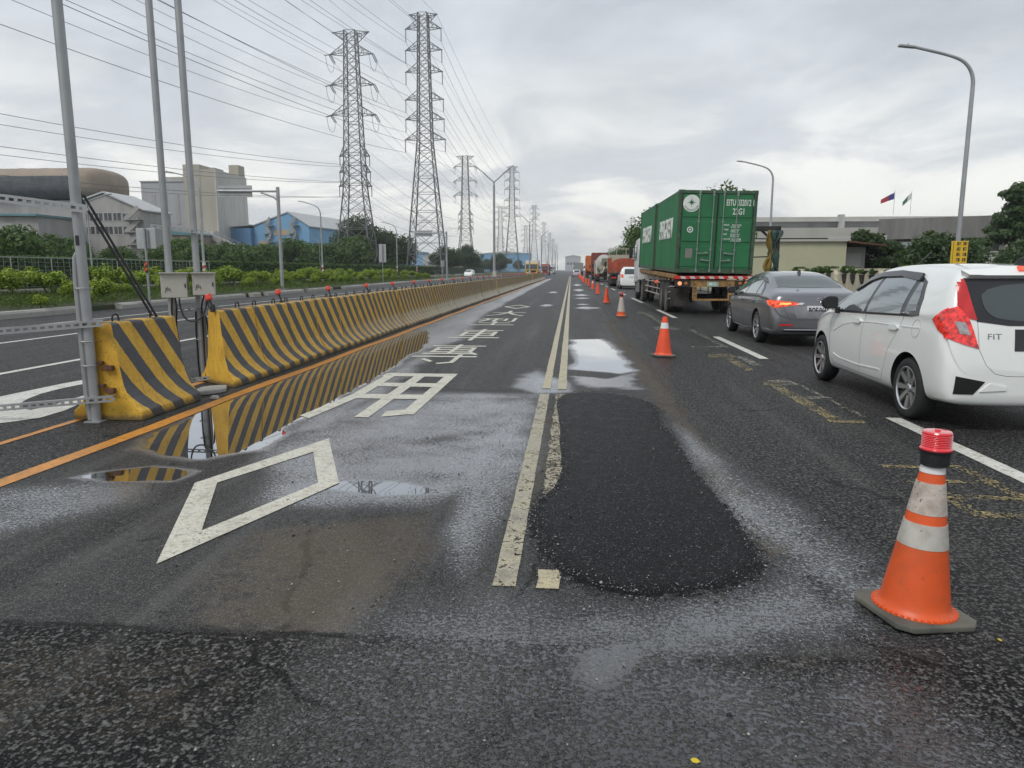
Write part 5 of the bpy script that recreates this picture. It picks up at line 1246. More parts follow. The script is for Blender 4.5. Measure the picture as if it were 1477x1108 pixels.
# ---------------------------------------------------------------- lattice pylons and conductors
def lattice(th, prof, zs, name='tower_body', w=.16):
    """four tapered legs with X bracing between the levels zs"""
    def hw(z):
        for (z0, a), (z1, b_) in zip(prof[:-1], prof[1:]):
            if z0 <= z <= z1: return a + (b_ - a) * (z - z0) / (z1 - z0)
        return prof[-1][1]
    mb = MB()
    for sx in (-1, 1):
        for sy in (-1, 1):
            for za, zb in zip(zs[:-1], zs[1:]): mb.bar((sx * hw(za), sy * hw(za), za), (sx * hw(zb), sy * hw(zb), zb), w * (1.45 if za < 20 else 1.2))
    for za, zb in zip(zs[:-1], zs[1:]):
        a, b_ = hw(za), hw(zb)
        for sg in (-1, 1):
            mb.bar((-a, sg * a, za), (b_, sg * b_, zb), w * .62); mb.bar((a, sg * a, za), (-b_, sg * b_, zb), w * .62)
            mb.bar((sg * a, -a, za), (sg * b_, b_, zb), w * .62); mb.bar((sg * a, a, za), (sg * b_, -b_, zb), w * .62)
            mb.bar((-b_, sg * b_, zb), (b_, sg * b_, zb), w * .6); mb.bar((sg * b_, -b_, zb), (sg * b_, b_, zb), w * .6)
        if za < 22 and zb - za > 4:                                # secondary bracing low down
            zm = (za + zb) / 2; c = hw(zm)
            for sg in (-1, 1):
                mb.bar((-c, sg * c, zm), (0, sg * c, zm), w * .45); mb.bar((c, sg * c, zm), (0, sg * c, zm), w * .45); mb.bar((-c, sg * c, zm), (-a * .5, sg * a, za), w * .4); mb.bar((c, sg * c, zm), (a * .5, sg * a, za), w * .4)
                mb.bar((sg * c, -c, zm), (sg * c, c, zm), w * .45)
    mb.build(name, M_pylon, th); return hw
def arm(th, hw, z, L, up=1.9, w=.13, drop=0, double=False, name='cross_arm'):
    for sg in (-1, 1):
        a = hw(z); b_ = hw(z + up); mb = MB()
        tip = (sg * L, 0, z)
        for sy in (-1, 1):
            mb.bar((sg * a, sy * a, z), tip, w); mb.bar((sg * b_, sy * b_, z + up), tip, w * .9)
            for k in (.35, .68):
                mb.bar((sg * (a + (L - a) * k), sy * a * (1 - k), z), (sg * (b_ + (L - b_) * k), sy * b_ * (1 - k), z + up * (1 - k)), w * .55)
            mb.bar((sg * a, sy * a, z), (sg * (b_ + (L - b_) * .35), sy * b_ * .65, z + up * .65), w * .5)
        mb.box(tip, (.3, .3, .22)); ao = mb.build(name, M_pylon, th)
        if drop:
            i_ = MB(); i_.tube([(sg * L, 0, z - .1), (sg * L, 0, z - .3), (sg * L, 0, z - drop)], .085 if not double else .1, 6)
            for k in np.arange(.4, drop, .22): i_.lathe([(.05, -.03), (.13, 0), (.05, .03)], 6, Matrix.Translation((sg * L, 0, z - k)))
            i_.build('insulator', M_insul, ao)
        if double:                                              # tension strings and a jumper loop
            i_ = MB(); 
            for dx in (-.18, .18):
                i_.tube([(sg * L + dx, -.2, z - .1), (sg * L + dx, -2.9, z - .9)], .1, 6); i_.tube([(sg * L + dx, .2, z - .1), (sg * L + dx, 2.9, z - .9)], .1, 6)
            i_.build('insulator', M_insul, ao)
            j = MB(); j.tube(chaikin([(sg * L, -2.9, z - .9), (sg * L, -2, z - 3.0), (sg * L, 0, z - 3.6), (sg * L, 2, z - 3.0), (sg * L, 2.9, z - .9)], 2, False), .045, 5); j.build('jumper_loop', M_wire, ao)
GP = 'lattice power pylons in a row'
MA = [(52.0, 3.9), (47.6, 4.0), (43.1, 4.05), (37.3, 4.2), (33.1, 4.3), (28.8, 4.5)]
def pylon_mid(loc, label):
    th = thing('power_pylon', label, 'pylon', loc, 0, GP)
    zs = [0, 5, 10, 14.5, 18.5, 22, 25, 27.5, 29.6, 31.7] + [31.7 + 2.1 * i for i in range(1, 12)] + [56.4]
    hw = lattice(th, [(0, 4.1), (29.6, 1.55), (56.5, 1.0)], zs)
    for z, L in MA: arm(th, hw, z + 1.3, L, 1.7, drop=2.7)
    arm(th, hw, 56.2, 3.0, -1.5)
    return th
LA = [(47.0, 4.7), (40.8, 4.8), (34.6, 4.9)]; LB = [(26.0, 3.3), (22.6, 3.4), (19.6, 3.6)]
def pylon_left(loc, label):
    th = thing('power_pylon', label, 'pylon', loc, 0, GP)
    zs = [0, 5.5, 10.5, 14.5, 17.5, 20] + [20 + 2.15 * i for i in range(1, 15)] + [51.6]
    hw = lattice(th, [(0, 4.1), (19.5, 2.05), (36, 1.55), (51.7, 1.15)], zs)
    for z, L in LA: arm(th, hw, z, L, 1.9, double=True)
    for z, L in LB: arm(th, hw, z, L, 2.0, drop=2.2)
    arm(th, hw, 51.4, 3.9, -1.8)
    return th
pm = pylon_mid((-32.7, 165, 0), 'tallest steel lattice pylon with six pairs of arms, nearest one right of the twin')
pl_ = pylon_left((-47.4, 160, 0), 'lattice pylon with three broad double-string arms, left of the tallest pylon')
MIDS = [(-32.3, 400), (-32, 635), (-32, 860), (-32, 1090), (-32, 1320), (-32, 1600)]
for i, (x, y) in enumerate(MIDS): dup(pm, (x, y, 0), 0, ['lattice pylon standing just right of the first double-arm lamp head', 'lattice pylon above the second double-arm lamp post'][i] if i < 2 else 'small distant lattice pylon in the row over the road end')
LEFTS = [(-47.6, 330), (-57, 590), (-52, 840)]
for i, (x, y) in enumerate(LEFTS): dup(pl_, (x, y, 0), 0, ['lattice pylon with broad arms behind the overhead sign board', 'faint thin lattice pylon right behind the first double-arm lamp pole', 'faint small lattice pylon just left of the second double-arm lamp post'][i])
nw = [0]
def wire(p, q, sag, lab, grp, r=.032):
    n = 36; pts = []
    for i in range(n + 1):
        u = i / n; pts.append((p[0] + (q[0] - p[0]) * u, p[1] + (q[1] - p[1]) * u, p[2] + (q[2] - p[2]) * u - 4 * sag * u * (1 - u)))
    mb = MB(); mb.tube(pts, r, 4, False); o = mb.build('power_line', M_wire); tag(o, lab, 'power line', grp)
def circuits(a, b_, arms, dz, sag, lab, grp, r=.032):
    for z, L in arms:
        for sg in (-1, 1): wire((a[0] + sg * L, a[1], z + dz), (b_[0] + sg * L, b_[1], z + dz), sag, lab, grp, r)
m0 = (-32.7, 165); l0 = (-47.4, 160)
circuits(m0, (-58, -70), MA, -1.4, 5.5, 'dark conductor strung from the tallest pylon back over the left carriageway', 'conductors from the tallest pylon towards the viewer')
circuits(m0, MIDS[0], MA, -1.4, 5.5, 'conductor strung between the tallest pylon and the next one beyond', 'conductors beyond the tallest pylon', .036)
circuits(MIDS[0], MIDS[1], MA, -1.4, 5.5, 'faint conductor between distant pylons along the road', 'conductors between distant pylons', .045)
circuits(m0, (-58, -70), [(56.2, 3.0)], 0, 3.5, 'thin earth wire from the top of the tallest pylon towards the viewer', 'earth wires')
circuits(m0, MIDS[0], [(56.2, 3.0)], 0, 3.5, 'thin earth wire beyond the tallest pylon', 'earth wires beyond')
circuits((l0[0], 157), (-58, -75), LA, -.9, 6, 'conductor from the broad upper arms of the left pylon towards the viewer', 'upper conductors of the left pylon')
circuits((l0[0], 163), LEFTS[0], LA, -.9, 4, 'conductor from the left pylon to the next broad-armed pylon', 'conductors beyond the left pylon', .036)
circuits(LEFTS[0], LEFTS[1], LA, -.9, 5, 'faint conductor between distant broad-armed pylons', 'distant conductors', .045)
circuits(l0, (-93, -75), LB, -2.2, 6.5, 'conductor from the narrow lower arms of the left pylon swinging out to the left', 'lower conductors of the left pylon')
circuits(l0, LEFTS[0], LB, -2.2, 4, 'conductor from the left pylon lower arms to the pylon behind', 'lower conductors beyond the left pylon', .034)
circuits(l0, (-58, -75), [(51.4, 3.9)], 0, 4, 'thin earth wire from the top of the left pylon towards the viewer', 'earth wires of the left pylon')

# ---------------------------------------------------------------- street lamps
def double_lamp(loc, label, box=False):
    th = thing('street_lamp', label, 'street lamp', loc, 0, 'double-arm street lamps along the median')
    p = MB(); p.tube([(0, 0, 0), (0, 0, 3), (0, 0, 6.3)], [.085, .075, .06], 12); p.tube([(0, 0, 0), (0, 0, .9)], .1, 12); p.build('lamp_pole', M_lamp, th, smooth=True)
    for sg in (-1, 1):
        a = MB(); a.tube(chaikin([(0, 0, 6.2), (0, 0, 6.45), (sg * .25, 0, 6.62), (sg * .62, 0, 6.98)], 2, False), .035, 8); ao = a.build('lamp_arm', M_lamp, th, smooth=True)
        h = MB(); h.bar((sg * .55, 0, 6.92), (sg * 1.12, 0, 7.36), .12, .05); h.build('lamp_head', M_lamp, ao, bev=.015)
    if box:
        b = MB(); b.box((.02, -.12, 1.2), (.22, .14, .32)); b.build('junction_box', M_box, th, bev=.01)
    return th
DL = double_lamp((-4.47, 42.5, 0), 'tall double-arm street lamp with a small box in the first barrier gap', True)
for i, (x, y) in enumerate(((-4.45, 78.6), (-4.45, 110), (-4.45, 143), (-4.45, 176), (-4.45, 209), (-4.45, 242))):
    dup(DL, (x, y, 0), 0, ['second double-arm street lamp, in the second barrier gap', 'third double-arm street lamp along the median', 'fourth double-arm street lamp along the median'][i] if i < 3 else 'tiny double-arm street lamp near the end of the median')
M_strw = mat('base_stripe_white', (.62, .6, .56), .5, dirt=.3); M_strr = mat('base_stripe_red', (.40, .05, .04), .5, dirt=.2)
def single_lamp(loc, rz, H, reach, label, grp, stripes=True, r=.075):
    th = thing('street_lamp', label, 'street lamp', loc, rz, grp)
    p = MB(); pts = [(0, 0, 0), (0, 0, H * .5), (0, 0, H - 1.3), (0, 0, H - .75), (reach * .10, 0, H - .34), (reach * .28, 0, H - .12), (reach * .8, 0, H + .18)]
    p.tube(chaikin(pts, 2, False), [r * (1 - .45 * min(1, i / 22)) for i in range(len(chaikin(pts, 2, False)))], 10); p.build('lamp_pole', M_lamp, th, smooth=True)
    h = MB(); h.bar((reach * .78, 0, H + .17), (reach, 0, H + .23), .16, .07); h.box((reach * .88, 0, H + .25), (.05, .05, .08)); h.build('lamp_head', M_lamp, th, bev=.02)
    b = MB(); b.box((0, 0, .1), (.42, .42, .2), top=.7); b.build('footing', M_conc, th)
    if stripes:
        s = MB()
        n = 7; 
        for i in range(n):
            s.mi = i % 2; z0 = .3 + 1.35 * i / n; z1 = z0 + 1.35 / n; rr_ = r + .006
            N = 14; vs = []; fs = []
            for j in range(N + 1):
                a = 2 * math.pi * j / N; off = .16 * j / N
                vs += [(rr_ * math.cos(a), rr_ * math.sin(a), z0 + off), (rr_ * math.cos(a), rr_ * math.sin(a), z1 + off)]
            for j in range(N): fs.append((2 * j, 2 * j + 2, 2 * j + 3, 2 * j + 1))
            s.add(vs, fs)
        s.build('striped_band', [M_strw, M_strr], th)
    return th
GL = 'single-arm street lamps on the left verge'
s0 = single_lamp((-22.4, 64.5, .2), R(180), 7.1, 2.0, 'single-arm street lamp with red and white striped base in front of the blue factory', GL)
dup(s0, (-23.5, 45.2, .2), R(168), 'single-arm street lamp in front of the tall beige tower', scale=(1.35, 1, 1.02))
dup(s0, (-22.4, 93, .2), R(180), 'single-arm street lamp between the two big pylons')
dup(s0, (-27.5, 40, .2), R(2), 'small single-arm street lamp in front of the gabled grey factory', scale=.75)
dup(s0, (-27, 77, .2), R(180), 'thin grey lamp post left of the overhead sign mast', scale=(.3, 1, .62))
dup(s0, (-26, 122, .2), R(180), 'far single-arm street lamp inside the tallest pylon outline')
GR = 'single-arm street lamps on the right verge'
r0 = single_lamp((12.55, 25, .15), R(180), 8.05, 2.35, 'tall single-arm street lamp rising behind the white hatchback', GR, False, .08)
dup(r0, (13.0, 49.5, .15), R(180), 'single-arm street lamp above the right end of the green container', scale=(1.0, 1, 1.0))
dup(r0, (13.0, 78, .15), R(180), 'single-arm street lamp hidden mostly by the lorries')

# ---------------------------------------------------------------- signs
def gantry_sign(loc, H, reach, bw, bh, label):
    th = thing('overhead_sign', label, 'sign', loc, 0, 'overhead road signs seen from behind')
    p = MB(); p.tube([(0, 0, 0), (0, 0, H + .25)], .11, 12); p.build('mast', M_lamp, th, smooth=True)
    a = MB(); a.tube([(0, 0, H), (-reach, 0, H + .05)], .07, 8); a.tube(chaikin([(0, 0, H - 1.0), (-.05, 0, H - .45), (-.9, 0, H - .12), (-1.1, 0, H - .1)], 2, False), .05, 8); a.build('mast_arm', M_lamp, th, smooth=True)
    b = MB(); b.box((-reach + bw / 2, .1, H + .02), (bw, .06, bh))
    for z in (-.3, 0, .3): b.box((-reach + bw / 2, .06, H + .02 + z * bh), (bw - .1, .04, .03))
    b.build('sign_board', mat('sign_back_grey', (.42, .43, .43), .5, .3, .06, 2, dirt=.2), th)
    f = MB(); f.box((0, 0, .1), (.6, .6, .2)); f.build('footing', M_conc, th); return th
gantry_sign((-18.3, 45, .2), 6.1, 3.9, 2.2, .72, 'grey back of an overhead road sign on a mast before the blue factory')
gantry_sign((-15.4, 90, .2), 5.7, 4.0, 2.2, .75, 'grey back of a smaller overhead road sign beside the tallest pylon')
def post_sign(name, loc, w_, h_, z, label, grp=None, arrow=False):
    th = thing(name, label, 'sign', loc, 0, grp)
    p = MB(); p.tube([(0, 0, 0), (0, 0, z + h_ / 2)], .035, 8); p.tube([(.08, 0, z - h_ * .45), (.08, 0, z + h_ * .45)], .02, 8); p.build('sign_post', M_steel, th)
    b = MB(); b.box((0, .06, z), (w_, .02, h_)); b.build('sign_panel', mat('sign_back_grey', (.42, .43, .43)), th, bev=.01)
    if arrow:
        a = MB(); a.mi = 0; a.box((0, -.05, z - h_ / 2 - .55), (.10, .02, .35)); a.mi = 1
        for i in range(2): a.prism([(-.045, z - h_ / 2 - .7 + i * .16), (.045, z - h_ / 2 - .62 + i * .16), (.045, z - h_ / 2 - .54 + i * .16), (-.045, z - h_ / 2 - .62 + i * .16)], 'y', -.066, -.061)
        a.build('marker_strip', [M_plastic, M_or], th)
    return th
post_sign('road_sign', (-13.0, 21.5, .1), .62, .62, 2.3, 'square grey back of a road sign left of the pole pair', arrow=True)
post_sign('road_sign', (-18.3, 70, .2), .7, 1.75, 2.85, 'tall narrow grey back of a sign before the left pylon')
post_sign('road_sign', (-19.5, 110, .2), .5, .9, 2.2, 'tiny grey back of a road sign beside the striped lamp by the pylons')
ys_ = thing('parking_sign', 'yellow board of dark characters in two columns on the right lamp post', 'sign', (12.55, 24.86, 0), R(-8))
a = MB(); a.box((0, 0, 1.95), (.50, .02, .85)); a.build('sign_board', mat('sign_yellow', (.66, .42, .02), .5, 0, .06, dirt=.15), ys_, bev=.008)
gl_ = MB()
for ci, x in enumerate((-.03, .15)):
    for i in range(5):
        z = 2.29 - .17 * i                                      # worn characters, no longer legible: a few crossing strokes each
        for dz in (-.04, 0, .04): gl_.box((x, -.012, z + dz), (.11, .004, .018))
        gl_.box((x + random.uniform(-.03, .03), -.0125, z), (.02, .004, .11)); gl_.box((x + random.choice((-.045, .045)), -.013, z - .01), (.018, .004, .09))
gl_.build('lettering', M_ink, ys_)
for x in (-.19, .24):
    a = MB(); a.box((x, -.012, 1.95), (.01, .006, .8)); a.build('border_line', M_ink, ys_)
# ---------------------------------------------------------------- vegetation
def blob_pts(r_, n, clumps):
    """n points spread through clumps (cx, cy, cz, rx, rz): mostly near each clump's skin, with outward normals"""
    C = np.array(clumps); wgt = C[:, 3] ** 2; idx_ = r_.choice(len(C), n, p=wgt / wgt.sum()); c = C[idx_]
    d = r_.normal(size=(n, 3)); d /= np.linalg.norm(d, axis=1)[:, None]
    rad_ = (r_.random(n) ** .4)[:, None]
    p = c[:, :3] + d * rad_ * c[:, [3, 3, 4]]
    return p, d, idx_
def leaves(name, m, p, d, size, r_, tint, parent=None, aspect=.5, link_=True):
    n = len(p); nrm = d + r_.normal(size=(n, 3)) * .7; nrm[:, 2] += .45; nrm /= np.linalg.norm(nrm, axis=1)[:, None]
    t_ = np.cross(nrm, r_.normal(size=(n, 3))); t_ /= np.linalg.norm(t_, axis=1)[:, None]; b_ = np.cross(nrm, t_)
    s = size * r_.uniform(.6, 1.35, n)[:, None]
    v = np.stack([p - t_ * s, p + b_ * s * aspect + nrm * s * .12, p + t_ * s, p - b_ * s * aspect + nrm * s * .12], 1).reshape(-1, 3)
    me = bpy.data.meshes.new(name); me.vertices.add(4 * n); me.vertices.foreach_set('co', v.ravel().astype(np.float32))
    me.loops.add(4 * n); me.loops.foreach_set('vertex_index', np.arange(4 * n, dtype=np.int32))
    me.polygons.add(n); me.polygons.foreach_set('loop_start', (np.arange(n) * 4).astype(np.int32)); me.update(calc_edges=True)
    at = me.attributes.new('tint', 'FLOAT', 'POINT'); at.data.foreach_set('value', np.repeat(np.clip(tint, 0, 1), 4).astype(np.float32))
    me.materials.append(m)
    if not link_: return me
    o = bpy.data.objects.new(name, me); link(o, parent); return o
M_bark = mat('bark', (.12, .095, .07), .9, 0, .3, 5, bump=.5)
L_dark = leaf_mat('leaf_dark', (.016, .036, .012), (.045, .085, .022))
L_mid = leaf_mat('leaf_mid', (.026, .065, .014), (.075, .14, .025))
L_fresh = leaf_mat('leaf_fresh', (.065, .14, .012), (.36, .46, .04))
L_pine = leaf_mat('leaf_blue_green', (.022, .050, .020), (.070, .115, .04))
def tree(name, label, loc, H, Rr, m, seed, n=5200, leaf=.16, trunk=.28, group=None, layered=False, k=16, squash=.8):
    r_ = np.random.default_rng(seed); th = thing(name, label, 'tree', loc, 0, group)
    tb = MB(); tb.tube([(0, 0, -.1), (.05, .03, H * trunk * .5), (-.04, .06, H * trunk), (.05, 0, H * .8)], [H * .026, H * .021, H * .017, H * .006], 8)
    cl = []
    for i in range(k):
        if layered:
            z = H * (.42 + .55 * (i / k)); ang = i * 2.4 + r_.random(); q = Rr * (1.05 - .75 * (i / k)) * r_.uniform(.35, .9); c = (q * math.cos(ang), q * math.sin(ang), z, Rr * r_.uniform(.28, .45), Rr * r_.uniform(.12, .2))
        else:
            u = r_.random(); z = H * (trunk + .1 + (1 - trunk - .22) * u); ang = r_.random() * 6.28; q = Rr * math.sqrt(max(.05, 1 - (2 * u - .9) ** 2)) * r_.uniform(.3, .85)
            c = (q * math.cos(ang), q * math.sin(ang), z, Rr * r_.uniform(.28, .5), Rr * r_.uniform(.28, .5) * squash)
        cl.append(c); tb.tube([(0, 0, max(H * trunk * .8, c[2] - Rr * .7)), (c[0] * .5, c[1] * .5, c[2] - Rr * .2), (c[0], c[1], c[2])], [H * .011, H * .007, H * .003], 5)
    tb.build('trunk', M_bark, th, smooth=True)
    p, d, ix = blob_pts(r_, n, cl); tone = r_.random(k)[ix]
    leaves('crown', m, p, d, leaf, r_, .2 + .35 * tone + .5 * r_.random(n) - .1, th); return th
def shrub_proto(seed, n, m):
    """a knee- to waist-high bush with upright sprays of leaves"""
    r_ = np.random.default_rng(seed); cl = []
    for i in range(9):
        a = r_.random() * 6.28; q = .42 * math.sqrt(r_.random()); cl.append((q * math.cos(a), q * math.sin(a), .42 + .38 * r_.random(), .2 + .1 * r_.random(), .22 + .08 * r_.random()))
    p, d, ix = blob_pts(r_, n, cl); d[:, 2] += .5
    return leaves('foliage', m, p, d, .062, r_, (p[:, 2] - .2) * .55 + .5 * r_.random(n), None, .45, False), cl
protos = []
for sd in range(5):
    me_, cl = shrub_proto(100 + sd, 1300, L_fresh)
    tb = MB()
    for c in cl[:5]: tb.tube([(0, 0, -.02), (c[0] * .4, c[1] * .4, .25), (c[0], c[1], c[2])], [.02, .014, .006], 5)
    protos.append((me_, tb.mesh('stem', M_bark)))
GS = 'fresh green shrubs planted on the left verge'
def shrub(x, y, z, s, lab, sz=1.0):
    i = random.randrange(5); th = thing('shrub', lab, 'shrub', (x, y, z), random.random() * 6.28, GS); th.scale = (s, s, s * sz)
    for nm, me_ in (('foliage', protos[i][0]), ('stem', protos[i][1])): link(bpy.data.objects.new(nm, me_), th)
# verge: raised bed with kerb stones, grass and a low concrete path edge
kx = lambda y: -16.7 - .035 * min(max(y - 20, 0), 60) * .6
vg = MB(); Y0 = [-10, 10, 20, 30, 40, 60, 80, 120, 200, 400, 900]
for a, b_ in zip(Y0[:-1], Y0[1:]):
    vg.add([(kx(a) - .3, a, .17), (kx(b_) - .3, b_, .17), (-24, b_, .42), (-24, a, .42)], [(0, 1, 2, 3)]); vg.add([(-24, a, .42), (-24, b_, .42), (-420, b_, .5), (-420, a, .5)], [(0, 1, 2, 3)])
    vg.add([(kx(a) - .28, a, -.05), (kx(b_) - .28, b_, -.05), (kx(b_) - .3, b_, .17), (kx(a) - .3, a, .17)], [(0, 1, 2, 3)])
m = bpy.data.materials.new('verge_soil_and_turf'); t = NT(m); out = t.n('OutputMaterial'); b = t.n('BsdfPrincipled', _Roughness=.95); t.l(b.outputs[0], out.inputs[0])
P = t.n('TexCoord').outputs['Object']; c1 = t.mix(t.ramp(t.noise(P, 1.3, 6, .6), .35, .65), (.035, .055, .016), (.06, .052, .032)); c1 = t.mix(t.ramp(t.noise(P, 14, 5, .7), .4, .7), c1, (.03, .06, .012)); t.l(c1, b.inputs['Base Color'])
bp = t.n('Bump', _Strength=.6, _Distance=.05); t.l(t.noise(P, 25, 5), bp.inputs['Height']); t.l(bp.outputs[0], b.inputs['Normal'])
M_turf = m; o = vg.build('verge', M_turf); tag(o, kind='structure')
kb = MB(); y = -6.0
while y < 190:
    L = 1.0 if y < 80 else 4.0; x = kx(y + L / 2)
    if random.random() > .1 or y > 80:
        kb.prism([(x - .30, -.02), (x + .02, -.02), (x, .14), (x - .05, .20 + random.uniform(-.02, .03)), (x - .30, .22)], 'y', y + .008, y + L - .008)
    y += L
o = kb.build('kerb', M_conc, bev=.0); tag(o, kind='structure')
kb = MB(); y = 2.0
while y < 190:
    if random.random() > .18: kb.box((-22.9 + random.uniform(-.05, .05), y + 1, .46), (.32, 1.98, .36))
    y += 2
o = kb.build('path_edge', M_conc); tag(o, kind='structure')
# grass blades, denser near the kerb
n = 26000; r_ = np.random.default_rng(5); gy = 8 + 92 * r_.random(n) ** 1.7; gx = -16.9 - .021 * np.clip(gy - 20, 0, 60) - r_.random(n) ** .9 * 6.5
p = np.stack([gx, gy, .2 + .03 * (-17 - gx) + .10 + .1 * r_.random(n)], 1); d = r_.normal(size=(n, 3)) * .4; d[:, 2] = .2
clump = vnoise(gx[None], gy[None], 1.2, 1.2, 77)[0]; keep = clump > .36
L_grass = leaf_mat('leaf_grass', (.035, .065, .014), (.10, .15, .03), .6)
o = leaves('verge_grass', L_grass, p[keep], d[keep], .16, r_, clump[keep] * 1.1 + .25 * (r_.random(keep.sum()) - .5), None, .14); tag(o, 'rough grass growing over the left verge and its kerb', 'grass', kind='stuff')
random.seed(11)
def lab_s(x, y):
    return 'fresh green shrub in the front clump by the kerb stones, left of the steel poles' if y < 22 and x > -20 else 'fresh yellow-green shrub in the planted rows on the left verge'
for (x, y, s, lb) in ((-17.4, 19.3, .95, 'round bright shrub on the grass near the left frame edge'), (-17.2, 22.3, .5, 'tiny low shrub sprouting at the kerb beside the nearest pole'), (-17.7, 25.2, .55, 'low shrub at the kerb between the nearest pole and the stay rods'), (-18.6, 27.5, 1.0, 'shrub on the grass behind the larger control box')):
    shrub(x, y, .2, s, lb)
y = 19.0
while y < 100:
    if random.random() < .86: shrub(-21.6 + random.uniform(-.5, .5), y, .38, random.uniform(.9, 1.4), 'fresh yellow-green shrub in the middle planted row on the left verge', .95)
    if random.random() < .7: shrub(-19.8 + random.uniform(-.7, .7), y + random.uniform(-.5, .5), .3, random.uniform(.55, .95), 'fresh yellow-green shrub in the front planted row on the left verge')
    if random.random() < .8: shrub(-25.4 + random.uniform(-.6, .6), y + random.uniform(-.5, .5), .42, random.uniform(.9, 1.4), 'fresh yellow-green shrub in the back planted row on the left verge')
    y += random.uniform(.95, 1.5) * (1 + y / 90)
# clipped dark hedge and wire fence behind the shrubs
hg = thing('hedge', 'long clipped dark green hedge behind the shrub rows on the left', 'hedge', (0, 0, 0))
hb = MB(); hb.add([(-31.0, 22, .4), (-31.0, 260, .4), (-31.0, 260, 2.15), (-31.0, 22, 2.15), (-32.2, 22, .4), (-32.2, 260, .4), (-32.2, 260, 2.15), (-32.2, 22, 2.15)], [(0, 1, 2, 3), (4, 7, 6, 5), (3, 2, 6, 7), (0, 3, 7, 4), (1, 5, 6, 2)])
hb.build('hedge_core', mat('hedge_core', (.022, .042, .012), .95, 0, .4, 6, bump=.8, bs=9), hg)
n = 17000; r_ = np.random.default_rng(15); gy = 22 + 150 * r_.random(n) ** 1.5; top_ = r_.random(n) < .3
p = np.stack([np.where(top_, -31.0 - 1.2 * r_.random(n), -30.95), gy, np.where(top_, 2.18, .5 + 1.7 * r_.random(n))], 1); d = np.stack([np.where(top_, 0., 1.), r_.normal(size=n) * .3, np.where(top_, 1., .2)], 1)
leaves('hedge_leaves', L_mid, p, d, .17, r_, .25 + .5 * r_.random(n), hg)
fn = thing('wire_fence', 'thin wire mesh fence on grey posts at the far left before the hedge', 'fence', (-29.2, 24, .4), 0)
pf = MB(); 
for i in range(12): pf.tube([(0, i * 3, 0), (0, i * 3, 1.75)], .03, 6)
pf.tube([(0, 0, 1.72), (0, 33, 1.72)], .02, 5); pf.build('fence_post', M_steel, fn)
wf = MB()
for i in range(0, 66): wf.bar((0, i * .5, .1), (0, i * .5, 1.7), .012)
for z in np.arange(.15, 1.7, .22): wf.bar((0, 0, z), (0, 33, z), .012)
wf.build('fence_mesh', M_lamp, fn)
# trees behind the hedge
GT = 'dark trees behind the left hedge'
T0 = tree('broadleaf_tree', 'dark broadleaf tree at the far left in front of the grey factory', (-43, 41, .4), 5.6, 3.4, L_mid, 1, 7000, .17, .2, GT)
T1 = tree('broadleaf_tree', 'low dark tree below the round-roofed hall, left of the nearest pole', (-43, 50, .4), 3.5, 2.7, L_mid, 2, 5200, .17, .15, GT)
T2 = tree('broadleaf_tree', 'large dark tree rising behind the legs of the left pylon', (-50, 172, .4), 14.5, 7.2, L_dark, 3, 9000, .3, .2, GT, k=24)
T3 = tree('broadleaf_tree', 'dark tree right of the left pylon, behind the tall narrow sign', (-44, 178, .4), 10.2, 6.0, L_dark, 4, 7000, .3, .18, GT, k=20)
random.seed(5)
y = 46.0; i = 0
while y < 190:
    src = random.choice((T0, T1, T1)); s = random.uniform(.8, 1.15) * (1 + (y - 46) / 110) * (.62 if src is T0 else 1)
    dup(src, (-41 - random.uniform(0, 6) - (y - 46) * .04, y, .4), random.random() * 6.28, 'dark low tree in the row behind the hedge, below the left factories' if y < 105 else 'dark tree in the far row behind the hedge near the pylons', scale=s); y += random.uniform(3.0, 5.2) * (1 + (y - 46) / 120)
for i in range(16):
    dup(T3, (-30 - random.uniform(0, 24), 210 + i * 26, .3), i * 1.7, 'distant dark tree near the pylon feet along the road', scale=random.uniform(.55, .9))
# right-hand side planting
GTR = 'trees beyond the right boundary wall'
Rt = tree('conifer_tree', 'tall layered conifer at the right edge beside the concrete office', (31.6, 55, 0), 7.6, 2.5, L_pine, 21, 6500, .17, .3, GTR, True, 22)
dup(Rt, (36.5, 60, 0), 2.2, 'second tall conifer partly cut by the right frame edge', scale=.95)
Rb = tree('broadleaf_tree', 'rounded dark grey-green tree left of the yellow board, before the concrete office', (21.4, 45, 0), 3.3, 2.6, L_pine, 22, 6000, .15, .2, GTR)
Rc = tree('broadleaf_tree', 'dark tree beside the end of the cream shed', (19.2, 50, 0), 4.2, 1.6, L_dark, 23, 4500, .14, .25, GTR)
dup(Rc, (20.6, 49, 0), 1, 'lighter small tree between the cream shed and the office', scale=.82)
dup(Rb, (26.8, 45.5, 0), 1.3, 'bushy tree right of the yellow board', scale=.92); dup(Rb, (30.2, 46, 0), 2.9, 'bushy tree below the tall conifer at the right edge', scale=.85)
dup(Rb, (23.6, 52, 0), 4.2, 'tree in shadow right behind the lamp post', scale=.85)
Rd = tree('broadleaf_tree', 'airy tree with sparse top behind the tipper lorry', (10.2, 84, 0), 8.6, 4.6, L_mid, 24, 4600, .2, .25, GTR, k=20)
dup(Rd, (13.0, 66, 0), 2, 'tree top showing above the green container', scale=(.95, .95, 1.02))
for i, (x, y, s) in enumerate(((11, 98, 1.0), (11.5, 116, .95), (12, 138, .8), (11.5, 165, .8), (11.5, 200, .8), (12, 250, .8))): dup(Rd, (x, y, 0), i * 1.1, 'tree behind the queue of lorries on the right', scale=s)

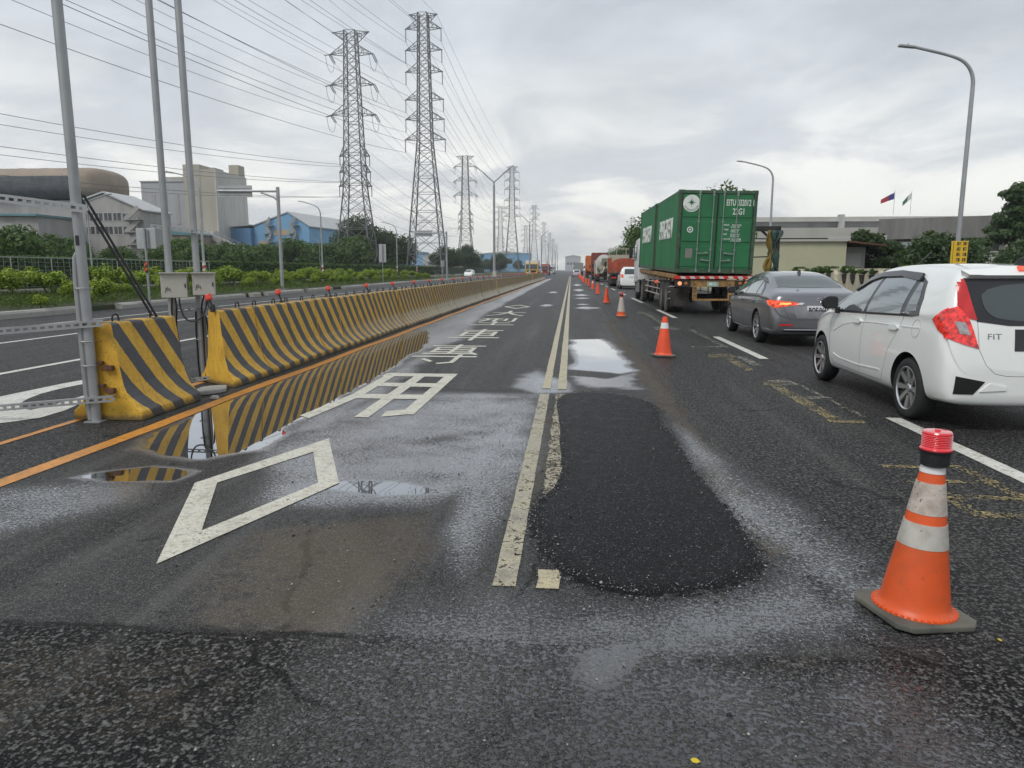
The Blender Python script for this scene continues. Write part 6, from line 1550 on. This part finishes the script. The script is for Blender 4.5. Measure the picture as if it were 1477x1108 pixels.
# ---------------------------------------------------------------- right boundary wall with planters
M_cw2 = mat('cream_wall', (.50, .46, .34), .8, 0, .08, 2, dirt=.45, dirtc=(.22, .19, .14), bump=.15, stretch=(1, 1, .4))
bw = thing('boundary_wall', 'long cream wall with scalloped openings holding plant pots behind the cars', 'wall', (14.1, 0, 0), 0)
y = 14.0; n = 0
prof = [(13.9, 0)]
prof2 = []
segs_ = []
while y < 100:
    prof2.append((y, 1.42)); 
    for k in range(13):
        a = math.pi * k / 12; prof2.append((y + .42 + .30 - .30 * math.cos(a), 1.22 - .52 * math.sin(a) ** .7))
    y += 1.14
wl_ = MB()
yy = [p[0] for p in prof2]
for (ya, za), (yb_, zb) in zip(prof2[:-1], prof2[1:]):
    if yb_ - ya < 1e-5: continue
    wl_.add([(-.11, ya, 0), (.11, ya, 0), (.11, yb_, 0), (-.11, yb_, 0), (-.11, ya, za), (.11, ya, za), (.11, yb_, zb), (-.11, yb_, zb)], [(4, 5, 6, 7), (0, 4, 7, 3), (1, 2, 6, 5)])
wl_.build('wall_body', M_cw2, bw)
cp_ = MB(); y = 14.2
while y < 100:
    cp_.box((0, y, 1.47), (.34, .36, .10)); y += 1.14
cp_.build('coping', M_cw2, bw)
M_pot = mat('dark_pot', (.06, .045, .04), .7, 0, .2)
mp_ = MB(); mp_.lathe([(.0, -.34), (.15, -.34), (.20, -.2), (.25, .08), (.27, .1), (.24, .11), (.22, .04), (0, .04)], 18); potm = mp_.mesh('pot', M_pot); potm.polygons.foreach_set('use_smooth', [True] * len(potm.polygons))
r_ = np.random.default_rng(44); cl = [(r_.normal() * .14, r_.normal() * .2, .2 + .12 * r_.random(), .2, .15) for _ in range(6)]
p, d, ix = blob_pts(r_, 700, cl); plm = leaves('plant', L_mid, p, d, .055, r_, .2 + .7 * r_.random(700), None, .5, False)
y = 14.72; i = 0
while y < 76:
    if i % 5 != 2:
        th = thing('planter', 'dark plant pot with trailing greenery set in the cream wall', 'planter', (14.1, y, 1.12), random.random() * 6, 'plant pots in the cream boundary wall')
        link(bpy.data.objects.new('pot', potm), th); o = bpy.data.objects.new('plant', plm); link(o, th); o.location = (0, 0, .02); k = random.uniform(.8, 1.35); o.scale = (k, k, k * random.uniform(.8, 1.1))
    y += 1.14; i += 1
for i, (x, y, s) in enumerate(((16.5, 30.2, 1.5), (17.2, 26.5, 1.5), (19.5, 27, 1.7), (15.8, 34, 1.25))):
    th = thing('clipped_bush', ['rounded clipped bush behind the wall left of the yellow board', 'low clipped bush just right of the yellow board', 'wide clipped bush behind the white hatchback roof at the right', 'small bush behind the wall above the sedan'][i], 'bush', (x, y, 0), i)
    r_ = np.random.default_rng(60 + i); cl = [(0, 0, .75 * s, .62 * s, .36 * s), (.3 * s, .2, .7 * s, .45 * s, .3 * s), (-.3 * s, -.2, .7 * s, .45 * s, .3 * s)]
    p, d, ix = blob_pts(r_, 2600, cl); leaves('foliage', L_mid, p, d, .06, r_, .3 + .5 * r_.random(2600), th)
    tb = MB(); tb.tube([(0, 0, 0), (0, 0, .7 * s)], .05, 6); tb.build('stem', M_bark, th)
sw = MB(); sw.box((10.9, 150, .07), (5.8, 400, .15)); o = sw.build('pavement', mat('pavement_grey', (.16, .155, .145), .85, 0, .15, 1.5, bump=.3, dirt=.4)); tag(o, kind='structure')
rg = MB(); rg.add([(13.8, -50, .155), (500, -50, .155), (500, 900, .155), (13.8, 900, .155)], [(0, 1, 2, 3)]); o = rg.build('ground', M_turf); tag(o, kind='structure')

# ---------------------------------------------------------------- buildings
def bld(name, label, loc, rz=0): return thing(name, label, 'building', loc, rz)
M_fg = mat('factory_grey', (.36, .35, .335), .8, 0, .06, .5, dirt=.5, dirtc=(.20, .19, .18), ds=.35, stretch=(1, 1, .25))
M_fg2 = mat('factory_pale', (.42, .415, .40), .8, 0, .06, .4, dirt=.4, dirtc=(.24, .23, .21), ds=.3, stretch=(1, 1, .25))
M_bei = mat('tower_beige', (.40, .365, .30), .8, 0, .05, .3, dirt=.35, dirtc=(.26, .235, .19), ds=.2, stretch=(1, 1, .2))
M_bei2 = mat('tower_pale', (.50, .49, .45), .8, 0, .04, .3, dirt=.3, dirtc=(.33, .31, .27), ds=.2, stretch=(1, 1, .2))
M_gw = mat('window_dark', (.07, .075, .075), .2, .2, .25, 1)
M_tan = mat('hall_tan', (.31, .245, .185), .7, .1, .06, .5, dirt=.45, dirtc=(.21, .18, .15), ds=.3)
M_blue = mat('factory_blue', (.17, .36, .56), .6, 0, .05, .4, dirt=.25, dirtc=(.11, .24, .40), ds=.3)
M_roofw = mat('roof_pale', (.46, .47, .47), .5, .1, .05, .4, dirt=.3)
M_teal = mat('roof_teal', (.10, .22, .25), .6, 0, .08, .5, dirt=.3)
def windows(th, name, rects, ax, at, m=M_gw, proud=.05, frame=True):
    """one part per window: glass in a thin frame"""
    for (a0, a1, z0, z1) in rects:
        w_ = MB(); f_ = MB(); e = .12
        def bx(mb, a, b_, c, dd, dep):
            if ax == 'y': mb.box(((a + b_) / 2, at, (c + dd) / 2), (b_ - a, dep, dd - c))
            else: mb.box((at, (a + b_) / 2, (c + dd) / 2), (dep, b_ - a, dd - c))
        bx(w_, a0, a1, z0, z1, proud); o = w_.build(name, m, th)
        if frame:
            bx(f_, a0 - e, a1 + e, z1, z1 + e, proud * 2.4); bx(f_, a0 - e, a1 + e, z0 - e, z0, proud * 2.4); bx(f_, (a0 + a1) / 2 - .05, (a0 + a1) / 2 + .05, z0, z1, proud * 1.8); f_.build('frame', M_fg2, o)
# round-ended storage hall on top, gabled factory in front
A = bld('storage_hall', 'long tan round-backed storage hall with dark underside, far left', (-96, 148, 0))
prof = [(-7.2 * math.cos(a), 18.0 + 5.0 * math.sin(a)) for a in [math.pi * i / 16 for i in range(17)]]
def se(a_, k=.62): return (7.2 * math.copysign(abs(math.cos(a_)) ** k, math.cos(a_)), 18.8 + 3.3 * math.copysign(abs(math.sin(a_)) ** k, math.sin(a_)))
a = MB(); a.prism([se(R(12 + 156 * i / 26)) for i in range(27)], 'x', -60, -2); a.build('hall_body', M_tan, A, smooth=True)
a = MB(); a.prism([se(R(-192 + 204 * i / 22)) for i in range(23)], 'x', -60, -2); a.build('dark_underside', mat('dark_skirt', (.075, .08, .09), .7, 0, .3, .8, dirt=.4), A, smooth=True)  # lower part of the hall body in dark blue-grey
dm = MB(); n_ = 27; vs = []; fs = []
for k, (sx_, dx) in enumerate(((1, 0), (.97, 1.2), (.86, 2.1), (.6, 2.7), (.0, 3.0))):
    for i in range(n_):
        p_ = se(2 * math.pi * i / n_); vs.append((-2 + dx, p_[0] * sx_, 18.8 + (p_[1] - 18.8) * sx_))
for k in range(4):
    for i in range(n_): fs.append((k * n_ + i, k * n_ + (i + 1) % n_, (k + 1) * n_ + (i + 1) % n_, (k + 1) * n_ + i))
dm.add(vs, fs); dm.build('rounded_end', M_tan, A, smooth=True)
sp_ = MB()
for x in np.arange(-58, -3, 5.2): sp_.prism([tuple(c * 1.006 if j == 0 else 18.8 + (c - 18.8) * 1.02 for j, c in enumerate(se(R(20 + 150 * i / 14)))) for i in range(15)] + [se(R(20 + 150 * i / 14)) for i in range(14, -1, -1)], 'x', x, x + .14)
sp_.build('roof_seam', M_fg, A)
sw_ = MB(); sw_.box((-31, 0, 7.7), (56, 10, 15.4)); sw_.build('support_wall', M_fg, A)
B = bld('gabled_factory', 'grey gabled factory with two rows of windows and outside stairs, left', (-91.5, 128, 0), R(0))
g = MB(); g.prism([(0, 0), (14.2, 0), (14.2, 11.9), (7.0, 15.1), (0, 12.9)], 'y', 0, 9); g.build('wall', M_fg, B)
rf = MB(); rf.prism([(-.3, 12.95), (7.0, 15.2), (14.5, 11.95), (14.5, 12.2), (7.0, 15.5), (-.3, 13.2)], 'y', -.4, 9.2); rf.build('roof', M_roofw, B)
windows(B, 'window', [(3.2 + i * 1.75, 4.6 + i * 1.75, zz_, zz_ + 1.35) for i in range(5) for zz_ in (10.3, 7.9)], 'y', 0)
sc = MB()
for k in range(3):
    z = 6.0 + 2.2 * k; sc.box((12.6, -.9, z), (3.0, 1.6, .12)); sc.bar((11.2, -.9, z), (13.8, -.9, z + 2.2), .25, .8); sc.bar((11.2, -1.6, z + 1), (13.8, -1.6, z + 1), .08); sc.bar((11.2, -1.6, z), (11.2, -1.6, z + 1), .08); sc.bar((13.8, -1.6, z), (13.8, -1.6, z + 1), .08)
sc.build('stairs', M_fg, B)
for k in range(14): 
    pass
C_ = bld('factory_block', 'long grey factory block with sliding doors and vents at the left edge', (-124, 118, 0))
w_ = MB(); w_.box((17, 10, 5.2), (34, 20, 10.4)); w_.build('wall', M_fg, C_)
rf = MB(); rf.prism([(-.6, 10.9), (34.4, 10.4), (34.4, 10.75), (-.6, 11.3)], 'y', -.9, 20.5); rf.build('roof', M_teal, C_)
windows(C_, 'roller_door', [(11.5 + i * 4.6, 15.5 + i * 4.6, 7.1, 9.3) for i in range(4)], 'y', 0, M_fg2, .12, False)
windows(C_, 'window', [(11.8 + i * 2.3, 13.7 + i * 2.3, 5.4, 6.6) for i in range(8)], 'y', 0); windows(C_, 'window', [(30.6, 33.4, 6.9, 7.9)], 'y', 0)
lv = MB()
for x in np.arange(11, 34, .55): lv.box((x, -.12, 3.9), (.3, .12, 2.0))
for z in np.arange(3.1, 4.9, .35): lv.box((22.5, -.2, z), (23, .06, .1))
lv.build('louvre_band', M_fg2, C_)
D = bld('grey_block', 'plain grey industrial block with flat rooftop box between the two beige and grey factories', (-133, 220, 0))
w_ = MB(); w_.box((8.0, 8, 14.2), (16, 16, 28.4)); w_.build('wall', mat('block_grey', (.37, .37, .385), .8, 0, .04, .3, dirt=.25), D)
w_ = MB(); w_.box((9.5, 8, 29.2), (10, 10, 1.8)); w_.build('rooftop_box', M_fg, D)
w_ = MB()
for x in (3.8, 7.6, 11.4): w_.box((x, -.05, 20.0), (1.2, .12, 9)); 
w_.build('wall_stripe', M_fg, D)
w_ = MB(); w_.box((8, 8, 28.45), (16.6, 16.6, .3)); w_.build('parapet', M_fg2, D)
E_ = bld('silo_tower', 'tall beige concrete tower building with side windows and a conveyor stair', (-117, 216, 0))
w_ = MB(); w_.box((2.6, 6, 16.4), (5.2, 12, 32.8)); w_.build('stair_core', M_bei, E_)
w_ = MB(); w_.box((7.5, 10.6, 15.7), (4.6, 21, 31.4)); w_.build('wall', M_bei, E_)
w_ = MB(); w_.box((9.95, 10.6, 15.65), (.3, 21.1, 31.3))
for y_ in (4.5, 11.5, 18.5): w_.box((10.13, y_, 15.0), (.1, .25, 28))
w_.build('side_cladding', M_bei2, E_)
w_ = MB(); w_.box((8.2, 18.5, 33.0), (3.2, 4.5, 3.6)); w_.build('rooftop_box', M_bei, E_)
w_ = MB(); w_.box((6.5, 8, 31.9), (1.8, 6, 1.2)); w_.build('rooftop_box', M_fg, E_)
windows(E_, 'window', [(1.6, 3.0, 11.2 + 3.4 * i, 12.6 + 3.4 * i) for i in range(6)], 'y', 0)
w_ = MB(); w_.box((7.5, -2.4, 6.5), (6.5, 4.6, 12.8)); w_.build('annex', M_bei2, E_)
cv_ = MB(); cv_.bar((9, -6, 12), (24, -6, 5.5), 2.2, 1.4)
for k in range(9): cv_.bar((9 + k * 1.7, -7.1, 12 - k * .74), (9 + k * 1.7, -7.1, 14 - k * .74), .14)
cv_.bar((9, -7.1, 14), (24, -7.1, 7.5), .12); cv_.build('conveyor', M_fg, E_)
F_ = bld('low_depot', 'low tan depot with a teal roof between grey block and beige tower', (-136, 200, 0))
w_ = MB(); w_.box((15, 6, 5.6), (30, 12, 11.2)); w_.build('wall', M_tan, F_); w_ = MB(); w_.prism([(-.5, 11.2), (30.5, 11.2), (30.5, 11.6), (15, 13.2), (-.5, 11.6)], 'y', -.5, 12.5); w_.build('roof', M_teal, F_)
windows(F_, 'window', [(8 + i * 2, 9 + i * 2, 8.6, 9.6) for i in range(6)], 'y', 0, frame=False)
G_ = bld('blue_factory', 'bright blue gabled factory with zigzag outside stairs, right of the beige tower', (-108.2, 226, 0), R(-8))
g = MB(); g.prism([(8.5, 0), (27.5, 0), (27.5, 14.6), (20.5, 18.9), (8.5, 14.9)], 'y', 0, 46); g.build('wall', M_blue, G_)
g = MB(); g.box((4.1, 8, 7.2), (8.7, 20, 14.4)); g.build('side_wing', mat('factory_blue_deep', (.09, .21, .38), .6, 0, .06, .4), G_)
rf = MB(); rf.prism([(8.0, 14.95), (20.5, 19.0), (28, 14.55), (28, 14.85), (20.5, 19.4), (8.0, 15.3)], 'y', -.3, 46); rf.prism([(-.6, 14.4), (8.4, 15.2), (8.4, 15.5), (-.6, 14.8)], 'y', -2.3, 18); rf.build('roof', M_roofw, G_)
rf = MB(); rf.prism([(-2, 15.6), (10.5, 19.8), (10.5, 20.6), (-2, 18)], 'y', 22, 34); rf.build('upper_roof', M_teal, G_)
bd = MB()
for (x0, x1, z) in ((10, 14, 9.6), (15.5, 21, 13.0), (15, 20, 8.4)): bd.box(((x0 + x1) / 2, -.05, z), (x1 - x0, .14, 1.7 if z > 9 else .3))
bd.build('tan_panel', mat('tan_panel', (.42, .33, .22), .7), G_)
for xs_ in (14.0, 22.6):
    sc = MB()
    for k in range(4):
        z = 7.6 + 2.5 * k; d_ = 1 if k % 2 else -1
        sc.box((xs_ + d_ * .9, -.9, z), (1.8, 1.6, .16)); sc.bar((xs_ - d_ * .8, -.9, z), (xs_ + d_ * .8, -.9, z + 2.5), .2, .9); sc.bar((xs_ - 1.4, -1.6, z + 1), (xs_ + 1.4, -1.6, z + 1), .1)
    sc.build('zigzag_stairs', M_fg, G_)
windows(G_, 'window', [(.8 + i * 1.5, 2.0 + i * 1.5, 8.3, 9.3) for i in range(5)], 'y', -2.05, frame=False)
for i, (x, y, w__, d__, h__, mm, lb) in enumerate(((-62, 500, 34, 20, 12.5, M_blue, 'far blue warehouse beyond the first lamp post'), (-88, 430, 26, 20, 10, M_roofw, 'far pale blue shed behind the overhead sign by the tallest pylon'), (-6, 760, 16, 20, 15, mat('far_white', (.45, .46, .48), .7), 'far white block at the end of the road'), (-120, 470, 24, 20, 13, M_blue, 'far blue shed between the two big pylons'))):
    th = bld('warehouse', lb, (x, y, 0)); a = MB(); a.box((w__ / 2, d__ / 2, h__ / 2), (w__, d__, h__)); a.build('wall', mm, th)
    rf = MB(); rf.prism([(-.5, h__), (w__ + .5, h__), (w__ / 2, h__ + 1.8)], 'y', -.4, d__ + .4); rf.build('roof', M_roofw, th)
    windows(th, 'window', [(w__ * .12 + k * w__ * .2, w__ * .24 + k * w__ * .2, h__ * .45, h__ * .6) for k in range(4)], 'y', 0, frame=False)
# right-hand side
M_hall = mat('hall_cream', (.42, .41, .37), .75, 0, .05, .4, dirt=.3, dirtc=(.27, .25, .22), ds=.3)
H_ = bld('long_hall', 'long low hall with pale curved metal roof behind the green container', (22, 118, 0))
w_ = MB(); w_.box((36, 14, 3.2), (72, 28, 6.4)); w_.build('wall', M_hall, H_)
rf = MB(); rf.prism([(-.8, 6.5), (5, 8.0), (9, 8.45), (9, 8.25), (5, 7.75), (-.8, 6.3)], 'x', 0, 72); rf.build('lower_roof', mat('roof_white', (.56, .58, .60), .45, .1, .05, .5, dirt=.3), H_)
w_ = MB(); w_.box((36, 12, 8.7), (72, 6, 1.6)); w_.build('clerestory', M_fg, H_)
rf = MB(); rf.box((36, 12, 9.75), (73, 8.4, .75)); rf.build('upper_roof', M_hall, H_)
vt = MB(); vt.box((22.5, 8.2, 9.0), (.9, .9, 3.0)); vt.build('vent_shaft', M_fg2, H_)
J = bld('office_wing', 'low cream and glass wing in front of the long hall', (20, 84, 0))
w_ = MB(); w_.box((7.5, 5, 2.4), (19, 10, 4.8)); w_.build('wall', M_hall, J); w_ = MB(); w_.box((7.5, 4.6, 5.45), (20, 11.6, 1.1)); w_.build('fascia', M_hall, J)
windows(J, 'window', [(2 + i * 1.5, 3.3 + i * 1.5, 3.2, 4.6) for i in range(9)], 'y', 0, M_gw, .06, False)
Kk = bld('concrete_office', 'grey board-marked concrete office with columns and window band, right', (30.0, 73, 0), R(-28))
w_ = MB(); w_.box((11, 6, 2.0), (22, 12, 4.0)); w_.build('wall', M_hall, Kk)
w_ = MB(); w_.box((11.2, 5.7, 5.25), (23.6, 13.2, 1.9)); w_.build('parapet', mat('raw_concrete', (.20, .195, .185), .85, 0, .12, .8, dirt=.6, dirtc=(.11, .105, .10), ds=1.2, stretch=(1, 1, .15)), Kk)
for i in range(8):
    cl_ = MB(); cl_.box((.4 + i * 3.1, -.45, 2.15), (.4, .5, 4.3)); cl_.build('column', M_fg, Kk)
windows(Kk, 'window', [(1.0 + i * 3.1, 2.9 + i * 3.1, 3.1, 4.05) for i in range(7)], 'y', 0, M_mirwin, .08, True)
windows(Kk, 'lower_window', [(.9 + i * 3.1, 3.1 + i * 3.1, .9, 2.0) for i in range(7)], 'y', 0, M_gw, .08, False)
w_ = MB(); w_.box((-2.4, 3, 2.35), (5.2, 8, 4.7)); w_.build('side_block', M_fg2, Kk)
Wc = bld('cream_shed', 'plain cream shed wall with a small lean-to at its right end', (9.5, 47.5, 0))
w_ = MB(); w_.box((3.85, 6, 1.6), (7.7, 12, 3.2)); w_.build('wall', mat('shed_cream', (.44, .43, .29), .75, 0, .04, .6, dirt=.25, dirtc=(.30, .28, .2), ds=.8), Wc)
w_ = MB(); w_.box((3.85, 6, 3.28), (8.0, 12.4, .14)); w_.build('roof', M_hall, Wc)
w_ = MB(); w_.box((8.5, 3.5, 1.45), (1.5, 5, 2.9)); w_.build('lean_to', M_fg, Wc); w_ = MB(); w_.prism([(7.7, 3.15), (10.0, 2.9), (10.0, 2.98), (7.7, 3.25)], 'y', -.4, 6); w_.build('canopy', M_rust, Wc)
windows(Wc, 'shutter', [(7.95, 9.0, 1.2, 2.5)], 'y', 1.0, M_fg2, .06, False)
# flags
for i, (x, y, c, lb) in enumerate(((49.3, 118, (.42, .04, .06), 'red and blue flag on a roof pole above the hall'), (51.8, 118, (.05, .20, .10), 'smaller green and white flag on a roof pole'))):
    th = thing('flag', lb, 'flag', (x, y, 9.8), 0); th.scale = (.62, .62, .8)
    a = MB(); a.tube([(0, 0, 0), (0, 0, 4.6)], .05, 6); a.build('flag_pole', M_lamp, th)
    vs = []; fs = []; L = 3.3 - i * 1.2
    for k in range(9):
        u = k / 8
        for z in (0, 1): vs.append((-L * u, .25 * math.sin(u * 5), 3.0 + 1.2 * z * (1 - .35 * u) - .9 * u * (1 if i == 0 else 1.5)))
    for k in range(8): fs.append((2 * k, 2 * k + 2, 2 * k + 3, 2 * k + 1))
    f = MB(); f.add(vs[:], fs[:]); f.m = [1 if k < 3 else 0 for k in range(8)]
    f.build('cloth', [mat('flag_%d' % i, c, .7), mat('flag_blue' if i == 0 else 'flag_white', (.04, .05, .22) if i == 0 else (.6, .6, .6), .7)], th)

# ---------------------------------------------------------------- moist air
hz = MB(); hz.box((0, 900, 44), (2400, 2100, 92)); hm = bpy.data.materials.new('haze'); t = NT(hm); out = t.n('OutputMaterial'); pv = t.n('VolumePrincipled'); pv.inputs['Density'].default_value = .00042; pv.inputs['Color'].default_value = (.86, .90, .94, 1); pv.inputs['Anisotropy'].default_value = .3; t.l(pv.outputs[0], out.inputs['Volume'])
ho = hz.build('haze', hm); tag(ho, 'pale moist air that fades the far pylons and sheds', 'haze', kind='stuff')
